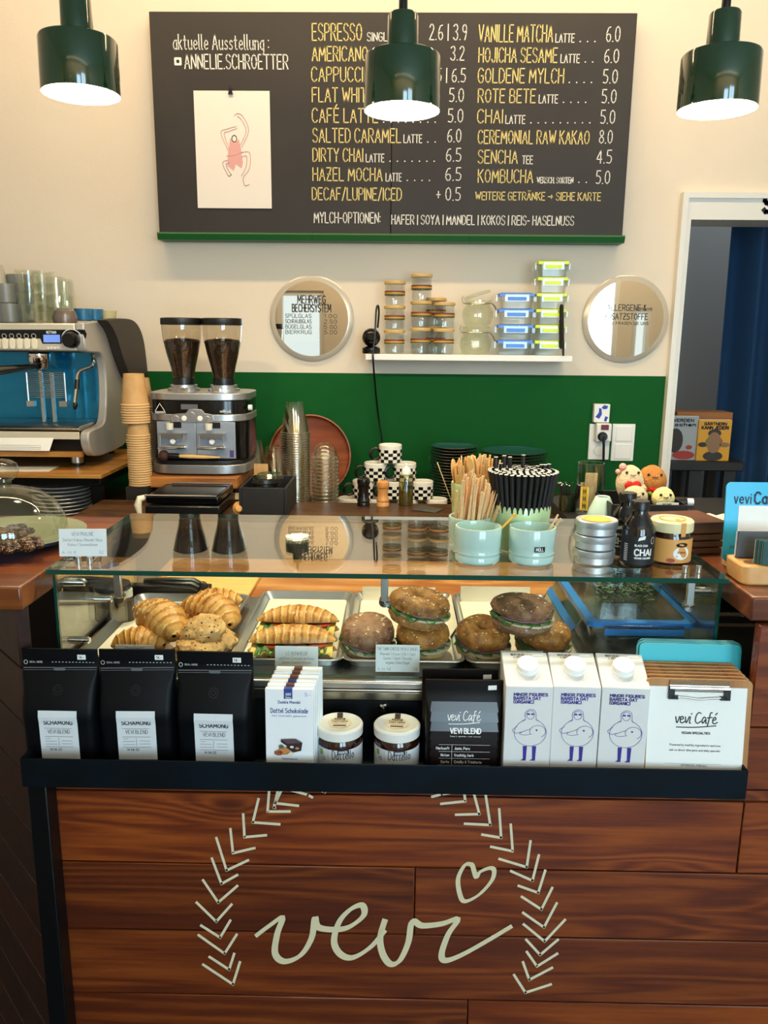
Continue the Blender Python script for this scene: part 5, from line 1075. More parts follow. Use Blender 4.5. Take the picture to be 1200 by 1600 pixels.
q = on(1001, 889, GT); c0 = chai((q.x, q.y+.026, GTs), 0, 'front black bottle with a chai label on the glass top'); q = on(985, 872, GT); chai((q.x-.003, q.y+.0305, GTs), -.6, 'rear black chai bottle, half hidden by the front one', c0)
q = on(1056, 886, GT); hj = T('spread_jar', 'orange labelled spread jar with a cream lid', 'jar', (q.x, q.y+.036, GTs)); r = .0345
MB().lathe([(0, 0), (r-.003, 0), (r-.0005, .004), (r-.0005, .046), (r-.003, .051), (r-.004, .06), (0, .06)], 40).build('jar_body', mat('nut_spread', '#2a130c', .1, coat=.6), hj)
MB().lathe([(r-.003, .055), (r, .055), (r+.0005, .057), (r+.0005, .071), (r-.002, .0735), (r-.006, .0735), (r-.007, .073), (0, .073)], 44).build('lid', mat('lid_cream', '#ece0b0', .35), hj)
m = MB().lathe([(r+.0002, .005), (r+.0003, .045)], 44); cf = lambda x, y: Vector(((r+.0008)*math.sin(x/r), -(r+.0008)*math.cos(x/r), y))
m.add([cf(.008+.014*math.cos(a*PI/10), .022+.011*math.sin(a*PI/10)) for a in range(20)], [range(20)], 1)
rr = r+.0011; cf2 = lambda x, y: Vector((rr*math.sin(x/r), -rr*math.cos(x/r), y))
m.text('Kokos', .008, .022, .004, .0007, cf2, align='c', mi=2, width=.013); m.strokes([[(-.001, .0175), (.017, .0175)]], .0008, cf2, 2)
m.add([cf2(.008+.010*math.cos(a*PI/8), .036+.004*math.sin(a*PI/8)) for a in range(16)], [range(16)], 3); m.add([cf2(-.009+.007*math.cos(a*PI/8), .010+.0035*math.sin(a*PI/8)) for a in range(16)], [range(16)], 4)
m.build('label', [mat('label_orange', '#dda055', .5), M_PAPER, mat('label_red', '#b5483a', .6), M_BLACK, mat('label_red', '#b5483a', .6)], hj)
m = MB(); m.add([cf2(.004, .05), cf2(.012, .05), (.012, -r-.0012, .073), (.004, -r-.0012, .073)], [(0, 1, 2, 3)]); m.add([(.004, -r-.0012, .073), (.012, -r-.0012, .073), (.010, -.004, .0740), (.002, -.004, .0740)], [(0, 1, 2, 3)]); m.build('seal_strip', mat('label_orange', '#dda055', .5), hj)
m = MB(); m.lathe([(.022, .0738), (.019, .0738)], 36); m.build('lid_ring', mat('label_gold', '#c09a34', .5), hj)
m = MB()
for px in (1070, 1091): q = on(px, 895, GT); m.lathe([(0, 0), (.0045, 0), (.0045, .011), (0, .011)], 16, c=(q.x, q.y, GTs))
O('card_clip', 'empty two pin metal card holder at the glass top\'s right corner', 'card holder', m, M_STEEL)
# ================================================================ black riser behind the case with vases and plush
RSZ = 1.10; q0 = on(905, 832, RSZ); ry0 = 1.66
rsr = T('black_riser', 'black low cabinet top behind the glass case, right side', 'counter', (0, 0, 0)); rx0 = on(905, 828, RSZ).x
MB().box(rx0, 1.02, ry0, 2.08, RSZ-.03, RSZ).build('riser_top', M_BBOX, rsr, bevel=.002); MB().box(.57, 1.0, 1.76, 2.05, 0, RSZ-.031).build('pedestal', mat('cupboard_dark', '#120d0a', .6), rsr)
q = on(919, 802, RSZ); gv = T('glass_cylinder', 'tall glass cylinder with a yellow label holding light wooden tags', 'vase', (q.x, q.y, RSZ)); gh_ = at(919, 723, q.y).z-RSZ; gr_ = .031
MB().lathe([(0, .002), (gr_-.003, 0), (gr_, .004), (gr_, gh_), (gr_-.002, gh_), (gr_-.002, .008), (0, .008)], 36).build('glass_body', M_JARG, gv)
m = MB(); m.add([Vector(((gr_+.0006)*math.sin(x), -(gr_+.0006)*math.cos(x), y)) for x, y in ((-.9, .012), (-.3, .012), (-.3, .068), (-.9, .068))], [(0, 1, 2, 3)])
for i in range(3): zz = .022+.017*i; m.strokes([[(-.75, zz), (-.45, zz)], [(-.6, zz-.006), (-.6, zz+.006)], [(-.75, zz+.005), (-.45, zz+.005)]], .002*20, lambda x, y: Vector(((gr_+.001)*math.sin(x), -(gr_+.001)*math.cos(x), y)), 1) if False else m.text('H', -.6, zz-.004, .011, .0015, lambda x, y: Vector(((gr_+.001)*math.sin(-.6+(x+.6)*30), -(gr_+.001)*math.cos(-.6+(x+.6)*30), y)), mi=1, align='c')
m.build('label', [mat('label_yellow', '#e3c24f', .5), M_BLACK], gv)
m = MB(); m.box(-.012, .016, -.002, .001, .012, gh_*.8); m.box(-.02, .0, .006, .009, .01, gh_*.6); m.build('wooden_tags', M_BIRCH, gv)
q = on(929, 808, RSZ); t = T('bud_vase', 'small celadon bud vase with a price sticker', 'vase', (q.x+.004, q.y-.045, RSZ)); MB().move(sc=1.14).lathe([(0, 0), (.024, 0), (.0285, .004), (.029, .012), (.026, .024), (.018, .042), (.0145, .05), (.0135, .051), (.012, .049), (.016, .038), (.022, .02), (0, .01)], 36).build('vase', M_CEL, t)
m = MB(); m.add([(.006, -.0225, .03), (.016, -.0195, .03), (.0155, -.0175, .0365), (.006, -.0205, .0365)], [(0, 1, 2, 3)]); m.build('price_sticker', M_PAPER, t)
q = on(880, 799, RSZ); t = T('dark_glass', 'small dark green glass holding short black straws', 'glass', (q.x+.012, q.y+.01, RSZ)); MB().lathe([(0, 0), (.019, 0), (.0205, .003), (.0215, .04), (.02, .04), (.019, .006), (0, .005)], 28).build('glass_body', mat('bottle_green', '#1f2a1a', .1), t)
src = None; rnd = random.Random(2)
for k in range(22):
    a = rnd.uniform(0, 2*PI); r_ = .014*math.sqrt(rnd.random()); p0 = t.location+Vector((r_*math.cos(a), r_*math.sin(a), .007)); d = Vector((r_*math.cos(a)*1.3, r_*math.sin(a)*1.3, .06+rnd.uniform(-.012, .012)))
    if src is None: src = O('short_straw', 'short black straw in the dark green glass', 'straw', MB().lathe([(.002, 0), (.002, .06), (.0017, .0602, 1), (0, .0601, 1)], 8), [M_STRAW, M_STRAWIN], p0, 0, 'short straws in the dark glass'); src.rotation_euler = aim(d)
    else: dup(src, p0, rot=aim(d))
# plush box
bl, br = on(960, 812, RSZ), on(1074, 812, RSZ); bl.y = br.y = 1.715
bl.x, br.x = at(955, 800, 1.715).x, at(1075, 800, 1.715).x; hB = at(1015, 789, 1.715).z-RSZ
t = T('plush_box', 'open black box with white lettering holding crocheted potatoes', 'box', (0, 0, RSZ)); BD_ = 1.715; bb = BD_+.17
m = MB().box(bl.x, br.x, BD_, bb, 0, .004).box(bl.x, bl.x+.004, BD_, bb, .0042, hB).box(br.x-.004, br.x, BD_, bb, .0042, hB).box(bl.x+.0042, br.x-.0042, BD_, BD_+.004, .0042, hB).box(bl.x+.0042, br.x-.0042, bb-.004, bb, .0042, hB); m.build('box', mat('box_black', '#101012', .5), t, bevel=.0008)
m = MB(); m.text('EMOTIONAL SUPPORT POTATO', 0, hB*.35, .0085, .0014, flat(((bl.x+br.x)/2, BD_-.0005, 0)), width=(br.x-bl.x)*.82, align='c'); m.build('lettering', M_WHITEINK, t)
def plush(name, label, px, py, D, w, h, m_, eyes, extra):
    p = at(px, py, D); t = T(name, label, 'plush toy', (p.x, D, p.z)); rx, rz_ = w/2, h/2
    MB().ball((0, 0, 0), 1, 40, 0, rx, rx*.8, rz_, lambda d: (1+.012*math.cos(d.z*45))*(1-.12*max(d.z, 0))).build('body', m_, t)
    m = MB(); yf = lambda x, z: -rx*.8*math.sqrt(max(.02, 1-(x/rx)**2-(z/rz_)**2))
    ez = eyes*rz_
    for s_ in (-1, 1): m.ball((s_*rx*.42, yf(rx*.42, ez)+.0005, ez), .0032, 10)
    m.tube([(x*rx*.2, yf(x*rx*.2, ez-.006)-.0008, ez-.006+.002*x*x) for x in (-1, -.5, 0, .5, 1)], .0008, 6); m.build('face', M_BLACK, t); extra(t, rx, rz_, yf); return t
M_YBEI = speckle('yarn_beige', '#c9b18d', '#dcc7a4', None, 1, vs=40, bump=1.0, bscale=260, rough=.95); M_YBR = speckle('yarn_brown', '#a9692f', '#c0813f', None, 1, vs=40, bump=1.0, bscale=260, rough=.95); M_YYE = speckle('yarn_yellow', '#e6d58c', '#efe2a8', None, 1, vs=40, bump=1.0, bscale=260, rough=.95)
M_YRED = speckle('yarn_red', '#b81c14', '#c9281c', None, 1, vs=40, bump=1.0, bscale=260, rough=.95); M_YPINK = mat('yarn_pink', '#e6a394', .95, bump=(260, 1)); M_YGRN = mat('yarn_green', '#a9c45a', .95, bump=(260, 1))
def ex1(t, rx, rz_, yf):
    m = MB(); m.ball((-.008, yf(0, 0)-.001, -.004), .011, 14, 0, 1, .5, .9).ball((.008, yf(0, 0)-.001, -.003), .011, 14, 0, 1, .5, .9).ball((0, yf(0, 0)-.0012, -.012), .010, 14, 0, 1.1, .5, .9); m.build('red_heart', M_YRED, t)
    m = MB(); m.ball((-rx*.62, -.004, rz_*.8), .0085, 12).ball((-rx*.95, -.004, rz_*.55), .006, 12); m.build('pink_bow', M_YPINK, t)
    m = MB(); m.tube([(rx*.8, 0, -.006), (rx*.9, -.018, -.012), (rx*.4, -.028, -.010)], [.007, .0065, .006], 10); m.build('arm', M_YBEI, t)
def ex2(t, rx, rz_, yf):
    m = MB(); m.tube([(x*rx*.8, yf(x*rx*.8, -rz_*.42)-.002, -rz_*.42+.003*math.sin(x*14)) for x in [i/8-1 for i in range(17)]], .0045, 10); m.build('red_filling', M_YRED, t)
    m = MB(); m.tube([(x*rx*.8, yf(x*rx*.8, -rz_*.6)-.003, -rz_*.62+.003*math.sin(x*11)) for x in [i/8-1 for i in range(17)]], .0065, 10); m.build('green_leaf', M_YGRN, t)
def ex3(t, rx, rz_, yf):
    m = MB(); m.box(-rx*.85, rx*1.1, yf(0, -.006)-.004, yf(0, -.006)-.003, -.020, -.006); m.text('DON T WORRY', .002, -.011, .003, .0006, flat((0, yf(0, -.006)-.0045, 0)), align='c', mi=1).text('BE HAPPY', .002, -.016, .003, .0006, flat((0, yf(0, -.006)-.0045, 0)), align='c', mi=1); m.build('paper_note', [M_PAPER, M_INK], t)
plush('crochet_potato', 'beige crocheted potato toy hugging a red heart, pink bow', 984, 753, 1.80, .062, .088, M_YBEI, .55, ex1); plush('crochet_burger', 'brown crocheted toy with red and green filling', 1018, 751, 1.82, .068, .082, M_YBR, .42, ex2)
plush('crochet_lemon', 'yellow crocheted toy holding a white note', 1036, 778, 1.755, .050, .056, M_YYE, .35, ex3); plush('crochet_potato', 'small beige crocheted potato in front of the heart one', 992, 776, 1.75, .056, .056, M_YBEI, .35, lambda *a: None)
p = at(1056, 760, 1.95); m = MB().move((p.x, 1.95, RSZ+.013), ry=PI/2); m.lathe([(0, -.05), (.0125, -.05), (.0125, .028), (0, .028)], 20); m.lathe([(.0095, .0282), (.0095, .045), (0, .046)], 20, mi=1); O('black_tube', 'black tube with a white end lying behind the plush box', 'tube', m, [M_BLACK, M_WHITE])
# ================================================================ right worktop
M_WALN = wood('dark_walnut', '#1f0f07', '#452312', '#6a3a1e', axis=0, rings=8, rough=.4, knots=False)
src = None
for i, (w, zz) in enumerate(((.11, .012), (.105, .012), (.11, .012), (.115, .022))):
    q = on(1082, 872, SLAB_Z); o = O('wooden_board', 'dark wooden board, %s of the pile behind the orange jar' % ordn(i, 4), 'board', MB().box(-w/2, w/2, -.05, .05, 0, zz-.0008), M_WALN, (at(1068, 850, 1.42).x+.003*(i % 2), 1.44, SLAB_Z+.0004+.0125*i), .12+.02*i, 'wooden boards right of the jar', bevel=.0015)
q = on(1130, 855, SLAB_Z); m = MB(); rnd = random.Random(4)
m.ball((0, 0, .018), .030, 32, 0, 1.2, .8, .62, lambda d: 1+.16*math.sin(d.x*7+d.z*5)+.1*math.sin(d.y*11+d.z*13)); O('crumpled_cloth', 'crumpled cream cloth behind the blue payment sign', 'cloth', m, mat('cloth_cream', '#e6dcc4', .9), (at(1122, 830, 1.55).x, 1.56, SLAB_Z+.0005))
# blue payment sign
D = 1.315; a = at(1134, 757, D+.02); b = at(1128, 882, D)
sg = T('payment_sign', 'bright blue sign plate with lettering in a wooden foot', 'sign', (b.x, D, SLAB_Z)); SH = a.z-SLAB_Z-.004; SW = .108
m = MB().move((0, 0, .010), rx=-.10, rz=0); m.prism(rrect(0, SW, 0, SH, .009, 5), 0, .003, 'xz'); m.build('plate', mat('sign_blue', '#12b4de', .3), sg)
m = MB().move((0, 0, .010), rx=-.10); fn = flat((0, -.0006, 0)); m.text('vevi', .014, SH*.735, .0175, .0022, fn, width=.028).text('Café', .048, SH*.735, .0185, .0034, fn, width=.04); m.build('sign_lettering', mat('sign_navy', '#123a5c', .5), sg)
m = MB().move((0, 0, .010), rx=-.10); m.prism(rrect(.022, .082, SH*.32, SH*.32+.052, .001), -.0006, -.0001, 'xz'); m.build('white_panel', M_PAPER, sg)
m = MB().move((0, 0, .010), rx=-.10); m.text('powered by', .012, SH*.17, .006, .0008, fn, width=.04); m.build('small_lettering', mat('sign_mid', '#0d84a8', .5), sg)
MB().box(.006, .10, -.012, .018, 0, .022).build('wooden_foot', mat('beech_pale', '#cfa878', .5, vary=('#dab88c', 30)), sg, bevel=.002)
# wooden card holder with cards
q = on(1159, 915, SLAB_Z); ch = T('card_holder', 'light wooden block with slots holding business cards', 'card holder', (q.x, q.y, SLAB_Z))
M_BEECH = mat('beech_warm', '#cf9757', .4, vary=('#dcab6f', 25)); MB().prism(rrect(0, .16, 0, .075, .014, 5), 0, .031, 'xy').build('block', M_BEECH, ch, bevel=.003)
m = MB(); m.prism(rrect(.008, .15, .046, .06, .006, 5), .0312, .0316, 'xy'); m.prism(rrect(.01, .06, .014, .034, .009, 6), .0312, .0316, 'xy'); m.build('slots', mat('slot_brown', '#5a3718', .7), ch)
O('card_bundle', 'dark grey card standing in the back slot of the wooden holder', 'card', MB().box(0, .09, 0, .003, 0, .043), mat('card_dark', '#41464c', .4), (q.x+.010, q.y+.052, SLAB_Z+.0318)); O('card_bundle', 'light grey card behind the dark one in the holder', 'card', MB().box(0, .09, 0, .0012, 0, .043), mat('card_pale', '#cfccc6', .5), (q.x+.008, q.y+.0565, SLAB_Z+.0318))
for i in range(3): O('booklet', ('front dark green booklet in the wooden card holder', 'middle booklet behind the front green one', 'rear booklet behind the two green ones')[i], 'booklet', MB().box(0, .06, 0, .0035, 0, .038).box(.0003, .06, .0036, .0052, 0, .037, 1), [mat('booklet_green', '#12453f', .4), M_PAPER], (q.x+.030-.003*i, q.y+.006+.006*i, SLAB_Z+.0318))
# ================================================================ inside the case
TZ_ = CZ+.0018
M_TRAYM = mat('tray_alu', '#c9cacb', .3, .95); M_PARCH = mat('parchment', '#eee6d4', .75)
def sheet(w, d, flap):
    m = MB().box(-w/2+.012, w/2-.012, -d/2+.012, d/2-.012, 0, .0006)
    if flap:
        m.prism([(d/2-.012, .0), (d/2-.006, .012), (d/2-.004, flap), (d/2-.0045, flap), (d/2-.0066, .012), (d/2-.0126, .0006)], -w/2+.014, w/2-.03, 'yz'); m.prism([(w/2-.012, .0), (w/2-.006, .01), (w/2+.001, flap*.8), (w/2+.0005, flap*.8), (w/2-.0066, .01), (w/2-.0126, .0006)], -d*.1, d/2-.03, 'xz')
    return m
def tray(px0, px1, label, m_, plabel, y0=1.262, y1=1.628, rz=0, flap=0):
    x0, x1 = at(px0, 940, 1.62).x, at(px1, 940, 1.62).x; w, d = x1-x0, y1-y0
    t = T('baking_tray', label, 'baking tray', ((x0+x1)/2, (y0+y1)/2, TZ_), rz)
    rr = lambda e, z, r=.018: [(x, y, z) for x, y in rrect(-w/2+e, w/2-e, -d/2+e, d/2-e, r)]
    MB().loft([rr(.008, 0), rr(.0, .014), rr(-.003, .016), rr(-.004, .0145), rr(-.003, .0165), rr(.001, .0165), rr(.0095, .0015), rr(.012, .0012)], 0).build('tray', m_, t)
    p = O('baking_paper', plabel, 'paper', sheet(w, d, flap), M_PARCH, ((x0+x1)/2, (y0+y1)/2, TZ_+.0017), rz)
    return (x0+x1)/2
tray(224, 391, 'baking tray of croissants and cookies, leftmost in the case', M_TRAYM, 'white baking paper under the croissants and cookies', 1.262, 1.60)
tray(414, 551, 'silver baking tray with the two filled croissants', M_TRAYM, 'white baking paper under the filled croissants')
tray(556, 702, 'silver baking tray with three bagels beneath the middle clamp', M_TRAYM, 'white baking paper under the middle bagels', flap=.028); tray(709, 850, 'silver baking tray with bagels next to the blue lidded box', M_TRAYM, 'white baking paper under the right bagels', flap=.032)
m = MB(); x0, x1 = at(210, 930, 1.63).x, at(332, 930, 1.63).x; m.box(x0, x1, 1.606, 1.632, 0, .03); O('black_tray', 'black tray edge standing behind the croissants', 'tray', m, M_BLACK, (0, 0, TZ_), bevel=.003)
CROM = [speckle('croissant_crest', '#a05a1e', '#c98a3e', None, 1, vs=30, bump=.5, bscale=110, rough=.4, coat=.2), speckle('croissant_crust', '#c4883c', '#e0ab5c', None, 1, vs=30, bump=.5, bscale=110, rough=.45, coat=.1), speckle('croissant_pale', '#dca957', '#efcd87', None, 1, vs=30, bump=.5, bscale=110, rough=.55)]; M_COOK = speckle('cookie_crust', '#b57f3e', '#e3bd80', '#2c160d', 120, .24, .7, vs=45, bump=1.0, bscale=150)
def crescent(L, R, bend, half=None, ridges=5, flat_=.85, seed=0, amp=.16):
    rings = []; n = 90; sg = 26
    for i in range(n+1):
        t = -1+2*i/n; a = t*bend; cx = math.sin(a)/max(math.sin(bend), .01)*L/2; cy = -(1-math.cos(a))*L/2/max(math.sin(bend), .01)
        base = max(.05, (1-abs(t)**2.3)); rr = R*base**.75
        tx, ty = math.cos(a), -math.sin(a); nx, ny = -ty, tx; ring = []
        for k in range(sg):
            th = 2*PI*k/sg; c, s = math.cos(th), math.sin(th); fr = (abs(t)*ridges+.28*c) % 1.0; q = rr*(1-amp*.5+amp*(1-fr)**1.4)*(1+.10*noise.noise(Vector((cx*40+seed, c*1.5, s*1.5+seed))))
            z = q*s*flat_
            if half == 'top': z = max(z, 0)
            if half == 'bottom': z = min(z, 0)
            if half is None: z = max(z, -R*.55)
            ring.append((cx+nx*q*c, cy+ny*q*c, z))
        rings.append(ring)
    return rings
def cro(L, R, bend, half=None, ridges=4, flat_=.85, seed=0, amp=.15):
    """a croissant surface: each rolled layer brown on its crest, paler towards the next layer"""
    rg = crescent(L, R, bend, half, ridges, flat_, seed, amp); n = len(rg[0]); vs_ = [p for r in rg for p in r]; fs = []; ms = []
    for i in range(len(rg)-1):
        for k in range(n):
            fs.append((i*n+k, i*n+(k+1) % n, (i+1)*n+(k+1) % n, (i+1)*n+k)); t = abs(-1+2*(i+.5)/(len(rg)-1)); th = 2*PI*(k+.5)/n
            fr = (t*ridges+.28*math.cos(th)+.12*noise.noise(Vector((i*.3+seed, k*.5, 0)))) % 1.0; ms.append(0 if fr < .3 else 1 if fr < .8 else 2)
    return MB().add(vs_, fs, ms, True)
def croissant(label, px, py, z, L, R, bend, rz, ry=0, rx=0):
    p = on(px, py, z); o = O('croissant', label, 'croissant', cro(L, R, bend, seed=px), CROM, (p.x, p.y, z), rz, 'croissants in the case'); o.rotation_euler = (rx, ry, rz); return o
croissant('large golden croissant lying diagonally at the tray\'s left', 254, 968, 1.012, .135, .037, .55, -.75, .12)
croissant('pale croissant at the front left of the tray', 219, 1003, .985, .088, .031, .75, .1)
croissant('large croissant at the back right of the tray', 334, 955, 1.005, .125, .036, .75, -.55, .1)
croissant('croissant lying beneath the back right one', 318, 972, .984, .115, .028, .6, -.3)
croissant('darker croissant hidden behind the large back one', 338, 938, .995, .10, .028, .6, .2); croissant('croissant mostly hidden beneath the large left one', 246, 985, .982, .10, .026, .5, -.9)
def cookie(label, px, py, z, r, h, rx=0, ry=0, rz=0, sd=0):
    p = on(px, py, z); m = MB(); m.ball((0, 0, 0), 1, 36, 0, r, r*.92, h, lambda d: 1+.14*noise.noise(d*2.3+Vector((sd, 0, 0)))+.10*noise.noise(d*6+Vector((sd, 0, 0)))+.05*noise.noise(d*14)); o = O('cookie', label, 'cookie', m, M_COOK, (p.x, p.y, z), 0, 'chocolate chip cookies in the case'); o.rotation_euler = (rx, ry, rz)
cookie('chocolate chip cookie on top, leaning on the croissant', 317, 985, 1.006, .040, .021, .35, -.1, 0, 1); cookie('cookie in the middle of the cookie pile', 312, 1010, .986, .041, .016, .12, .1, 0, 4); cookie('lowest cookie, front left of the pile', 300, 1021, .970, .040, .012, 0, 0, 0, 7); cookie('cookie half hidden at the right of the pile', 338, 998, .982, .036, .017, .2, .2, 0, 9)
p = at(283, 928, 1.585); t = T('tongs', 'black serving tongs lying across the back of the croissant tray', 'tongs', (p.x, 1.575, 1.0))
m = MB(); m.tube([(-.075, .01, .004), (-.02, .004, .008), (.03, 0, .008), (.045, -.004, .002)], [.006, .007, .008, .007], 10); m.tube([(-.075, .014, .002), (-.02, -.008, .004), (.03, -.012, .004), (.045, -.016, -.002)], [.006, .006, .008, .007], 10); m.build('arms', M_BLACK, t)
m = MB(); m.ball((.05, -.008, -.004), .014, 16, 0, .9, .7, 1.1); m.build('gripping_head', mat('tong_brown', '#1a120d', .3), t)
# filled croissants
M_LET = speckle('lettuce_leaf', '#1f4516', '#4a7a2a', None, 1, vs=30, bump=.4, rough=.5); M_TOM = mat('tomato_slice', '#b9442a', .3); M_CHE = mat('cheese_slice', '#e8c860', .45); M_ONI = mat('onion_slice', '#a0687f', .35); M_HAM = mat('filling_pale', '#d9c8a4', .6)
def leaf_strip(L, w, z, amp, seed, bend=.4):
    rnd = random.Random(seed); rings = []
    for i in range(41):
        t = -1+i/20; a = t*bend; cx = math.sin(a)/math.sin(bend)*L/2; cy = -(1-math.cos(a))*L/2/math.sin(bend)
        rings.append([(cx, cy-w+.003*math.sin(i*1.7+seed), z+amp*math.sin(i*.9+seed)), (cx, cy, z+.002), (cx, cy+w, z+.002)])
    return rings
def filled(label, px, py, z, rz):
    p = on(px, py, z); t = T('filled_croissant', label, 'sandwich', (p.x, p.y, z), rz, 'filled croissants in the case'); L, R, b = .150, .036, .55; h0 = R*.5
    m = cro(L, R, b, 'bottom', flat_=.5, amp=.05); m.v = [v+Vector((0, 0, h0)) for v in m.v]; m.build('bottom_half', CROM, t)
    m = MB().move((0, 0, h0)); m.loft(leaf_strip(L*.93, .038, .003, .0015, 1, b), 0, False, True, False); m.build('cheese', M_CHE, t, solid=.0025)
    m = MB().move((0, -.0, h0+.004)); m.loft(leaf_strip(L*.80, .041, .003, .0055, 3, b), 0, False, True, False); m.build('lettuce', M_LET, t, solid=.0012)
    m = MB()
    for k in range(4): m.cyl((-.03+.024*k, -.012-.0016*(k-1.5)**2, h0+.0085), .021, .003, 20)
    m.build('tomato_slices', M_TOM, t)
    m = cro(L, R*.95, b, 'top', flat_=.75, seed=px, ridges=5, amp=.08); X_ = Matrix.Translation((0, .004, h0+.011)) @ Matrix.Rotation(-.12, 4, 'X'); m.v = [X_ @ v for v in m.v]; m.build('top_half', CROM, t)
filled('filled croissant at the back of its tray', 467, 991, TZ_+.003, .0); filled('filled croissant in front, showing lettuce and tomato', 458, 1024, TZ_+.003, .06)
# bagels
def bagel_mat(nm, a, b): return speckle(nm, a, b, '#ead9ae', 110, .17, .5, vs=55, bump=1.0, bscale=140, coat=.1)
BM = [bagel_mat('bagel_mauve', '#6e452c', '#a67b5a'), bagel_mat('bagel_golden', '#8a4d14', '#cd8f3c'), bagel_mat('bagel_brown', '#7c451b', '#c08a48')]; M_CRUMB = speckle('bagel_crumb', '#c29a63', '#d8b884', None, 1, vs=50, bump=.5, rough=.8)
def bagel(label, px, py, z, r, m_, rx=-.0, ry=0, rz=0, hole=True, sd=0, gap=.012, flat_=1.0):
    p = on(px, py, z+.02); t = T('bagel', label, 'bagel', (p.x, p.y, z), 0, 'filled bagels in the case'); t.rotation_euler = (rx, ry, rz); hb, ht = .021, .027*flat_
    nz = lambda r_, z_, a: r_*(1+.10*noise.noise(Vector((math.cos(a)*1.4, math.sin(a)*1.4, z_*25+sd)))+.05*noise.noise(Vector((math.cos(a)*5, math.sin(a)*5, sd))))
    MB().lathe([(0, .002), (r*.7, 0), (r*.92, .006), (r, .014), (r*.97, hb), (0, hb)], 40, fn=nz).build('bottom_half', M_CRUMB if sd % 2 else m_, t)
    z0 = hb+gap; pr = [(0, z0), (r*.97, z0), (r*1.01, z0+ht*.3), (r*.95, z0+ht*.65), (r*.8, z0+ht*.9), (r*.58, z0+ht)]+([(r*.38, z0+ht*.95), (r*.22, z0+ht*.72), (r*.12, z0+ht*.45), (0, z0+ht*.4)] if hole else [(r*.3, z0+ht*1.03), (0, z0+ht*1.0)])
    MB().lathe(pr, 40, fn=nz).build('top_half', m_, t)
    m = MB(); n = 48
    rings = [[(rr*math.cos(2*PI*k/n)*(1+.05*math.sin(k*2.1+sd)), rr*math.sin(2*PI*k/n)*(1+.05*math.sin(k*2.1+sd)), hb+zz+am*math.sin(k*1.3+sd*2)) for k in range(n)] for rr, zz, am in ((r*.5, .007, 0), (r*.8, .006, .001), (r*1.03, .003, .005))]
    m.loft(rings, 0, False); m.build('lettuce', M_LET, t, solid=.001)
    m = MB(); m.cyl((.004, -.004, hb+.0005), r*.98, .0035, 32); m.build('filling', M_HAM, t)
    m = MB()
    for k in range(5): a = -2.6+k*.5; m.cyl((r*.55*math.cos(a), r*.55*math.sin(a), hb+.0085), r*.42, .0022, 18)
    m.build('onion_slices', M_ONI, t)
    m = MB(); rnd = random.Random(sd+30)
    for k in range(26):
        a = rnd.uniform(0, 2*PI); q = rnd.uniform(.5, .93); zz = z0+ht*(1.0 if q < .6 else 1-((q-.6)/.4)**1.6*.52); m.ball((nz(r*q, zz, a)*math.cos(a), nz(r*q, zz, a)*math.sin(a), zz), .0022, 6, 0, 1.2, .8, .5)
    m.build('oat_flakes', mat('oat_flake', '#ead7a5', .7), t)
z1 = TZ_+.003
bagel('mauve brown seeded bagel at the left of the middle tray', 573, 1001, z1, .047, BM[0], .22, .06, 0, False, 2, .014); bagel('golden seeded bagel at the right of the middle tray', 659, 1004, z1, .046, BM[1], .1, -.03, .5, True, 3, .010); bagel('seeded bagel stacked on the two below, right under the middle clamp', 651, 956, z1+.062, .051, BM[2], .16, .05, 1.0, True, 4, .008)
bagel('golden bagel with much lettuce, left front of the right tray', 752, 1005, z1, .047, BM[1], .18, .05, 0, True, 5, .014); bagel('flat brown bagel stacked on top in the right tray', 813, 965, z1+.056, .052, BM[0], .05, .06, .4, False, 6, .012, .8); bagel('golden bagel at the right front of the right tray', 846, 1006, z1, .047, BM[1], .12, -.04, .9, False, 7, .012)
# price cards in the case
price_card(178, 1009, 241, 1036, 1.242, TZ_, 'low white croissants card in front of the left tray', [('CROISSANTS', 0, .62, .26, .5, 'c'), ('PUR', -.4, .2, .2, .12, 'l')], 0, False); price_card(429, 1011, 497, 1060, 1.244, TZ_, 'white price card behind the chocolate bars', [('LE BONHEUR', 0, .62, .15, .5, 'c'), ('gefülltes Croissant mit Käse', 0, .43, .11, .8, 'c'), ('Gurke | Tomate | Rucola', 0, .26, .11, .66, 'c')], 0, False)
price_card(587, 1009, 655, 1064, 1.24, TZ_, 'white bagel price card beneath the middle bagels', [('THE TWIN CHEESE PICKLE BAGEL', 0, .80, .11, .94, 'c'), ('Mandel | Käse | Dill | Salz', 0, .62, .1, .8, 'c'), ('Gurke | Salat | Rucola', 0, .46, .1, .64, 'c'), ('veganer Dinkel Bagel', 0, .3, .1, .54, 'c'), ('A, H, SE', -.45, .06, .09, .3, 'l'), ('7.8', .44, .06, .1, .08, 'r')], 0, False); price_card(783, 1018, 848, 1050, 1.242, TZ_, 'plain grey card behind the left oat carton', [], 0, False)
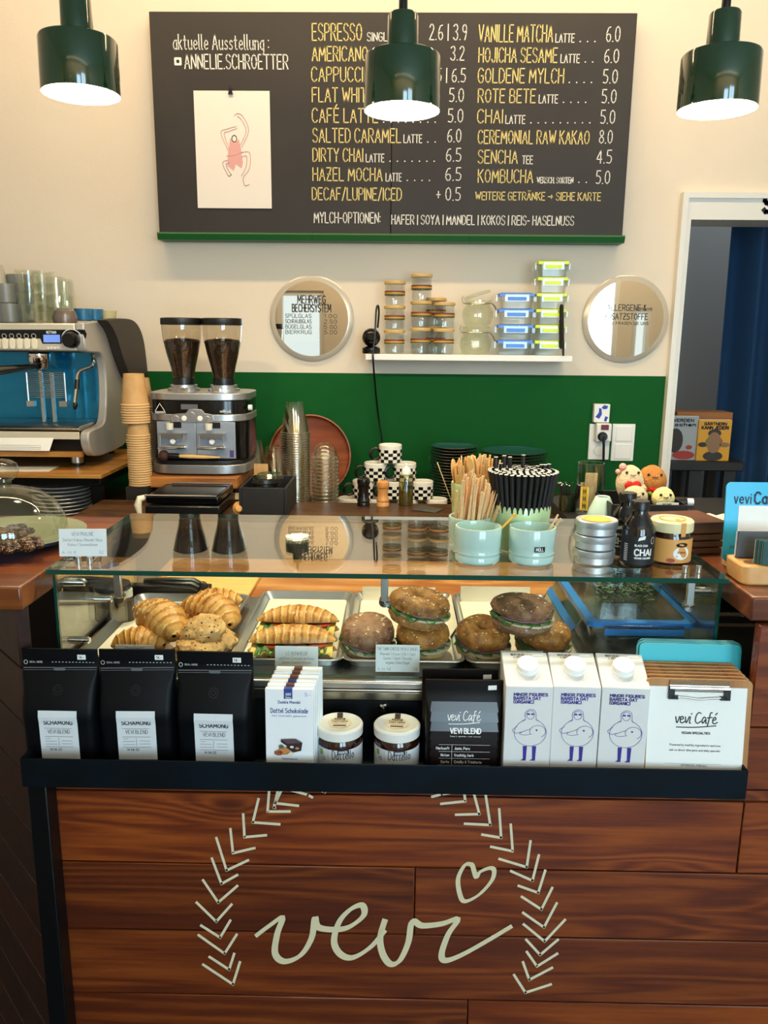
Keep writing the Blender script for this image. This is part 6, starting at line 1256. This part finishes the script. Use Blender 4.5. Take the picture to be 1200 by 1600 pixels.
# bits at the left end of the case and boards behind
q = on(113, 988, TZ_); O('empty_tumbler', 'empty glass tumbler at the left end of the case', 'glass', MB().lathe([(0, .004), (.026, 0), (.028, .004), (.031, .085), (.0285, .085), (.0255, .01), (0, .01)], 28), M_TUMB, (q.x, q.y+.03, TZ_)); q = on(163, 985, TZ_)
t = T('storage_pot', 'glass pot with a dark lid at the case\'s left end', 'pot', (q.x, q.y+.05, TZ_)); MB().lathe([(0, .003), (.03, 0), (.034, .004), (.034, .066), (.031, .066), (.031, .008), (0, .008)], 28).build('glass_body', M_TUMB, t); MB().lathe([(0, .003), (.0295, .009), (.0305, .035), (0, .035)], 28).build('contents', mat('contents_brown', '#4a3a2a', .6), t); MB().lathe([(0, .067), (.036, .067), (.037, .07), (.036, .077), (0, .078)], 28).build('lid', mat('lid_smoke', '#2a2b2c', .25), t)
q = on(193, 978, TZ_); t = T('spice_jar', 'small jar with a pale cap beside the croissant tray', 'jar', (q.x-.006, q.y+.03, TZ_)); MB().lathe([(0, 0), (.018, 0), (.0185, .003), (.0185, .045), (.014, .05), (0, .05)], 24).build('jar_body', mat('jar_dark', '#3a2d22', .15), t); MB().lathe([(0, .0502), (.0165, .0502), (.0165, .064), (.015, .066), (0, .066)], 24).build('cap', mat('cap_pale', '#cfd2c2', .4), t)
m = MB(); zt = CZ-.0015; P_ = [on(243, 925, zt), on(388, 936, zt), on(408, 902, zt), on(268, 898, zt)]; m.prism([(p.x, p.y) for p in P_], zt, zt+.009, 'xy')
O('cutting_board', 'pale bamboo cutting board lying behind the croissant tray', 'cutting board', m, wood('bamboo_board', '#c09448', '#dcb368', '#e8c682', axis=0, rings=16, rough=.45, knots=False, bump=.08, stretch=20), bevel=.002)
m = MB(); P_ = [on(200, 922, zt), on(233, 922, zt), on(252, 900, zt), on(205, 898, zt)]; m.prism([(p.x, p.y) for p in P_], zt, zt+.006, 'xy'); O('steel_sheet', 'thin steel sheet lying left of the bamboo board', 'sheet', m, M_STEEL)
# blue lidded storage box with a herb punnet
x0, x1, y0, y1 = at(916, 972, 1.32).x, at(1086, 978, 1.32).x, 1.305, 1.575; bw, bd = x1-x0, y1-y0; BH = .072
sbx = T('storage_box', 'large clear storage box with blue rimmed lid at the case\'s right', 'storage box', ((x0+x1)/2, (y0+y1)/2, TZ_)); M_CLB = glass('box_clear', '#dfe8ea', rough=.12, base=.12); M_BLUE = mat('rim_blue', '#2b7fd0', .35)
rr = lambda e, z: [(x, y, z) for x, y in rrect(-bw/2+e, bw/2-e, -bd/2+e, bd/2-e, .016)]
MB().loft([rr(.014, .001), rr(.004, BH-.012), rr(.002, BH-.010)], 0).build('box_body', M_CLB, sbx)
ld = MB().loft([rr(0, BH-.009), rr(0, BH), rr(.014, BH+.001)], 0, False); ld = ld.build('lid_rim', M_BLUE, sbx); MB().loft([rr(.0142, BH+.001), rr(.017, BH-.003), rr(.03, BH-.003)], 0).build('lid_panel', M_CLB, sbx)
m = MB().box(-bw*.36, bw*.36, -bd/2-.007, -bd/2-.003, BH-.026, BH-.002); m.build('front_latch', M_CLB, sbx, bevel=.001); m = MB().box(-bw*.36, bw*.36, -bd/2-.0085, -bd/2-.0072, BH-.020, BH-.009); m.build('latch_strip', M_BLUE, sbx)
m = MB().move((-bw/2-.004, 0, BH-.004), ry=math.radians(-52)); m.box(-.045, 0, -bd*.42, bd*.42, 0, .003); m.build('raised_side_latch', M_CLB, sbx, bevel=.001); m = MB().move((-bw/2-.004, 0, BH-.004), ry=math.radians(-52)); m.box(-.03, -.016, -bd*.42, bd*.42, .0032, .0042); m.build('side_latch_strip', M_BLUE, sbx)
m = MB(); m.ball((-.03, -.05, .03), .03, 18, 0, 1.1, .7, .8, lambda d: 1+.2*noise.noise(d*3)); m.build('crumpled_napkin', mat('napkin_grey', '#b9b9b2', .8), sbx)
a, b = at(915, 920, 1.46), at(1025, 925, 1.46); t = T('herb_punnet', 'clear plastic punnet of green sprouts on the blue lid', 'punnet', ((a.x+b.x)/2, 1.46, TZ_+BH+.0015)); w, d, h = (b.x-a.x)*.92, .11, .036
m = MB(); m.loft([[(x, y, 0) for x, y in rrect(-w*.46, w*.46, -d*.46, d*.46, .01)], [(x, y, h) for x, y in rrect(-w/2, w/2, -d/2, d/2, .01)]], 0); m.build('punnet', glass('punnet_clear', '#e3ece6', rough=.08, base=.10), t)
m = MB(); rnd = random.Random(9)
for k in range(260):
    x, y, z = rnd.uniform(-w*.42, w*.42), rnd.uniform(-d*.42, d*.42), rnd.uniform(.003, h*.7); v = Vector((rnd.uniform(-1, 1), rnd.uniform(-1, 1), rnd.uniform(-.2, .4)))*.008; m.tube([(x, y, z), (x+v.x, y+v.y, z+abs(v.z))], .0011, 4, mi=k % 3)
o = m.build('sprouts', [mat('sprout_green', '#5c7a48', .6), mat('sprout_pale', '#a9b98a', .6), mat('sprout_dark', '#3a4438', .6)], t); o['kind'] = 'stuff'
# ================================================================ goods on the product shelf
SZ = SH_Z+.0004
M_BAG = mat('bag_black', '#030509', .5, spec=.16); M_LABEL = mat('label_white', '#d8dde0', .6); M_BAGGREY = mat('bag_print', '#8b9094', .6)
def pouch(w, h, d, base, matte, n=10):
    def dep(z):
        u = z/h; return d*(1-.12*(1-u)) if u < .45 else d*(.934*(1-((u-.45)/.4)**1.4)+.05) if u < .85 else .004
    m = MB(); rings = []
    for i in range(n*2+1):
        z = h*i/(n*2); dd = max(dep(z), .0035); ww = w*(.955+.045*min(1, (i/(n*2))*1.2)); r_ = min(dd*.35, .012)
        rings.append([(x, y, z) for x, y in rrect(-ww/2, ww/2, -dd/2, dd/2, r_, 3)])
    m.loft(rings, 0); return m, (lambda x, z, e=.0007: Vector((x, -max(dep(z), .0035)/2-e, z)))
def coffee_bag(px, D, label, src=None, dz=0):
    q = at(px, 1185, D); loc = (q.x, D, SZ)
    if src: return dup(src, loc, dz, label)
    t = T('coffee_bag', label, 'coffee bag', loc, dz, 'black coffee bags on the product shelf'); w, h, d = .118, .184, .060
    m, fr_ = pouch(w, h, d, 0, 0); m.build('pouch', M_BAG, t, angle=50)
    m = MB(); lx0, lx1, lz0, lz1 = -.029, .031, .012, .094; N = 8
    for i in range(N): za, zb = lz0+(lz1-lz0)*i/N, lz0+(lz1-lz0)*(i+1)/N; m.add([fr_(lx0, za), fr_(lx1, za), fr_(lx1, zb), fr_(lx0, zb)], [(0, 1, 2, 3)])
    e = lambda x, z: fr_(x, z, .0012)
    m.text('SCHAMONG', .001, .0715, .0062, .0013, e, width=.044, align='c', mi=1); m.text('VEVI BLEND', .001, .0565, .0062, .0006, e, width=.034, align='c', mi=1)
    m.strokes([[(-.021, .065), (.021, .065)], [(-.021, .051), (.022, .051)], [(0, .049), (0, .036)], [(-.02, .0475), (-.013, .0475)], [(-.021, .043), (-.003, .043)], [(-.021, .038), (-.002, .038)], [(.005, .044), (.021, .044)], [(.005, .039), (.021, .039)], [(-.021, .0335), (.022, .0335)]], .0006, e, 2); m.text('14 06 23', -.006, .0275, .0035, .0006, e, width=.018, align='c', mi=1)
    m.build('paper_label', [M_LABEL, M_INK, M_GREY], t)
    m = MB(); m.strokes([[(-w*.48, .154), (w*.48, .1555)]], .0012, e).strokes([[(-w*.48, .151), (w*.48, .1525)]], .0006, e); m.prism([e(0, 0)[0:1] and p for p in [(x, y) for x, y in rrect(-.009, .009, .1508, .1555, .002, 3)]], -.0062, -.0056, 'xz'); m.build('zip_seal', mat('zip_grey', '#5f6468', .5), t)
    m = MB()
    for i in range(13): x = -.012+i*.0053; m.strokes([[(x, .1635), (x+.0018, .1636)]], .0012, e)
    m.strokes([arc(-.053, .163, .0028, .0033, 0, 360, 8)], .001, e); m.text('SEAL HERE', -.047, .162, .0025, .0005, e, width=.02); m.build('tear_line', mat('tear_print', '#b5b9b4', .6), t)
    m = MB(); m.add([e(.028, .168), e(.041, .168), e(.041, .176), e(.028, .176)], [(0, 1, 2, 3)]); m.text('14.-', .0345, .170, .004, .0007, lambda x, z: fr_(x, z, .0017), width=.008, align='c', mi=1); m.build('price_sticker', [M_PAPER, mat('ink_blue', '#2a3f7a', .6)], t)
    m = MB(); m.strokes([arc(0, .124, .007, .007, 0, 360, 20), arc(0, .124, .0035, .0035, 0, 360, 14)], .0007, e); m.build('valve', mat('valve_black', '#1b1e23', .4), t); return t
bD = 1.158
b0 = coffee_bag(107, bD, 'leftmost of the three black coffee bags with white labels'); coffee_bag(224, bD+.003, 'middle black coffee bag with a white label', b0, .02); coffee_bag(342, bD-.002, 'right black coffee bag, next to the chocolate bars', b0, -.015)
# chocolate bars
M_CHOCW = mat('wrapper_white', '#eceef0', .45); M_BLUEP = mat('wrapper_blue', '#24408a', .5); M_BRNP = mat('wrapper_brown', '#5b3522', .5); src = None
a, b = at(416, 1190, 1.115), at(490, 1190, 1.115); w = b.x-a.x; hC = at(453, 1076, 1.12).z-SZ
for i in range(6):
    col = (M_BLUEP, M_BRNP, mat('wrapper_navy', '#2b2a63', .5), M_BRNP, M_BRNP, M_BRNP)[i]
    t = T('chocolate_bar', 'white wrapped chocolate bar, '+('frontmost of the standing row', 'second in the row, brown tab', 'third in the row, violet tab', 'fourth in the row, brown tab', 'fifth in the row, brown tab', 'rearmost of the row before the price card')[i], 'chocolate bar', (a.x+w/2+.0018*i, 1.112+.0105*i, SZ), 0, 'chocolate bars on the product shelf')
    m = MB().move(rx=-.05); m.box(-w/2, w/2, 0, .0085, 0, hC+.0022*i); m.build('wrapper', M_CHOCW, t, bevel=.0008, bseg=1)
    m = MB().move(rx=-.05); k = w/80; H_ = hC+.0022*i; m.box(-.007-.001, .006-.001, -.0005, .0086, H_-.0155, H_+.0004); m.build('colour_tab', col, t)
    if i == 0:
        m = MB().move(rx=-.05); fn = flat((0, -.0004, 0)); m.box(-w/2-.0001, w/2+.0001, -.0004, 0, 0, .022); m.text('MAKRi', 0, .010, .009, .002, flat((0, -.0008, 0)), width=.025, align='c', mi=1); m.build('blue_band', [M_BLUEP, M_WHITEINK], t)
        m = MB().move(rx=-.05); f2_ = flat((0, -.0009, 0)); m.text('68%', -.001, H_-.010, .0038, .0007, f2_, width=.008, align='c').text('Kakao', -.001, H_-.0145, .0026, .0005, f2_, width=.008, align='c'); m.build('white_lettering', M_WHITEINK, t)
        m = MB().move(rx=-.05); m.text('Dunkle Mandel', 0, H_-.023, .0045, .0007, fn, width=.033, align='c').text('Dattel Schokolade', 0, H_-.038, .0072, .001, fn, width=.056, align='c').text('Mit Datteln gesüsst', 0, H_-.044, .0026, .0004, fn, width=.052, align='c').text('70g Dattel gesüsst', 0, .028, .0026, .0004, fn, width=.024, align='c').text('5.-', .024, H_-.011, .005, .0005, fn, width=.008); m.build('blue_lettering', M_BLUEP, t)
        m = MB().move(rx=-.05, loc=(0, -.0006, .056)); P2 = lambda L_: [(x*.001, 0, y*.001) for x, y in L_]
        m.add(P2([(-12, 6), (10, 7), (20, 1), (-3, -1)]), [(0, 1, 2, 3)], 0).add(P2([(-12, 6), (-3, -1), (-3, -5), (-13, 2)]), [(0, 1, 2, 3)], 1).add(P2([(-3, -1), (20, 1), (18, -12), (6, -15), (-4, -8)]), [(0, 1, 2, 3, 4)], 1)
        for cx, cy, rx_, ry_, mi in ((-8, -13, 9, 6, 2), (-16, -16, 7, 4, 3), (1, -17, 6, 3, 4), (4, -6, 3, 2, 4), (12, -8, 3, 2, 2), (-12, -6, 4, 3, 5)): m.add([((cx+rx_*math.cos(q*PI/8))*.001, -.0003, (cy+ry_*math.sin(q*PI/8))*.001) for q in range(16)], [range(16)], mi)
        m.build('wrapper_picture', [mat('choc_light', '#55414a', .5), mat('choc_dark', '#241518', .6), mat('almond', '#c07c42', .6), mat('almond_dark', '#8e4c22', .6), mat('cream_nut', '#e2d5bd', .6), mat('leaf_green', '#46603a', .6)], t)
# spread jars
def spread(px, label, src=None):
    D = 1.158; q = at(px, 1160, D); loc = (q.x, D, SZ)
    if src: return dup(src, loc, -.05, label)
    t = T('date_spread_jar', label, 'jar', loc, .05, 'date spread jars'); r = .0352; H_ = at(530, 1128, D).z-SZ
    MB().lathe([(0, 0), (r-.003, 0), (r, .004), (r, H_-.024), (r-.003, H_-.018), (0, H_-.018)], 44).build('jar_body', mat('date_cream', '#2a0f08', .08, coat=.6), t)
    MB().lathe([(r-.001, H_-.017), (r+.001, H_-.016), (r+.0015, H_-.003), (r, H_-.0008), (r-.003, H_), (r-.005, H_-.0012), (0, H_-.001)], 48).build('lid', mat('lid_white', '#e9e7e0', .35), t)
    R_ = r+.0005; cf = lambda x, y, e=0: Vector(((R_+e)*math.sin(x/r), -(R_+e)*math.cos(x/r), y)); c1 = lambda x, y: cf(x, y, .0006)
    hl = H_-.030; m = MB().lathe([(R_, .002), (R_, hl)], 44); m.text('Dattello', .006, .024, .014, .0011, c1, width=.034, align='c', mi=1)
    for i in range(5): m.add([c1(-.003+.0035*i, hl-.006), c1(.0005+.0035*i, hl-.006), c1(.0005+.0035*i, hl+.001), c1(-.003+.0035*i, hl+.001)], [(0, 1, 2, 3)], 1)
    m.text('MAKRi', .0055, hl-.0048, .004, .0008, lambda x, y: cf(x, y, .001), width=.0125, align='c', mi=0); m.add([c1(-.034, hl-.012), c1(-.028, hl-.012), c1(-.028, hl-.003), c1(-.034, hl-.003)], [(0, 1, 2, 3)], 2); m.strokes([arc(-.026, .022, .0028, .0028, 0, 360, 10)], .0008, c1, 1); m.strokes([[(-.018, .005), (-.018, hl-.002)]], .0003, c1, 3); m.strokes([[(-.005, .018), (.022, .021)]], .001, c1, 4)
    m.build('label', [mat('label_pale', '#d5d8da', .5), M_INK, mat('organic_green', '#7da03c', .5), M_GREY, mat('date_beige', '#b99c78', .6)], t)
    m = MB(); fn = lambda x, y: Vector((x, y, H_-.0006)); m.add([fn(.018*math.cos(k*PI/16), .018*math.sin(k*PI/16)) for k in range(32)], [range(32)]); fn2 = lambda x, y: Vector((x, y, H_-.0001)); m.text('Dattello', 0, .0, .008, .0008, fn2, width=.024, align='c', mi=1); m.box(-.010, .010, -.0125, -.0095, H_-.0004, H_-.0001, 1); m.box(-.0045, .0045, .012, .034, H_-.0004, H_-.0001, 1); m.box(-.0085, .0085, .009, .013, H_-.0003, H_, 1); m.text('MAKRi', 0, .0098, .0025, .0005, lambda x, y: Vector((x, y, H_+.0002)), width=.012, align='c', mi=0)
    m.text('Kakao Creme', 0, -.0055, .0022, .0004, fn2, width=.02, align='c', mi=2); m.build('lid_print', [mat('lid_beige', '#e6d8bc', .4), mat('print_brown', '#3c2417', .5), mat('print_tan', '#b58c5a', .5)], t); return t
s0 = spread(531, 'left date spread jar with a white lid, beside the chocolate'); spread(620, 'right date spread jar with a white lid, beside the brown bags', s0)
# brown cocoa pouches
M_BRN = mat('pouch_brown', '#0f0806', .5, spec=.2); M_BRNL = mat('pouch_panel', '#1c1211', .32, coat=.1)
def cocoa(px, D, label, front):
    q = at(px, 1185, D); t = T('cocoa_pouch', label, 'pouch', (q.x, D, SZ), 0, 'brown cocoa pouches'); w, h, d = .120, .150, .042
    m, fr_ = pouch(w, h, d, 0, 0); m.build('pouch', M_BRN, t, angle=50); e = lambda x, z: fr_(x, z, .0012)
    m = MB(); N = 8; z0, z1 = .004, h*.78
    for i in range(N): za, zb = z0+(z1-z0)*i/N, z0+(z1-z0)*(i+1)/N; m.add([fr_(-.052, za), fr_(.052, za), fr_(.05, zb), fr_(-.05, zb)], [(0, 1, 2, 3)])
    m.build('printed_panel', M_BRNL, t)
    m = MB(); script(m, 0, .091, .0125, .05, e); m.text('VEVI BLEND', .002, .072, .0075, .0016, e, width=.046, align='c').text('heart opener raw cacao', .002, .066, .0028, .0005, e, width=.046, align='c')
    for i in range(4): z = .018+.0115*i; m.strokes([[(-.038, z), (.04, z)]], .0004, e)
    m.strokes([[(-.018, .010), (-.018, .0525)]], .0004, e)
    for i, (l1, l2) in enumerate((('Sorte', 'Criollo & Trinitario'), ('Noten', 'fruchtig, herb'), ('Herkunft', 'Junin, Peru'))): z = .0215+.0115*i; m.text(l1, -.022, z, .0042, .0007, e, width=.004*len(l1)*.62, align='r').text(l2, -.014, z, .0042, .0007, e, width=.0021*len(l2))
    m.build('lettering', M_WHITEINK, t)
    m = MB(); m.add([e(.036, h*.90), e(.049, h*.905), e(.049, h*.955), e(.036, h*.95)], [(0, 1, 2, 3)]); m.build('price_sticker', M_PAPER, t); return t
def script(m, x, y, h, width, fn, mi=0):
    """handwritten café name with a swash below"""
    L_ = [[(0, .6), (.12, 0), (.32, .62)], [(.38, .3), (.62, .42), (.55, .62), (.4, .5), (.4, .1), (.55, 0), (.75, .15)], [(.78, .6), (.88, .02), (1.1, .64)], [(1.2, .62), (1.14, .05), (1.24, 0)], [(1.26, .86), (1.3, .95)],
          [(2.05, .95), (1.85, 1.05), (1.65, .7), (1.62, .2), (1.8, 0), (2.05, .2)], [(2.45, .5), (2.3, .62), (2.15, .3), (2.22, .02), (2.45, .4), (2.45, .05), (2.55, .05)], [(2.95, 1.05), (2.8, 1.0), (2.68, .2), (2.6, -.25)], [(2.55, .55), (2.95, .62)], [(3.0, .3), (3.25, .42), (3.2, .62), (3.05, .5), (3.02, .1), (3.2, 0), (3.4, .15)], [(3.2, .85), (3.35, 1.05)], [(.1, -.42), (1.6, -.4), (3.3, -.2)]]
    k = width/3.4; m.strokes([smooth([(x-width/2+a*k, y+b*h) for a, b in l], 4) for l in L_], h*.095, fn, mi); return m
cocoa(715, 1.182, 'rear brown cocoa pouch, hidden behind the front one', False); cocoa(722, 1.142, 'front brown cocoa pouch with white lettering', True)
# oat drink cartons
M_CART = mat('carton_white', '#dddbd8', .5); M_PURP = mat('print_purple', '#3a2a8c', .5)
def carton(px, D, label, src=None, rz=0):
    q = at(px, 1190, D); loc = (q.x, D, SZ)
    if src: return dup(src, loc, rz, label)
    t = T('oat_carton', label, 'carton', loc, rz, 'oat drink cartons'); w, d = .0705, .070; zf = at(px, 1073, D).z-SZ; zb = zf+.026
    m = MB(); m.prism([(0, 0), (d, 0), (d, zb), (d-.004, zb+.001), (0, zf)], -w/2, w/2, 'yz'); m.build('carton_body', M_CART, t, bevel=.0012)
    ang = math.atan2(zb+.001-zf, d-.004); X_ = Matrix.Translation((.001, .036, zf+.036*math.tan(ang))) @ Matrix.Rotation(ang, 4, 'X')
    m = MB(); m.X = X_; m.lathe([(.0175, .0), (.0175, .002), (.0165, .0025), (.0165, .0095), (.0155, .0108), (0, .0108)], 36); m.build('screw_cap', mat('cap_white', '#f1f0ea', .35), t)
    m = MB(); m.X = X_; fl = lambda x, y: Vector((x, y, .0006)); m.text('BEST 04 24', -.022, .026, .003, .0006, fl, width=.02); m.strokes([[(.012, .027), (.027, .027)]], .004, fl, 1); m.text('L 0224', -.018, .021, .003, .0006, fl, width=.014); m.build('date_print', [M_INK, M_PAPER], t)
    fn = flat((0, -.0006, 0)); m = MB()
    for i, s_ in enumerate(('MINOR FIGURES', 'BARISTA OAT', '(ORGANIC)')): m.text(s_, -.023, zf-.0145-.006*i, .0044, .0012, fn, width=(.050, .040, .030)[i])
    c = zf-.086+.0
    m.strokes([arc(.004, c+.012, .024, .022, 110, 430, 26), arc(.015, c+.014, .012, .010, -60, 200, 14), smooth([(.006, c+.010), (-.004, c+.008), (-.012, c+.010), (-.006, c+.014), (.004, c+.018)], 4), smooth([(-.016, c+.022), (-.023, c+.016), (-.018, c+.011), (-.010, c+.013)], 4), arc(.003, c+.041, .006, .007, 0, 360, 14), smooth([(-.004, c+.034), (-.005, c+.044), (.002, c+.050), (.010, c+.047), (.012, c+.034)], 4), smooth([(-.004, c+.034), (-.010, c+.030)], 2), smooth([(.011, c+.034), (.018, c+.030)], 2)], .0006, fn)
    m.add([fn(x, z) for x, z in ((-.002, c+.041), (.002, c+.041), (.002, c+.0435), (-.002, c+.0435))], [(0, 1, 2, 3)]); m.add([fn(x, z) for x, z in ((.004, c+.041), (.008, c+.041), (.008, c+.0435), (.004, c+.0435))], [(0, 1, 2, 3)])
    for s_ in (-.007, .007): m.add([fn(.004+s_+x, z) for x, z in ((-.0032, c-.010), (-.0022, c-.031), (-.006, c-.034), (.0022, c-.034), (.003, c-.010))], [range(5)])
    m.strokes([[(.013, c+.016), (.0135, c+.0165)]], .0026, fn); m.build('purple_print', M_PURP, t); return t
c0 = carton(822, 1.112, 'leftmost oat drink carton, beside the brown pouch'); carton(895, 1.113, 'middle oat drink carton of three', c0, -.03); carton(970, 1.112, 'right oat drink carton, beside the clipboards', c0, -.06)
# clipboards
M_CLIPW = wood('clipboard_wood', '#7c4c22', '#a8713a', '#bf8a50', axis=2, rings=7, rough=.5, knots=False, bump=.06); W_ = .158
M_CLIPE = mat('clipboard_edge', '#b98a58', .6); M_TEALE = mat('teal_edge', '#a8e3e8', .4); M_TEAL = mat('board_teal', '#39b9c6', .35)
def clipboard(px, ptop, D, label, src, grp, teal=False):
    q = at(px, 1150, D); ztop = at(px, ptop, D+.016).z
    if src: t = dup(src, (q.x, D, SZ), 0, label)
    t2 = src
    if not src:
        t = T('clipboard', label, 'clipboard', (q.x, D, SZ), 0, grp); t.rotation_euler = (-.09, 0, -.03); h = ztop-SZ
        pl = rrect(-W_/2, W_/2, 0, h, .009, 4); MB().prism(pl, 0, .003, 'xz', [1]*len(pl)+[0, 0]).build('board', [M_TEAL, M_TEALE] if teal else [M_CLIPW, M_CLIPE], t)
        if not teal:
            MB().box(-W_/2+.006, W_/2-.008, -.0012, -.0002, 0, h-.012).build('paper', M_PAPER, t)
            m = MB(); zc = h-.016; m.box(-.044, .044, -.003, -.0014, zc-.003, zc+.014); m.tube([(-.044, -.004, zc+.003), (.044, -.004, zc+.003)], .0035, 10); m.build('clip', M_CHROME, t)
            for s_ in (-1, 1):
                m = MB(); m.box(s_*.041-.0045, s_*.041+.0045, -.0052, -.0033, zc-.0145, zc+.004); m.box(min(s_*.041, s_*.031), max(s_*.041, s_*.031), -.0052, -.0033, zc-.0145, zc-.0085); m.build('clip_corner', M_BLACK, t)
            m = MB(); m.tube(smooth([(-.032, -.004, zc-.011), (-.015, -.0045, zc-.012), (0, -.005, zc-.0135), (.015, -.0045, zc-.012), (.032, -.004, zc-.011)], 4), .0014, 8); m.build('clip_wire', M_STEEL, t)
    else: t.rotation_euler = (-.09, 0, -.03)
    return t
f = clipboard(1090, 1060, 1.108, 'frontmost wooden clipboard showing the white menu sheet', None, 'wooden clipboards on the product shelf'); hF = at(1090, 1060, 1.124).z-SZ
s_ = None
for i in range(5):
    lab = 'wooden clipboard, %s behind the one with the menu' % ('first', 'second', 'third', 'fourth', 'fifth')[i]; o = clipboard(1085-5*i, 1060, 1.108+.0128*(i+1), lab, f, 'wooden clipboards on the product shelf')
    o.rotation_euler.z = -.03+.012*((i*7) % 3-1)
m = MB(); k = W_/168; fn = flat((0, -.0018, 0)); script(m, -.001, hF-.068, .016, .062, fn); m.text('VEGAN SPECIALTIES', -.001, hF-.085, .0032, .0007, fn, width=.042, align='c')
m.build('menu_lettering', M_INK, f); m = MB(); m.text('Powered by healthy ingredients and love', -.001, hF-.104, .003, .0005, fn, width=.075, align='c').text('ask us about allergens and daily specials', -.001, hF-.112, .003, .0005, fn, width=.075, align='c').text('SPRING MENU', -.001, hF-.136, .0028, .0005, fn, width=.038, align='c'); m.strokes([[(-.045, hF-.132), (.04, hF-.132)]], .0003, fn); m.build('grey_lettering', M_GREY, f)
s_ = None
for i in range(4):
    o = clipboard(1072-5*(i % 2), 1006-2*i, 1.177+.006*i, 'teal board, %s behind the wooden clipboards' % ('first', 'second', 'third', 'rearmost')[i], s_, 'teal boards behind the clipboards', True); s_ = s_ or o
